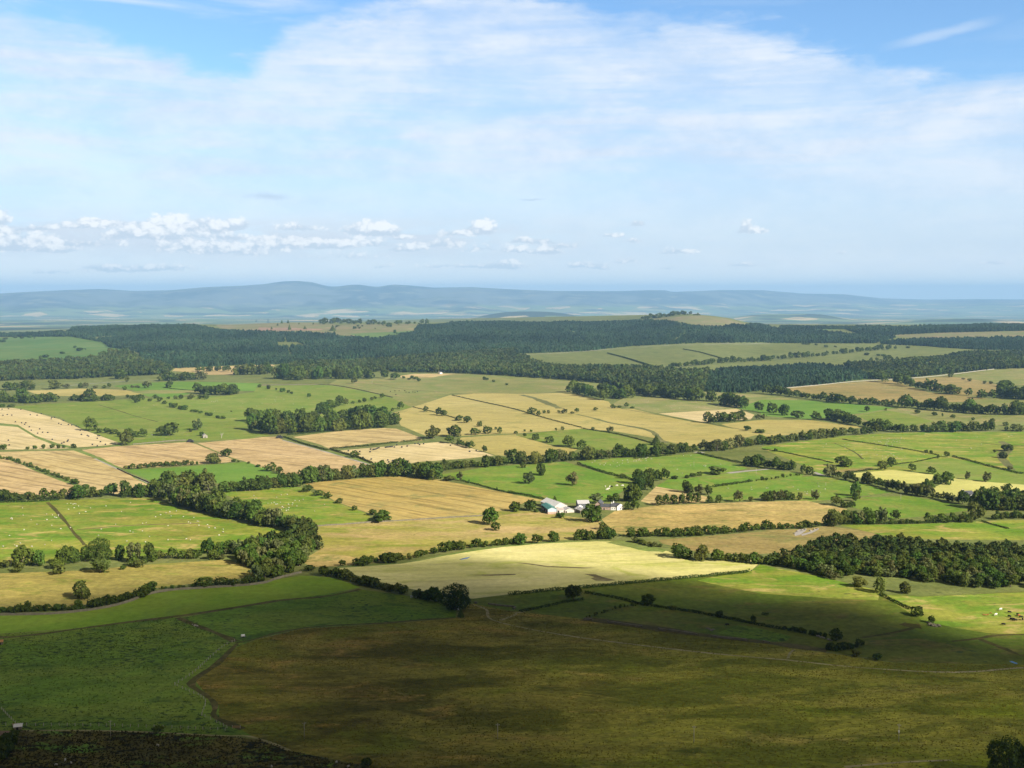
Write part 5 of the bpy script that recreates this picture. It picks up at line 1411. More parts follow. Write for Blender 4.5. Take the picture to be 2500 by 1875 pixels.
def mass(name, label, XYZ, proto, h, wr, mat, r, cat):
    X, Y, Z = XYZ
    n = len(X)
    tone = np.clip(.5 + .36 * snoise(X, Y, 55, 4, 1 / 110.0) + r.uniform(-.25, .25, n), 0, 1)
    hm = h * r.uniform(.72, 1.25, n) * np.clip(1 + .24 * snoise(X, Y, 56, 3, 1 / 80.0), .45, 1.5)
    wm = hm * wr * r.uniform(.8, 1.25, n)
    a = r.uniform(0, 6.28, n)
    c, s = np.cos(a)[:, None], np.sin(a)[:, None]
    protos = proto if isinstance(proto, list) else [proto]
    VV, FF, TT, off = [], [], [], 0
    pick = r.integers(0, len(protos), n)
    for q, (V, Fc) in enumerate(protos):
        m = np.nonzero(pick == q)[0]
        if not len(m):
            continue
        vx = (V[None, :, 0] * c[m] - V[None, :, 1] * s[m]) * wm[m][:, None] + X[m][:, None]
        vy = (V[None, :, 0] * s[m] + V[None, :, 1] * c[m]) * wm[m][:, None] + Y[m][:, None]
        vz = V[None, :, 2] * hm[m][:, None] + Z[m][:, None] - .3
        VV.append(np.stack([vx, vy, vz], -1).reshape(-1, 3))
        FF.append((Fc[None] + (np.arange(len(m)) * len(V))[:, None, None]).reshape(-1, Fc.shape[1]) + off)
        TT.append(np.repeat(tone[m], len(V)))
        off += len(m) * len(V)
    o = link(name, mesh_np(name, np.concatenate(VV), np.concatenate(FF), [mat], attrs={'tone': np.concatenate(TT)}))
    return tag(o, label, cat, None, 'stuff')
def cone_proto(seed):
    r = np.random.default_rng(seed)
    V, Fc = [], []
    for z0, z1, rad in ((.06, .62, .50), (.34, 1.0, .36)):
        i = len(V)
        for j in range(6):
            t = 2 * math.pi * j / 6 + z0
            q = rad * r.uniform(.7, 1.2)
            V.append((q * math.cos(t), q * math.sin(t), z0 + r.uniform(-.06, .06)))
        V.append((r.uniform(-.04, .04), r.uniform(-.04, .04), z1))
        Fc += [(i + j, i + (j + 1) % 6, i + 6) for j in range(6)]
    return np.array(V), np.array(Fc)
def lump_proto(seed):
    V, Q, _ = crown_geo(seed, 46, .21, 8, .05)
    return V, Q
CONES = [cone_proto(i) for i in range(5)]
for i in range(2):
    V, Q, _ = crown_geo(740 + i, 26, .24, 6, .05, top=.5)
    CONES.append((V, np.concatenate([Q[:, [0, 1, 2]], Q[:, [0, 2, 3]]])))
LUMPS = [lump_proto(700 + i) for i in range(5)]
W1 = ('A0,600 A560,566 A620,528 A1100,520 A1600,505 A1900,548 A2150,562 B0,562 B400,572 B680,582 B690,605 B1050,625 B1350,565 B1380,515 B1700,488 B2212,478 C0,484 C400,488 C700,486 '
      'C1000,476 C1200,466 C1400,482 C1550,508 C1800,520 C2050,500 C2212,512 D0,520 D150,535 D640,572 D850,582 D1130,602 D950,652 D100,650 C2140,645 C1600,648 C1050,674 C650,718 C0,742 B1500,762 B1480,785 B900,785 B500,812 '
      'B0,838 A2212,824 A1500,862 A1300,842 A1200,802 A1180,732 A1100,707 A930,687 A870,642 A600,594')
HOLES = ['A900,650 A925,650 A1500,805 A1465,805', 'B1500,600 B1525,600 B1770,725 B1735,725', 'C500,530 C520,530 C710,692 C680,692', 'B250,600 B270,600 B330,780 B300,780', 'C1500,560 C1530,560 C1420,640 C1380,640', 'C300,560 C620,548 C640,560 C320,574', 'A1150,640 A1500,628 A1520,640 A1180,654', 'B900,690 B1200,672 B1230,684 B930,704', 'A1500,720 A1900,700 A1920,712 A1520,735', 'C900,590 C1150,580 C1160,592 C930,604', 'D150,600 D420,592 D430,602 D170,612', 'A760,600 A980,585 A1000,598 A900,612 A820,630 A740,612', 'B190,640 B370,640 B440,668 B520,672 B540,695 B460,700 B360,690 B200,695', 'A1680,660 A1800,655 A1790,668', 'A2080,665 A2190,660 A2180,680']
X, Y, Z, r = scatter(W1, 9.2, 41, HOLES)
mass('conifer_forest', 'vast dark conifer forest filling the slope below the skyline', (X, Y, Z), CONES, 13.5, .60, NEEDLE, r, 'conifer forest')
for lab, s in (('dark conifer strip on the right skyline', 'D150,518 D700,520 D1300,520 D1800,505 D2212,495 D2212,532 D1500,562 D1100,582 D860,582 D700,532 D160,528'),
               ('conifer block behind the far hill fields', 'D1000,645 D1400,625 D2212,612 D2212,722 D1800,704 D1500,684 D1380,674 D1000,658'),
               ('young conifer plantation above the brown pasture', 'C1690,905 C2100,868 D0,858 D400,845 D640,862 D880,905 D900,950 D500,1000 D50,1042 C2000,1070 C1650,1058 C1700,960')):
    X, Y, Z, r = scatter(s, 7.6, 43)
    mass('conifer_forest', lab, (X, Y, Z), CONES, 12.5, .56, NEEDLE, r, 'conifer forest')
for lab, s, sp, hh in (('mixed wood running across the centre below the conifer forest', 'B1440,775 B1800,735 B2212,725 C50,760 C300,838 C500,858 C800,866 C1200,878 C1450,895 C1700,898 C1700,955 C1650,1062 C1600,1112 C1400,1105 C1100,1080 C1000,1062 C820,990 C500,962 C0,927 B1700,902 B1250,897 B1100,885 B700,935 B300,945 B190,900 B400,822 B900,815 B1300,800', 10.5, 13.5),
                       ('mixed wood at the foot of the left hillside', 'A0,855 A230,835 A550,812 A850,782 A1100,750 A1200,806 A1400,852 A1460,880 A1400,915 A1200,925 A1000,930 A600,955 A250,960 A0,990', 10.5, 14.0),
                       ('long mixed plantation behind the white wall', 'D690,845 D1000,842 D1300,805 D1700,755 D2212,735 D2212,842 D1950,872 D1500,918 D1200,948 D950,960 D870,930', 9.5, 13.5)):
    X, Y, Z, r = scatter(s, sp, 47)
    mass('mixed_wood', lab, (X, Y, Z), LUMPS, hh, .72, CANOPY, r, 'wood')

# the dense wood on the right and the broad belt: the front trees each by themselves, the rest one mass
def wood(poly_s, spacing, seed, h, wr, keep, tones, place, edge_place, massname):
    X, Y, Z, r = scatter(poly_s, spacing, seed)
    PX, PY, _ = to_px(X, Y, Z)
    vis = (PX > -5) & (PX < 2505)
    order = np.argsort(np.where(vis, -PY, 1e6))
    n = 0
    kept = []
    for i in order[:keep]:
        if vis[i]:
            kept.append(i)
    rest = np.setdiff1d(np.arange(len(X)), kept)
    front = sorted(kept, key=lambda i: PX[i])
    for q, i in enumerate(front):
        tone = tones[int(r.integers(0, len(tones)))]
        lib = LIB[('tree', tone)]
        hm = h * r.uniform(.62, 1.28)
        wm = h * wr * r.uniform(.7, 1.25)
        o = link('woodland_tree', lib[int(r.integers(0, len(lib)))]['both'])
        o.location = (X[i], Y[i], Z[i] - .1)
        o.scale = (wm, wm, hm)
        o.rotation_euler = (0, 0, r.uniform(0, 6.28))
        tag(o, '%s crown, %s from left in %s' % (ADJ[tone], ordinal2(q + 1), place), 'tree', 'trees of the ' + place)
    if len(rest):
        mass(massname, edge_place, (X[rest], Y[rest], Z[rest]), [LIB[('tree', t)][j]['far'] for t in ('dark', 'green', 'olive') for j in (0, 1)], h, wr, CANOPY, r, 'wood')
def ordinal2(n):
    return ordinal(n) if n < 100 else ('one hundredth' if n == 100 else 'hundred-and-' + ordinal(n - 100))
WOOD_R = 'H30,1092 H150,1122 H300,1152 H450,1192 H600,1222 H690,1230 H780,1195 H1000,1212 H1300,1232 H1500,1262 H1700,1287 H1900,1302 H2050,1302 H2212,1312 H2212,1000 H1950,960 H1700,965 H1300,925 H1000,905 H600,900 H430,935 H290,985 H100,1040'
wood(WOOD_R, 7.6, 61, 8.4, 1.0, 190, ['olive', 'green', 'dark', 'olive', 'dark', 'pale'], 'dense wood near edge', 'packed rounded crowns deep inside the dense wood', 'dense_wood')
BELT = 'E1960,1080 E2150,1165 F0,1232 F200,1217 F330,1155 F410,1110 F430,1030 F545,985 F510,850 F440,785 F280,795 F285,880 F150,935 F0,955 E2100,985'
wood(BELT, 8.2, 63, 11.5, .85, 70, ['dark', 'green', 'olive', 'pale', 'green'], 'broad tree belt left of the pale hay field', 'inner crowns of the broad tree belt', 'tree_belt')
# ------------------------------------------------------------------ hedges, walls, fences and poles
LEAF['hedge'] = leaf_mat('hedge_leaves', (.040, .060, .015))
def hedge(s, w, h, label, tone='hedge', dens=16, gap=0.0, name='hedge', cat='hedge'):
    W = world_line(s, 3.0)
    r = np.random.default_rng(len(W) + int(w * 10))
    seg = np.hypot(*(W[1:] - W[:-1]).T)
    L = seg.sum()
    n = int(L * dens)
    cum = np.concatenate([[0], np.cumsum(seg)])
    t = r.uniform(0, L, n)
    if gap:
        t = t[np.sin(t * .21 + 1.3 * np.sin(t * .043)) > gap * 2 - 1]
        n = len(t)
    i = np.clip(np.searchsorted(cum, t) - 1, 0, len(seg) - 1)
    f = (t - cum[i]) / np.maximum(seg[i], 1e-6)
    P = W[i] + (W[i + 1] - W[i]) * f[:, None]
    T = (W[i + 1] - W[i]) / np.maximum(seg[i], 1e-6)[:, None]
    Nn = np.stack([-T[:, 1], T[:, 0]], 1)
    a = r.uniform(-.15, math.pi + .15, n)
    hv = .85 * h * (1 + .28 * np.sin(t * .31) * np.sin(t * .083 + 1) + r.uniform(-.12, .12, n))
    off = np.cos(a) * w / 2 * r.uniform(.75, 1.05, n)
    zz = np.maximum(np.sin(a), .03) ** .7 * hv * r.uniform(.75, 1.03, n)
    X = P + Nn * off[:, None]
    C = np.column_stack([X, terrain(X[:, 0], X[:, 1]) + zz])
    N = np.column_stack([Nn * np.cos(a)[:, None], np.sin(a) + .2]) + r.normal(size=(n, 3)) * .4
    N /= np.linalg.norm(N, axis=1)[:, None]
    V, Q = quads(C, N, r.uniform(.35, .7, n) * (0.38 + .13 * h), r)
    o = link(name, mesh_np(name, V, Q, [LEAF[tone]]))
    return tag(o, label, cat)
for a in [
    ('C840,737 C1000,777 C1130,820 C1262,857', 5, 4.5, 'thick dark hedge slanting down the far green hill field'),
    ('C1478,702 C1600,722 C1720,755 C1830,787', 4.5, 3.6, 'thin dark hedge between the far sheep hill and green field'),
    ('B1672,1090 B1900,1140 B2212,1208 C200,1250 C420,1312 C620,1362', 2.2, 1.8, 'long low hedge crossing the golden slope'),
    ('C620,1370 C900,1412 C1100,1460 C1245,1505', 2.4, 2.0, 'low hedge above the pasture of four oaks'),
    ('B250,1442 F430,88 F620,138', 3.2, 2.4, 'clipped hedge beside the pale farm track'),
    ('F642,128 F780,170 F880,196 F1000,248', 3.4, 2.6, 'lower clipped hedge along the pale bale field'),
    ('F645,125 F800,112 F970,100', 3.0, 2.6, 'hedge above the line of black bales'),
    ('F980,98 F1100,82 F1215,70', 3.0, 2.6, 'middle length of hedge above the pale bale field'),
    ('F1240,70 F1330,58 F1440,48', 3.0, 2.6, 'hedge running up to the full olive tree'),
    ('B280,1425 B500,1405 B700,1390', 4.0, 2.2, 'low hedge at the foot of the long copse'),
    ('G0,490 G180,522 G370,567', 2.6, 2.2, 'dark straight hedge above the green-roofed barn'),
    ('F1745,392 F1900,430 F2050,475 F2212,508', 2.4, 1.7, 'dark low hedge on the upper edge of the golden hay field'),
    ('G590,252 G700,290 G800,322 G950,362 G1080,392', 3.2, 2.8, 'bushy hedge between the farm pasture and the lane field'),
    ('G1600,162 G1750,200 G1960,242 G2020,255', 3.0, 2.6, 'dark hedge curving round the lane field'),
    ('G1380,178 G1200,195 G1060,208', 2.8, 2.2, 'clipped hedge under the tree belt by the lane field'),
    ('G1725,445 G1860,425 G2000,408 G2060,398', 2.8, 2.4, 'bushy hedge between two green meadows'),
    ('H0,128 H180,152 H350,190 H480,215 H600,246', 1.8, 1.5, 'dark field boundary at the left of the wide sheep pasture'),
    ('H680,46 H900,78 H1150,115 H1350,150 H1480,176', 1.8, 1.5, 'long thin boundary across the wide sheep pasture'),
    ('H1610,190 H1750,225 H1900,268 H2080,310 H2200,342', 3.2, 2.4, 'thick dark hedge slanting below the wide sheep pasture'),
    ('H1110,262 H1200,245 H1290,238 H1480,195', 1.8, 1.4, 'thin boundary rising to the thorn trees'),
    ('H700,322 H800,318 H930,300', 2.6, 2.0, 'hedge along the brown rushy patch'),
    ('K0,200 K300,168 K700,134 K1100,95 K1500,58 K1800,30 K2050,5', 3.4, 2.4, 'long dark hedge under the pale hay field'),
    ('K650,182 K900,220 K1100,274 K1250,300 K1500,332 K1800,387 K2000,430 K2212,470 L190,492', 2.6, 1.8, 'dark hedge line running right from the dead-topped tree'),
    ('K100,342 K300,300 K480,262 K640,236', 2.8, 1.6, 'bracken hedge left of the dead-topped tree'),
    ('H0,1520 H60,1530', 2.0, 1.6, 'short dark hedge piece beside the clipped row'),
    ('E0,578 E250,572 E500,556', 3.0, 2.2, 'scrub hedge at the top of the yellow-green pasture'),
    ('L1000,195 L1100,245 L1180,285 L1260,325', 3.0, 1.8, 'weedy hedge ditch leading to the dark rounded bush'),
    ('H1850,735 H1950,765 H2080,800', 2.2, 1.6, 'thin hedge on the far pasture behind the dense wood'),
    ('H1480,748 H1000,758 H680,760', 4.0, 2.8, 'low hedge along the meadow under the tree cluster'),
    ('A1640,1050 A1500,1040 A1380,1025', 2.0, 1.6, 'dark wall line left of the round copse'),
    ('B1340,1190 B1500,1225 B1640,1265 B1720,1290', 2.0, 1.6, 'thin hedge under the dark trees of the golden slope'),
]:
    hedge(*a)
STONE = plain_mat('field_stone', (.20, .175, .125), (.13, .12, .085), 2.0, .95)
PALESTONE = plain_mat('pale_stone', (.36, .33, .27), (.26, .24, .20), 2.5, .95)
def wall(s, w, h, label, mat=None, gap=0.0):
    W = world_line(s, 4.0)
    r = np.random.default_rng(len(W))
    d = np.gradient(W, axis=0)
    d /= np.maximum(np.hypot(d[:, 0], d[:, 1])[:, None], 1e-6)
    N = np.stack([-d[:, 1], d[:, 0]], 1)
    n = len(W)
    z = terrain(W[:, 0], W[:, 1])
    hh = h * r.uniform(.82, 1.12, n)
    jl = r.uniform(-.12, .12, (n, 1))
    rings = [np.column_stack([W + N * (w / 2 + jl), z - .3]), np.column_stack([W + N * (w * .36 + jl), z + hh]), np.column_stack([W - N * (w * .36 - jl), z + hh * r.uniform(.93, 1.04, n)]), np.column_stack([W - N * (w / 2 - jl), z - .3])]
    V = np.stack(rings, 1).reshape(-1, 3)
    Q = []
    for i in range(n - 1):
        if gap and math.sin(i * .9) > gap:
            continue
        for j in range(3):
            Q.append((i * 4 + j, (i + 1) * 4 + j, (i + 1) * 4 + j + 1, i * 4 + j + 1))
    o = link('stone_wall', mesh_np('stone_wall', V, np.array(Q), [mat or STONE]))
    return tag(o, label, 'wall')
wall('D60,1040 D250,1025 D500,1003 D700,980 D950,962 D1100,955', 1.0, 1.5, 'pale stone wall below the young conifer plantation', PALESTONE)
wall('D1240,948 D1400,935 D1560,918 D1700,902 D1800,888 D1960,870', 1.1, 1.7, 'bright pale wall along the long mixed plantation', PALESTONE)
wall('B30,1006 B300,1002 B620,998 B800,1024 B1000,1068 B1170,1108', 1.0, 1.5, 'stone wall round the top of the large sheep pasture')
wall('I0,372 I250,368 I500,360 I800,325 I950,298 I1100,256 I1200,212 I1300,182 I1450,160 I1700,145 I2212,112 J200,60 J400,12', 1.1, 1.5, 'weathered stone wall above the smooth green strip')
wall('A1120,1505 A1300,1488 A1450,1475 A1570,1470', 1.0, 1.4, 'pale stone wall between hut pasture and reddish stubble')
wall('E990,292 E1100,345 E1200,385 E1262,412', 1.0, 1.4, 'stone wall at the corner of the vivid green meadow')
wall('J1860,270 J1950,275 J2050,290 J2212,305 K40,328', 1.0, 1.2, 'tumbled stone wall right of the great dark tree', STONE, .7)
wall('K640,405 K900,440 K1300,495 K1700,552 K2212,606', 1.0, 1.2, 'low ruinous wall along the bracken strip', STONE, .75)
wall('F515,779 F800,760 F1000,745 F1300,728 F1500,714 F1930,690', .9, 1.2, 'low grey wall under the golden hay field', STONE)

WOODPOST = plain_mat('weathered_wood', (.46, .42, .35), (.36, .33, .27), .6)
WIRE = plain_mat('fence_wire', (.30, .30, .30), (.24, .24, .24), 1.0, .5)
POST = MB()
POST.box(-.11, .11, -.11, .11, -.3, 1.45)
POST_ME = POST.mesh('post', [WOODPOST])
def fence(s, gap, label, maxn=98):
    W = world_line(s, gap)
    if len(W) > maxn:
        W = W[np.linspace(0, len(W) - 1, maxn).round().astype(int)]
    Z = terrain(W[:, 0], W[:, 1])
    root = empty('post_fence', (W[0, 0], W[0, 1], Z[0]))
    b = MB()
    for i in range(len(W)):
        p = link('post', POST_ME, root)
        p.location = (W[i, 0] - W[0, 0], W[i, 1] - W[0, 1], Z[i] - Z[0])
        p.rotation_euler = (random.uniform(-.05, .05), random.uniform(-.05, .05), random.uniform(0, 3))
        if i:
            for hz in (.45, .85, 1.2):
                b.tube((W[i - 1, 0] - W[0, 0], W[i - 1, 1] - W[0, 1], Z[i - 1] - Z[0] + hz), (W[i, 0] - W[0, 0], W[i, 1] - W[0, 1], Z[i] - Z[0] + hz), .012, .012, 3, 0, False)
    b.build('wire', WIRE, root)
    tag(root, label, 'fence')
fence('I1980,590 I1895,627 I1800,705 I1700,800 I1600,885 I1475,957', 3.2, 'pale post fence slanting beside the stream')
fence('I1475,962 I1560,1000 I1710,1063 I1742,1110 I1700,1215', 3.0, 'bent stretch of pale post fence below its sharp corner')
fence('I1705,1218 I1800,1262 I1915,1322', 3.0, 'last short stretch of post fence above the lane')
fence('I0,1300 I200,1303 I600,1303 I1000,1308 I1400,1322 I1900,1342', 3.4, 'long post fence along the narrow lane')
fence('I0,1150 I60,1215 I130,1285', 3.0, 'short post fence at the left edge')

def pole(px, base, top, label, cross=True, insul=False):
    x, y = ground_at(px, base)
    z = float(terrain(x, y))
    d = math.sqrt(x * x + y * y + (CAM_Z - z) ** 2)
    h = (base - top) * d / F * 1.03
    root = empty('utility_pole', (x, y, z), math.atan2(-x, y) + .1)
    b = MB()
    b.tube((0, 0, -.5), (0, 0, h), .17, .12, 8)
    b.build('pole', WOODPOST, root, True)
    if cross:
        c = MB()
        c.box(-.9, .9, -.06, .06, h - .75, h - .62)
        c.build('crossarm', WOODPOST, root)
        for xx in (-.75, 0, .75):
            q = MB()
            q.tube((xx, 0, h - .615), (xx, 0, h - .38), .05, .04, 6)
            q.build('insulator', PALE, root)
    if insul:
        q = MB()
        q.box(-.32, .32, -.36, -.15, h * .52, h * .62)
        q.build('fuse_box', PALE, root)
    tag(root, label, 'pole')
PALE = plain_mat('glazed_white', (.78, .78, .76), (.70, .70, .68), 1.0, .5)
pole(270, 1800, 1762, 'grey utility pole beside the lane at lower left')
pole(743, 1803, 1765, 'thin wooden pole in the moor, second from left')
pole(1215, 1804, 1768, 'thin wooden pole in the middle of the moor')
pole(1694, 1812, 1774, 'pale leaning pole right of the moor centre')
pole(2194, 1810, 1771, 'white pole with a pale box on the right moor', True, True)
pole(1694, 1140.5, 1127, 'distant pale pole in the lane sheep field', False)
pole(1846, 1161, 1144, 'distant pole beside the long pale lane', False)
pole(2016, 1188, 1177, 'distant pole in the right hand meadow', False)
pole(2199, 1223, 1207, 'pale pole in the small green meadow before the farmstead', False)
pole(778, 1011, 996, 'pole standing against the tongue of trees', False)
pole(909, 937, 929, 'far small pole on the olive pasture', False)

# ------------------------------------------------------------------ the farm
WHITE = plain_mat('whitewash', (.80, .79, .76), (.72, .71, .68), 3.0, .9)
PINKSTONE = plain_mat('pinkish_stone', (.50, .36, .29), (.42, .31, .26), 1.6, .95)
BLOCK = plain_mat('beige_block', (.62, .56, .49), (.54, .49, .43), 2.0, .9)
BRICK = plain_mat('red_brick', (.34, .17, .13), (.28, .15, .12), 1.2, .9)
TEAL = plain_mat('teal_sheeting', (.060, .200, .165), (.075, .225, .185), 3.0, .5, .05, .3)
BLUECLAD = plain_mat('pale_blue_cladding', (.46, .55, .62), (.42, .50, .57), 3.0, .6)
DARKGREY = plain_mat('dark_grey', (.12, .13, .15), (.16, .17, .19), 2.0, .7)
FIBRE = plain_mat('pale_fibre_sheet', (.70, .68, .65), (.58, .56, .54), 4.0, .8)
FIBRE2 = plain_mat('grey_fibre_sheet', (.48, .47, .47), (.38, .37, .37), 4.0, .8)
SLATE = plain_mat('slate', (.085, .088, .100), (.065, .067, .075), 2.0, .6, .1, .3)
DARK = plain_mat('dark_opening', (.018, .017, .017), (.025, .023, .022), 1.0, .9)
TIMBER = plain_mat('painted_timber', (.22, .16, .12), (.18, .13, .10), 1.0, .8)
def frame_of(fl, fr, bl=None, depth=None):
    """front-left, front-right, back-left corners as ground points -> origin, front axis, depth axis, length, depth"""
    a, b = Vector(ground_at(*fl)), Vector(ground_at(*fr))
    u = (b - a)
    Lx = u.length
    u.normalize()
    v = Vector((-u.y, u.x))
    if bl is not None:
        c = Vector(ground_at(*bl))
        depth = abs((c - a).dot(v))
    return a, u, v, Lx, depth
def building(name, label, cat, fl, fr, bl=None, depth=None, eave=4.0, ridge=6.0, axis='y', wallm=None, roofm=None, base=None, base_h=1.4, left=None,
             doors=(), windows=(), chimneys=(), over=.35, skew=0.0, z0=None, shift=0.0):
    a, u, v, Lx, Ly = frame_of(fl, fr, bl, depth)
    a = a + v * shift
    rz = math.atan2(u.y, u.x) + skew
    z = float(terrain(a.x, a.y)) if z0 is None else z0
    root = empty(name, (a.x, a.y, z), rz)
    wl = MB()
    mats = [wallm, base or wallm, left or wallm]
    lo = base_h if base else 0.0
    def wallquad(P, m):
        wl.poly(P, m)
    for (x0, y0, x1, y1, m) in ((0, 0, Lx, 0, 0), (Lx, 0, Lx, Ly, 0), (Lx, Ly, 0, Ly, 0), (0, Ly, 0, 0, 2)):
        if base:
            wallquad([(x0, y0, -.5), (x1, y1, -.5), (x1, y1, lo), (x0, y0, lo)], 1)
        wallquad([(x0, y0, lo if base else -.5), (x1, y1, lo if base else -.5), (x1, y1, eave), (x0, y0, eave)], m)
    if axis == 'y':
        wl.poly([(0, 0, eave), (Lx, 0, eave), (Lx / 2, 0, ridge)], 0)
        wl.poly([(Lx, Ly, eave), (0, Ly, eave), (Lx / 2, Ly, ridge)], 0)
    else:
        wl.poly([(Lx, 0, eave), (Lx, Ly, eave), (Lx, Ly / 2, ridge)], 0)
        wl.poly([(0, Ly, eave), (0, 0, eave), (0, Ly / 2, ridge)], 0)
    wl.build('wall', mats, root)
    rf = MB()
    t = .16
    if axis == 'y':
        sl = (ridge - eave) / (Lx / 2)
        for x0, x1 in ((-over, Lx / 2), (Lx / 2, Lx + over)):
            za, zb = (eave - over * sl, ridge) if x0 < 0 else (ridge, eave - over * sl)
            P = [(x0, -over, za), (x1, -over, zb), (x1, Ly + over, zb), (x0, Ly + over, za)]
            up = [(p[0], p[1], p[2] + t) for p in P]
            dn = [(p[0], p[1], p[2] + .01) for p in P]
            rf.poly(up)
            rf.poly(dn[::-1])
            for i in range(4):
                j = (i + 1) % 4
                rf.poly([dn[i], dn[j], up[j], up[i]])
    else:
        sl = (ridge - eave) / (Ly / 2)
        for y0, y1 in ((-over, Ly / 2), (Ly / 2, Ly + over)):
            za, zb = (eave - over * sl, ridge) if y0 < 0 else (ridge, eave - over * sl)
            P = [(-over, y0, za), (Lx + over, y0, za), (Lx + over, y1, zb), (-over, y1, zb)]
            up = [(p[0], p[1], p[2] + t) for p in P]
            dn = [(p[0], p[1], p[2] + .01) for p in P]
            rf.poly(up)
            rf.poly(dn[::-1])
            for i in range(4):
                j = (i + 1) % 4
                rf.poly([dn[i], dn[j], up[j], up[i]])
    roof = rf.build('roof', roofm, root)
    for (side, p, w, zz, h) in doors:
        b = MB()
        if side == 'f':
            b.box(p, p + w, -.06, .05, zz, zz + h)
        else:
            b.box(-.06, .05, p, p + w, zz, zz + h)
        b.build('door', DARK, root)
    for (side, p, w, zz, h) in windows:
        b = MB()
        c = MB()
        if side == 'f':
            b.box(p - .1, p + w + .1, -.05, .04, zz - .1, zz + h + .1)
            c.box(p, p + w, -.08, .02, zz, zz + h)
        elif side == 'l':
            b.box(-.05, .04, p - .1, p + w + .1, zz - .1, zz + h + .1)
            c.box(-.08, .02, p, p + w, zz, zz + h)
        else:
            b.box(Lx - .04, Lx + .05, p - .1, p + w + .1, zz - .1, zz + h + .1)
            c.box(Lx - .02, Lx + .08, p, p + w, zz, zz + h)
        f = b.build('window', PALE, root)
        c.build('pane', DARK, f)
    for (x, y, h) in chimneys:
        b = MB()
        b.box(x - .4, x + .4, y - .4, y + .4, ridge - .6, ridge + h)
        b.box(x - .48, x + .48, y - .48, y + .48, ridge + h, ridge + h + .15)
        for q in (-.18, .18):
            b.tube((x + q, y, ridge + h + .15), (x + q, y, ridge + h + .6), .13, .11, 6)
        b.build('chimney', WHITE if wallm is WHITE else STONE, roof)
    tag(root, label, cat, 'buildings of the central farm' if cat != 'house ' else None)
    return root
def Zp(x, y):
    return (1280 + x * 280 / 2212, 1180 + y * 280 / 2212)
building('barn', 'long barn with a teal green roof and pale blue gable', 'barn', Zp(455, 592), Zp(618, 580), depth=26, eave=4.6, ridge=6.4, wallm=BLUECLAD, roofm=TEAL, base=PINKSTONE, base_h=1.9, left=DARKGREY,  # left wall darker: its shade is put into the wall colour
         doors=(('l', 4, 3.4, 0, 2.6), ('l', 12, 3.4, 0, 2.6)), windows=(('l', 8.5, 2.2, 2.2, 1.2), ('l', 17, 2.2, 2.2, 1.2), ('l', 21, 2.2, 2.2, 1.2)), skew=-.10)
building('barn', 'wide barn with a broad pale sheet roof beside the teal one', 'barn', Zp(632, 545), Zp(860, 520), depth=30, eave=4.4, ridge=7.8, wallm=BLOCK, roofm=FIBRE, doors=(('f', .6, 3.2, 0, 3.2),), skew=-.06, shift=4)
building('shed', 'beige walled lean-to with a dull pinkish roof before the wide barn', 'shed', Zp(640, 578), Zp(768, 568), depth=7.5, eave=3.2, ridge=4.5, axis='x', wallm=BLOCK, roofm=plain_mat('dusty_sheet', (.42, .36, .33), (.36, .31, .29), 3.0), doors=(('f', 0.3, 1.7, 0, 2.5),))
building('shed', 'small beige gabled shed right of the lean-to', 'shed', Zp(785, 572), Zp(960, 558), depth=11, eave=2.4, ridge=4.3, wallm=BLOCK, roofm=FIBRE2, doors=(('f', .5, 1.4, 0, 1.8),), skew=-.04)
building('shed', 'low white-walled shed with a grey sheet roof', 'shed', Zp(985, 548), Zp(1080, 552), depth=12, eave=3.0, ridge=4.6, wallm=WHITE, roofm=FIBRE, windows=(('f', 1.4, .8, 1.2, .9),), doors=(('f', 3.4, 1.2, 0, 2.0),))
building('shed', 'open fronted grey shed half behind the large leafy tree', 'shed', Zp(1078, 582), Zp(1210, 570), depth=12, eave=3.0, ridge=4.9, wallm=STONE, roofm=FIBRE2, doors=(('f', .6, 2.6, 0, 2.2), ('f', 3.9, 1.8, 0, 2.2)))
building('barn', 'tall grey roofed barn behind the open shed', 'barn', Zp(1045, 505), Zp(1265, 500), depth=13, eave=5.2, ridge=7.6, axis='x', wallm=DARKGREY, roofm=FIBRE2, shift=3)
building('shed', 'hipped slate roofed outbuilding behind the leafy tree', 'shed', Zp(1370, 490), Zp(1485, 490), depth=14, eave=4.2, ridge=7.0, wallm=PINKSTONE, roofm=SLATE, shift=2, skew=-.2)
building('stone_range', 'long pinkish stone range with a dark slate roof', 'farm building', Zp(1470, 508), Zp(1665, 515), depth=7.5, eave=3.1, ridge=5.4, axis='x', wallm=PINKSTONE, roofm=SLATE, doors=(('f', 3.0, 1.1, 0, 1.9),), windows=(('f', 6.0, .8, 1.0, .8),))
building('cottage', 'white cottage joined to the stone range with a slate roof', 'house', Zp(1667, 516), Zp(1790, 521), depth=7.5, eave=3.7, ridge=5.9, axis='x', wallm=WHITE, roofm=SLATE, windows=(('f', 1.2, .7, 1.2, .9), ('f', 3.6, .7, 1.2, .9)), chimneys=((.6, 3.75, .9),))
building('farmhouse', 'white gabled farmhouse with dark windows and slate roof', 'house', Zp(1793, 524), Zp(1915, 505), depth=10, eave=4.1, ridge=6.3, wallm=WHITE, roofm=SLATE, windows=(('f', 1.0, .7, 1.1, .9), ('f', 3.6, 1.4, .5, 1.5), ('f', 3.9, .8, 3.0, .9), ('r', 3, .8, 1.2, 1)), chimneys=((3.0, 9.2, 1.0), ))
building('farmhouse', 'white walled house with a grey roof hidden in farmstead trees', 'house', (2352, 1218), (2378, 1217), depth=9, eave=4.5, ridge=7.5, axis='x', wallm=WHITE, roofm=SLATE, windows=(('f', 2, 1, 1, 1.2), ('f', 7, 1, 1, 1.2)), chimneys=((2, 4.5, 1.2),))
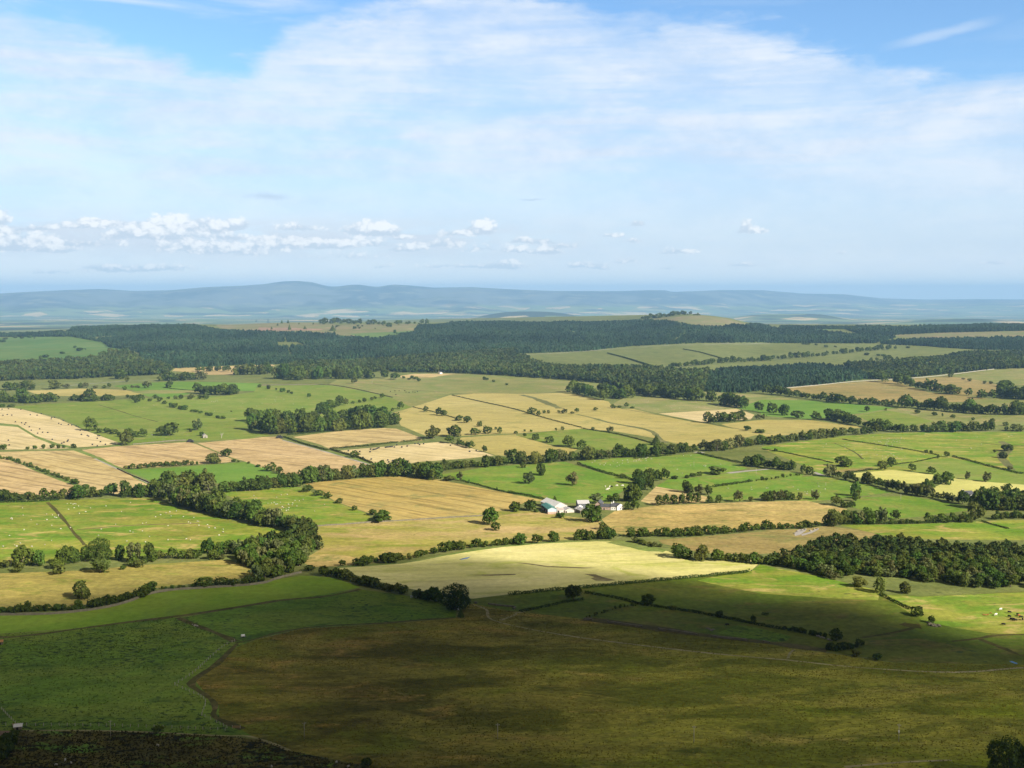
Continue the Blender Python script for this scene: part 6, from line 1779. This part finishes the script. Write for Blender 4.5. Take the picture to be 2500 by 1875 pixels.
building('stone_hut', 'tiny pale stone hut in the pasture with a pitched roof', 'hut', (496, 1069.5), (507, 1069), depth=9, eave=3.4, ridge=6.0, wallm=PALESTONE, roofm=FIBRE2, doors=(('f', 2.2, 1.3, 0, 2.0),))
building('cottage', 'tiny white cottage at the edge of the central wood', 'house', (1074, 913), (1080, 912.6), depth=9, eave=4, ridge=6.5, axis='x', wallm=WHITE, roofm=SLATE, windows=(('f', 2, 1.2, 1, 1.2), ('f', 5.5, 1.2, 1, 1.2)))
building('shelter', 'small sheep shelter with a rusty roof at the left edge', 'shelter', (-4, 1575), (7, 1574), depth=4, eave=1.8, ridge=2.5, axis='x', wallm=STONE, roofm=plain_mat('rusty_sheet', (.42, .22, .08), (.36, .18, .07), 1.0), doors=(('f', .5, .9, 0, 1.5),))
building('stone_hut', 'small low stone hut beside the gateway at the lane', 'hut', (34, 1783), (53, 1781), depth=4, eave=1.6, ridge=2.2, axis='x', wallm=STONE, roofm=FIBRE, doors=(('f', 1, 1, 0, 1.4),))
for o in list(COL.objects):
    if o.get('group') == 'buildings of the central farm' and o.name.split('.')[0] in ('stone_hut', 'shelter') or 'farmstead' in str(o.get('label')) or 'central wood' in str(o.get('label')) and o.name.startswith('cottage'):
        if 'group' in o:
            del o['group']

# ------------------------------------------------------------------ bales, stones, sheep, cattle
BLACK = plain_mat('black_wrap', (.016, .017, .022), (.024, .025, .030), 1.0, .35, .05, .4)
def bale_mesh():
    b = MB()
    n = 14
    R, hw = .72, .66
    prof = [(-hw, R * .86), (-hw * .9, R), (hw * .9, R), (hw, R * .86)]
    i0 = len(b.v)
    for x, r in prof:
        for j in range(n):
            t = 2 * math.pi * j / n
            b.v.append((x, r * math.cos(t), R * .96 + r * math.sin(t)))
    for s in range(3):
        for j in range(n):
            q = (j + 1) % n
            b.f.append((i0 + s * n + j, i0 + s * n + q, i0 + (s + 1) * n + q, i0 + (s + 1) * n + j))
            b.m.append(0)
    b.f.append(tuple(i0 + j for j in reversed(range(n))))
    b.f.append(tuple(i0 + 3 * n + j for j in range(n)))
    b.m += [0, 0]
    return b.mesh('bale', [BLACK])
BALE = bale_mesh()
def bale(px, py, label, grp, s=1.35, loc=None):
    o = link('round_bale', BALE)
    if loc is None:
        x, y = ground_at(px, py)
        loc = (x, y, float(terrain(x, y)) - .03)
    o.location = loc
    o.rotation_euler = (0, 0, random.uniform(0, 3.1))
    o.scale = (s, s, s)
    return tag(o, label, 'bale', grp)
for p in pts('A18,1210 A72,1206 A177,1210 A62,1255 A100,1260 A25,1261 A256,1256 A314,1260 A350,1248 A437,1280 A433,1292 A459,1279 A534,1307 A496,1330 A517,1339 A578,1340 A606,1344 A643,1352 A660,1359 A130,1317 A183,1325 A218,1325 A208,1338 A248,1359 A264,1388 A335,1377 A360,1405 A403,1407 A318,1413 A441,1465 A575,1472 A569,1481 A540,1490 A521,1498 A678,1389 A687,1423 A737,1431 A748,1438 A827,1433 A840,1434 A821,1456 A848,1485 A890,1507 A780,1508 A821,1520'):
    bale(*p, 'black wrapped bale scattered on the pale upper left stubble field', 'black bales on the upper left stubble')
for p in pts('A71,1472 A78,1512'):
    bale(*p, 'one of two black bales in the small far left stubble', 'two bales at far left')
for p in pts('F985,131 F1005,135 F1015,133 F1030,130 F1042,123 F1055,118 F1110,116 F1122,114 F1133,113 F1145,111 F1157,110 F1168,108 F1185,113 F1205,95'):
    bale(*p, 'black bale in the line along the hedge of the pale field', 'line of black bales below the hedge')
for p in pts('F797,145 F893,151 F980,153 F1248,113 F1293,105 F1360,85 F1385,83 F1398,93 F1432,85 F1577,71 F1658,98 F1820,150 F1875,143 F920,201 F1130,223 F1138,240 F1170,228 F1205,238 F990,215'):
    bale(*p, 'black bale lying apart in the pale field below the copse', 'scattered black bales of the pale field')
for (px, py, lab, grp) in ((464, 1080, 'black bale in the stack beside the hut pasture wall', 'bale stack by the hut pasture'), (682, 1070, 'black bale in the stack at the left end of the clipped hedge', 'bale stack by the clipped hedge')):
    x, y = ground_at(px, py)
    z = float(terrain(x, y))
    s = 1.25
    for lv, cnt in ((0, 6), (1, 5), (2, 3)):
        for i in range(cnt):
            for k2 in range(2 if lv < 2 else 1):
                o = bale(0, 0, lab, grp, s, (x + (i - (cnt - 1) / 2) * 1.8, y + k2 * 1.75, z + lv * 1.5))
                o.rotation_euler = (0, 0, math.pi / 2 + random.uniform(-.05, .05))
def rock(px, py, w, h, label, mat, name='boulder', cat='boulder', grp=None):
    x, y = ground_at(px, py)
    z = float(terrain(x, y))
    b = MB()
    b.blob((0, 0, h * .3), (w / 2, w / 2.4, h * .7), 0, 8, 5, .22)
    o = b.build(name, mat)
    o.location = (x, y, z)
    o.rotation_euler = (0, 0, random.uniform(0, 3))
    return tag(o, label, cat, grp)
for p in pts('L1400,432 L1418,445 L1432,452 L1450,450 L1462,458 L1478,455 L1490,462 L1440,462 L1472,468 L1412,456 L1502,466'):
    rock(*p, random.uniform(1.2, 2.6), random.uniform(.7, 1.5), 'grey boulder in the heap below a small dark bush', STONE, grp='boulder heap in the pasture')
for p in pts('L458,545 L470,550 L482,553 L494,558 L508,562 L522,566 L560,578 L574,582 L588,586'):
    rock(*p, random.uniform(1.2, 2.0), random.uniform(.8, 1.2), 'pale stone in the row under the dark clipped row', PALESTONE, grp='row of pale stones')
for p in pts('I1625,450 I1645,456 I1660,460 I1640,462 I1668,465'):
    rock(*p, random.uniform(.8, 1.6), random.uniform(.5, .9), 'pale stone in the ditch crossing of the rushy pasture', PALESTONE, grp='pale stones in the ditch crossing')
for p in pts('A1285,1425 A1300,1428 H275,840 H300,822 H340,812 H365,806 H410,818 H440,806 H470,800'):
    rock(*p, random.uniform(2, 3.6), random.uniform(.6, 1.2), 'bare pale rock breaking through the turf', PALESTONE, 'outcrop_rock', 'rock', 'bare rocks in the turf')
for p in pts('K1690,485 K1710,492 K1735,490 K1720,500'):
    rock(*p, random.uniform(2, 3.2), random.uniform(.4, .8), 'dark flat stone in the trampled patch by the horse', STONE, grp='flat stones near the horse')

def animal_mesh(name, L, H, body, legs, headm, fluffy=0.0):
    """one closed body: barrel trunk, neck and head, four jointed legs, tail"""
    b = MB()
    rb = L * .21 * (1 + fluffy * .45)
    zb = H * .70
    sec = [(-.50, .60, .03), (-.44, .92, .01), (-.20, 1.0, 0), (.10, 1.02, -.01), (.34, .95, .0), (.46, .66, .05)]
    n = 10
    for x, r, dz in sec:
        for j in range(n):
            t = 2 * math.pi * j / n
            b.v.append((x * L * .86, rb * r * .86 * math.cos(t), zb + dz * H + rb * r * math.sin(t)))
    for s in range(len(sec) - 1):
        for j in range(n):
            q = (j + 1) % n
            b.f.append((s * n + j, s * n + q, (s + 1) * n + q, (s + 1) * n + j))
            b.m.append(0)
    b.f.append(tuple(reversed(range(n))))
    b.f.append(tuple((len(sec) - 1) * n + j for j in range(n)))
    b.m += [0, 0]
    down = .32            # grazing head
    b.tube((L * .36, 0, zb + rb * .5), (L * .56, 0, H * .46), rb * .55, rb * .36, 8, 0)
    b.tube((L * .54, 0, H * .50), (L * .70, 0, H * .20), rb * .38, rb * .22, 8, 1)
    for s in (-1, 1):
        b.tube((L * .55, s * rb * .25, H * .50), (L * .53, s * rb * .75, H * .53), rb * .12, rb * .05, 5, 1)
        b.tube((L * .30, s * rb * .55, zb - rb * .4), (L * .31, s * rb * .55, H * .28), rb * .26, rb * .17, 6, 2)
        b.tube((L * .31, s * rb * .55, H * .29), (L * .30, s * rb * .55, 0), rb * .16, rb * .12, 6, 2)
        b.tube((-L * .34, s * rb * .55, zb - rb * .2), (-L * .30, s * rb * .55, H * .40), rb * .36, rb * .2, 6, 2)
        b.tube((-L * .30, s * rb * .55, H * .41), (-L * .38, s * rb * .55, H * .24), rb * .2, rb * .14, 6, 2)
        b.tube((-L * .38, s * rb * .55, H * .25), (-L * .36, s * rb * .55, 0), rb * .14, rb * .11, 6, 2)
    b.tube((-L * .42, 0, zb + rb * .5), (-L * .47, 0, H * .35), rb * .10, rb * .07, 5, 0)
    return b.mesh(name, [body, headm, legs], True)
WOOL = plain_mat('wool', (.50, .47, .40), (.42, .40, .34), .5)
SKINW = plain_mat('pale_face', (.60, .55, .48), (.55, .50, .44), .5)
COWB = plain_mat('black_hide', (.020, .018, .018), (.028, .025, .024), .8, .6)
COWW = plain_mat('cream_hide', (.72, .68, .60), (.64, .60, .52), .8)
COWR = plain_mat('russet_hide', (.34, .15, .05), (.28, .12, .04), .8)
SHEEP = animal_mesh('sheep', 1.35, .95, WOOL, SKINW, SKINW, 1.0)
COW = {'black': animal_mesh('cow', 2.5, 1.5, COWB, COWB, COWB), 'white': animal_mesh('cow', 2.5, 1.5, COWW, COWW, COWW), 'russet': animal_mesh('cow', 2.5, 1.5, COWR, COWR, COWR)}
HORSE = animal_mesh('horse', 2.5, 1.75, COWB, COWB, COWB)
def beast(name, me, px, py, label, cat, grp=None, s=1.0):
    x, y = ground_at(px, py)
    o = link(name, me)
    o.location = (x, y, float(terrain(x, y)) - .02)
    o.rotation_euler = (0, 0, random.uniform(0, 6.28))
    o.scale = (s, s, s)
    return tag(o, label, cat, grp)
def flock(poly_s, n, label, grp, seed):
    P = pts(poly_s)
    xs, ys = [p[0] for p in P], [p[1] for p in P]
    r = random.Random(seed)
    k = 0
    tries = 0
    cl = [(r.uniform(min(xs), max(xs)), r.uniform(min(ys), max(ys))) for _ in range(4)]
    while k < n and tries < 4000:
        tries += 1
        if r.random() < .45:
            c = r.choice(cl)
            p = (r.gauss(c[0], 22), r.gauss(c[1], 6))
        else:
            p = (r.uniform(min(xs), max(xs)), r.uniform(min(ys), max(ys)))
        if 2 < p[0] < 2498 and inside(P, np.array([p[0]]), np.array([p[1]]))[0]:
            beast('sheep', SHEEP, *p, label, 'sheep', grp, r.uniform(.78, 1.0))
            k += 1
flock('E20,600 E480,580 E640,830 E700,900 E500,930 E20,1000', 26, 'white sheep grazing left of the reedy ditch', 'sheep left of the reedy ditch', 1)
flock('E520,590 E1250,560 E1600,680 E2000,800 E1900,880 E1100,930 E800,860', 48, 'white sheep grazing right of the reedy ditch', 'sheep right of the reedy ditch', 2)
flock('E2120,500 F20,480 F280,460 F560,560 F720,640 F500,680 F250,660 F20,600', 32, 'white sheep in the pasture left of the golden hay field', 'sheep beside the golden hay field', 3)
flock('G640,235 G1080,205 G1560,175 G1900,270 G1700,330 G1350,360 G950,330', 46, 'white sheep in the green field above the pale lane', 'sheep in the lane field', 4)
flock('G1760,470 G2200,420 H300,370 H800,440 H400,510 G2100,520', 20, 'white sheep in the meadow right of the farm trees', 'sheep in the right meadow', 5)
flock('D100,1520 D700,1450 D1300,1420 D2150,1420 D2150,1500 H1900,120 H1300,230 H900,250 H500,140', 70, 'white sheep spread over the wide right hand pasture', 'sheep of the wide pasture', 6)
flock('A1000,1150 A1800,1130 B300,1100 B1100,1120 B1000,1200 B400,1230 A1900,1280 A1300,1230', 34, 'white sheep high in the large upper sheep pasture', 'sheep of the upper pasture', 7)
flock('C900,1140 C1600,1140 C1850,1190 C1300,1220', 12, 'white sheep on the olive pasture below the central wood', 'sheep below the central wood', 8)
for i, p in enumerate(pts('I549,1598 I600,1625 I475,1640 I1332,1475')):
    beast('sheep', SHEEP, *p, ('white sheep on the dark heath near the bottom edge', 'white sheep farthest right of three on the dark heath', 'white sheep lowest of three on the dark heath', 'lone white sheep on the green patch of dark heath')[i], 'sheep')
for i, p in enumerate(pts('J695,1618 J150,1655 J795,1655')):
    beast('sheep', SHEEP, *p, ('white sheep on the green patch at the wet moor corner', 'white sheep at the lower left edge of the moor', 'white sheep nearest the dark wet-corner bush')[i], 'sheep')
for a, l in (('L2015,328', 'white'), ('L1975,372', 'white')):
    beast('cow', COW[l], *pts(a)[0], {'L2015,328': 'cream cow standing highest of the herd at right', 'L1975,372': 'cream cow at the left of the right hand herd'}[a], 'cow', 'cattle herd at right')
beast('cow', COW['russet'], *pts('L2168,380')[0], 'russet cow lying among the herd at right', 'cow', 'cattle herd at right')
for a in pts('L2088,352 L2090,388 L2105,412 L2160,372 L2185,392 L2200,412 L2040,455 L2120,410 L2140,418'):
    beast('cow', COW['black'], *a, 'black cow of the mixed herd in the sunlit right pasture', 'cow', 'cattle herd at right')
for a in pts('L1870,370 L1890,372 L1908,371 L1930,357'):
    beast('cow', COW['russet'], *a, 'small brown calf lying left of the herd', 'calf', 'calves left of the herd', .6)
for a in pts('G822,447 G838,473 G848,466 G920,440 G968,440 G860,448'):
    beast('cow', COW['white'], *a, 'cream cow in the pasture behind the farm', 'cow', 'cream cows behind the farm', 1.15)
beast('cow', COW['black'], *pts('G876,449')[0], 'black cow among the cream cows behind the farm', 'cow', None, 1.2)
for a in pts('B1152,1060 B1190,1055 B1225,1055 B1272,1053 B1285,1065 B1310,1068 B1340,1065 B1360,1067 B1380,1063 B1198,1085'):
    beast('cow', COW['black'], *a, 'black cow in the far herd on the olive pasture', 'cow', 'far black herd', 1.2)
for a in pts('A2080,1218 A2062,1235 A1950,1228'):
    beast('cow', COW['black'], *a, 'black cow in the upper sheep pasture', 'cow', 'three black cows with the sheep', 1.2)
beast('horse', HORSE, *pts('K1852,460')[0], 'dark horse grazing beside the small bright plot', 'horse')

# ------------------------------------------------------------------ small things
def trough(px, py, label):
    x, y = ground_at(px, py)
    root = empty('beehive', (x, y, float(terrain(x, y))), .3)
    b = MB()
    b.box(-.9, .9, -.5, .5, 0, .75)
    b.build('body', PALE, root)
    c = MB()
    c.box(-1.0, 1.0, -.6, .6, .76, .92)
    c.build('lid', BLUECLAD, root)
    tag(root, label, 'hive box', 'white boxes under the hedge')
trough(1005, 1458, 'white box under the hedge left of the great tree')
trough(1016, 1459, 'white box nearer the great dark tree')
def trailer(px, py):
    x, y = ground_at(px, py)
    root = empty('water_bowser', (x, y, float(terrain(x, y))), .5)
    b = MB()
    b.tube((-1.1, 0, 1.15), (1.1, 0, 1.15), .75, .75, 14)
    b.build('tank', PALE, root, False)
    c = MB()
    c.box(-1.3, 1.9, -.5, .5, .28, .4)
    c.build('chassis', DARKGREY, root)
    for s in (-1, 1):
        w = MB()
        w.tube((0, s * .62, .36), (0, s * .82, .36), .36, .36, 12)
        w.build('wheel', DARK, root)
    tag(root, 'white tank trailer parked at the fence corner', 'trailer')
trailer(593, 1556)
def gatepost(px, py):
    x, y = ground_at(px, py)
    root = empty('white_post', (x, y, float(terrain(x, y))), 0)
    b = MB()
    b.box(-.45, .45, -.45, .45, -.2, 2.2)
    b.build('shaft', PALE, root)
    c = MB()
    c.poly([(-.5, -.5, 2.2), (.5, -.5, 2.2), (0, 0, 2.75)])
    c.poly([(.5, -.5, 2.2), (.5, .5, 2.2), (0, 0, 2.75)])
    c.poly([(.5, .5, 2.2), (-.5, .5, 2.2), (0, 0, 2.75)])
    c.poly([(-.5, .5, 2.2), (-.5, -.5, 2.2), (0, 0, 2.75)])
    c.build('cap', PALE, root)
    tag(root, 'white post below the great dark tree', 'post')
gatepost(1119, 1489)
def gate(px, py, label):
    x, y = ground_at(px, py)
    root = empty('field_gate', (x, y, float(terrain(x, y))), .05)
    for xx in (-1.9, 1.9):
        b = MB()
        b.box(xx - .1, xx + .1, -.1, .1, -.2, 1.5)
        b.build('post', WOODPOST, root)
    c = MB()
    for zz in (.25, .5, .75, 1.0, 1.25):
        c.box(-1.8, 1.8, -.03, .03, zz - .05, zz + .05)
    c.box(-1.8, -1.7, -.035, .035, .2, 1.3)
    c.box(1.7, 1.8, -.035, .035, .2, 1.3)
    c.build('bars', plain_mat('gate_timber', (.44, .26, .14), (.38, .22, .12), .6), root)
    tag(root, label, 'gate')
gate(577, 1778, 'orange-brown timber gate where the fence meets the lane')
gate(40, 1772, 'pale gate beside the low stone hut')
# radar dome on the second fell summit
x, y = ground_at(961, 695.8)
b = MB()
b.blob((0, 0, 12), (13, 13, 13), 0, 14, 9)
o = b.build('radar_dome', PALE, None, True)
D_ = math.hypot(x, y)
o.location = (x, y, float(terrain(x, y)) - 1)
tag(o, 'tiny white radar dome on a far fell summit', 'radar dome')
# ------------------------------------------------------------------ tussocks of the moor and the rushy pasture
def tussocks(field, n, mat, name, label, h, seed):
    P = [q for lab, q in FIELD_PX if lab == field][0]
    xs = np.array([p[0] for p in P]); ys = np.array([p[1] for p in P])
    r = np.random.default_rng(seed)
    W = np.array([ground_at(*p) for p in dense(P, True, 40)])
    X = r.uniform(W[:, 0].min(), W[:, 0].max(), n * 3)
    Y = r.uniform(W[:, 1].min(), W[:, 1].max(), n * 3)
    Z = terrain(X, Y)
    PX, PY, _ = to_px(X, Y, Z)
    cl = snoise(X * .55, Y, seed, 4, 1 / 9.0) + .6 * snoise(X * .5, Y, seed + 1, 3, 1 / 38.0)
    k = inside(P, PX, PY) & (PX > -40) & (PX < 2540) & (PY < 1900) & (cl > r.uniform(-2.2, 1.2, len(X)))
    X, Y, Z = X[k][:n], Y[k][:n], Z[k][:n]
    m = len(X)
    q = 4
    a = r.uniform(0, 6.28, (m, q))
    size = (h * r.uniform(.6, 1.4, m))[:, None]
    C = np.stack([X[:, None] + np.cos(a) * size * .35, Y[:, None] + np.sin(a) * size * .35, Z[:, None] + size * .38 + 0 * a], -1).reshape(-1, 3)
    N = np.stack([np.cos(a), np.sin(a), np.full_like(a, .8)], -1).reshape(-1, 3)
    N /= np.linalg.norm(N, axis=1)[:, None]
    V, Q = quads(C, N, np.repeat(size.ravel() * .42, q) * r.uniform(.7, 1.2, m * q), r)
    tone = np.repeat(np.clip(.5 + .4 * snoise(X, Y, seed + 5, 3, 1 / 30.0) + r.uniform(-.2, .2, m), 0, 1), q * 4)
    tag(link(name, mesh_np(name, V, Q, [mat], attrs={'tone': tone})), label, name.replace('_', ' '), None, 'stuff')
tussocks('wide brown and olive moor in cloud shadow', 24000, leaf_mat('moor_tussock', (.190, .160, .026), .5, True, .2), 'moor_grass', 'coarse grass tussocks all over the moor', .42, 91)
tussocks('dark green rushy pasture inside the post fence', 3500, leaf_mat('rush_tussock', (.085, .125, .020), .4, True, .15), 'rushes', 'dark rush clumps in the shaded pasture inside the fence', .5, 93)
tussocks('dark heath with green patches below the lane', 6000, leaf_mat('heath_tussock', (.060, .050, .016), .4, True, .1), 'heather', 'dark heather clumps along the bottom left', .6, 95)

# ------------------------------------------------------------------ unseen cloud above the fell, shaped to shade the near ground
def unseen_cloud_bank():
    ALT = 1700.0
    edge = [(-900, 1510), (0, 1470), (150, 1462), (250, 1446), (400, 1426), (520, 1410), (640, 1398), (750, 1376), (950, 1364), (1100, 1354), (1240, 1364), (1335, 1378),
            (1450, 1386), (1560, 1398), (1645, 1408), (1750, 1427), (1860, 1453), (2000, 1454), (2100, 1467), (2154, 1477), (2200, 1497), (2300, 1522), (2400, 1544), (2500, 1562), (3300, 1600)]
    xs = np.arange(-760, 900, 11.0)
    ys = np.arange(150, 1010, 9.0)
    X, Y = np.meshgrid(xs, ys)
    Zg = np.zeros_like(X)
    PX, PY, _ = to_px(X, Y, Zg)
    e = interp(PX, edge)
    n = snoise(X, Y, 77, 4, 1 / 45.0)
    n2 = snoise(X, Y, 78, 3, 1 / 110.0)
    soft = 16 + 9 * sstep(PX, 1500, 2100) + 16 * sstep(PX, 2150, 2400)
    d = (PY - e + 6 * n) / (soft * .75)
    dens = sstep(d, -0.6, 1.3)
    depth = (PY - e)
    full = 0.74 + 0.235 * sstep(depth, 30 - 25 * sstep(PX, 1600, 1850), 100 - 55 * sstep(PX, 1600, 1850))
    # thinner to the right over the moor
    thin = 0.24 * sstep(PX, 900, 1900) * sstep(PY, 1570, 1660) * (1 - .55 * sstep(PY, 1770, 1880)) * (0.85 + 0.45 * n2)
    thin = thin + 0.05 * sstep(PY, 1650, 1750) * np.clip(n2, 0, 1)
    thin = thin + .10 * (1 - sstep(PX, 500, 900)) * sstep(PY, 1475, 1520) * (1 - sstep(PY, 1720, 1800))
    T = 1 - dens * np.clip(full - thin, 0, 0.975)
    # fade out at the outer rim of the mesh, well off the picture
    alpha = 1 - np.sqrt(np.clip(T, 0.0, 1))
    th = 140 * np.clip(dens, 0.02, 1) * (1 + 0.25 * n)
    sx, sy = SUN_DIR.x / SUN_DIR.z, SUN_DIR.y / SUN_DIR.z      # sheared along the sun so both faces cast one shadow edge
    top = np.column_stack([(X + sx * (ALT + th)).ravel(), (Y + sy * (ALT + th)).ravel(), (ALT + th).ravel()])
    tb = ALT - 12 - 0.15 * th
    bot = np.column_stack([(X + sx * tb).ravel(), (Y + sy * tb).ravel(), tb.ravel()])
    nr, nc = X.shape
    idx = np.arange(nr * nc).reshape(nr, nc)
    Q = np.stack([idx[:-1, :-1], idx[:-1, 1:], idx[1:, 1:], idx[1:, :-1]], -1).reshape(-1, 4)
    N = nr * nc
    rim = np.concatenate([idx[0, :], idx[1:, -1], idx[-1, -2::-1], idx[-2:0:-1, 0]])
    rq = np.stack([rim, np.roll(rim, -1), np.roll(rim, -1) + N, rim + N], 1)
    m, k = new_mat('cloud_vapour')
    at = k.n('ShaderNodeAttribute', attribute_name='vapour')
    df = k.n('ShaderNodeBsdfDiffuse')
    df.inputs[0].default_value = (.9, .9, .9, 1)
    tl = k.n('ShaderNodeBsdfTranslucent')
    tl.inputs[0].default_value = (.55, .56, .58, 1)
    ad = k.n('ShaderNodeMixShader')
    ad.inputs[0].default_value = .4
    k.t.links.new(df.outputs[0], ad.inputs[1])
    k.t.links.new(tl.outputs[0], ad.inputs[2])
    tr = k.n('ShaderNodeBsdfTransparent')
    mx = k.n('ShaderNodeMixShader')
    k.t.links.new(at.outputs['Fac'], mx.inputs[0])
    k.t.links.new(tr.outputs[0], mx.inputs[1])
    k.t.links.new(ad.outputs[0], mx.inputs[2])
    k.t.links.new(mx.outputs[0], k.n('ShaderNodeOutputMaterial').inputs[0])
    a2 = np.concatenate([alpha.ravel(), alpha.ravel()])
    me = mesh_np('cloud', np.concatenate([top, bot]), np.concatenate([Q, Q[:, ::-1] + N, rq]), [m], attrs={'vapour': a2}, smooth_=True)  # unseen cloud, shaped to shade the near ground
    tag(link('cloud', me), 'broad unseen cloud bank above the fell, shaped to shade the near moor', 'cloud', None, 'stuff')
unseen_cloud_bank()

# ------------------------------------------------------------------ the air
def haze():
    b = MB()
    b.box(-46000, 46000, -2500, 56000, -480, 665)
    m, k = new_mat('air')
    v = k.n('ShaderNodeVolumePrincipled')
    v.inputs['Color'].default_value = (.35, .61, 1.0, 1)
    v.inputs['Density'].default_value = 4.1e-5
    v.inputs['Anisotropy'].default_value = 0.0
    o = k.n('ShaderNodeOutputMaterial')
    k.t.links.new(v.outputs[0], o.inputs['Volume'])
    h = b.build('haze', m)
    tag(h, 'pale blue summer haze between the fells and the viewer', 'haze', None, 'stuff')
haze()
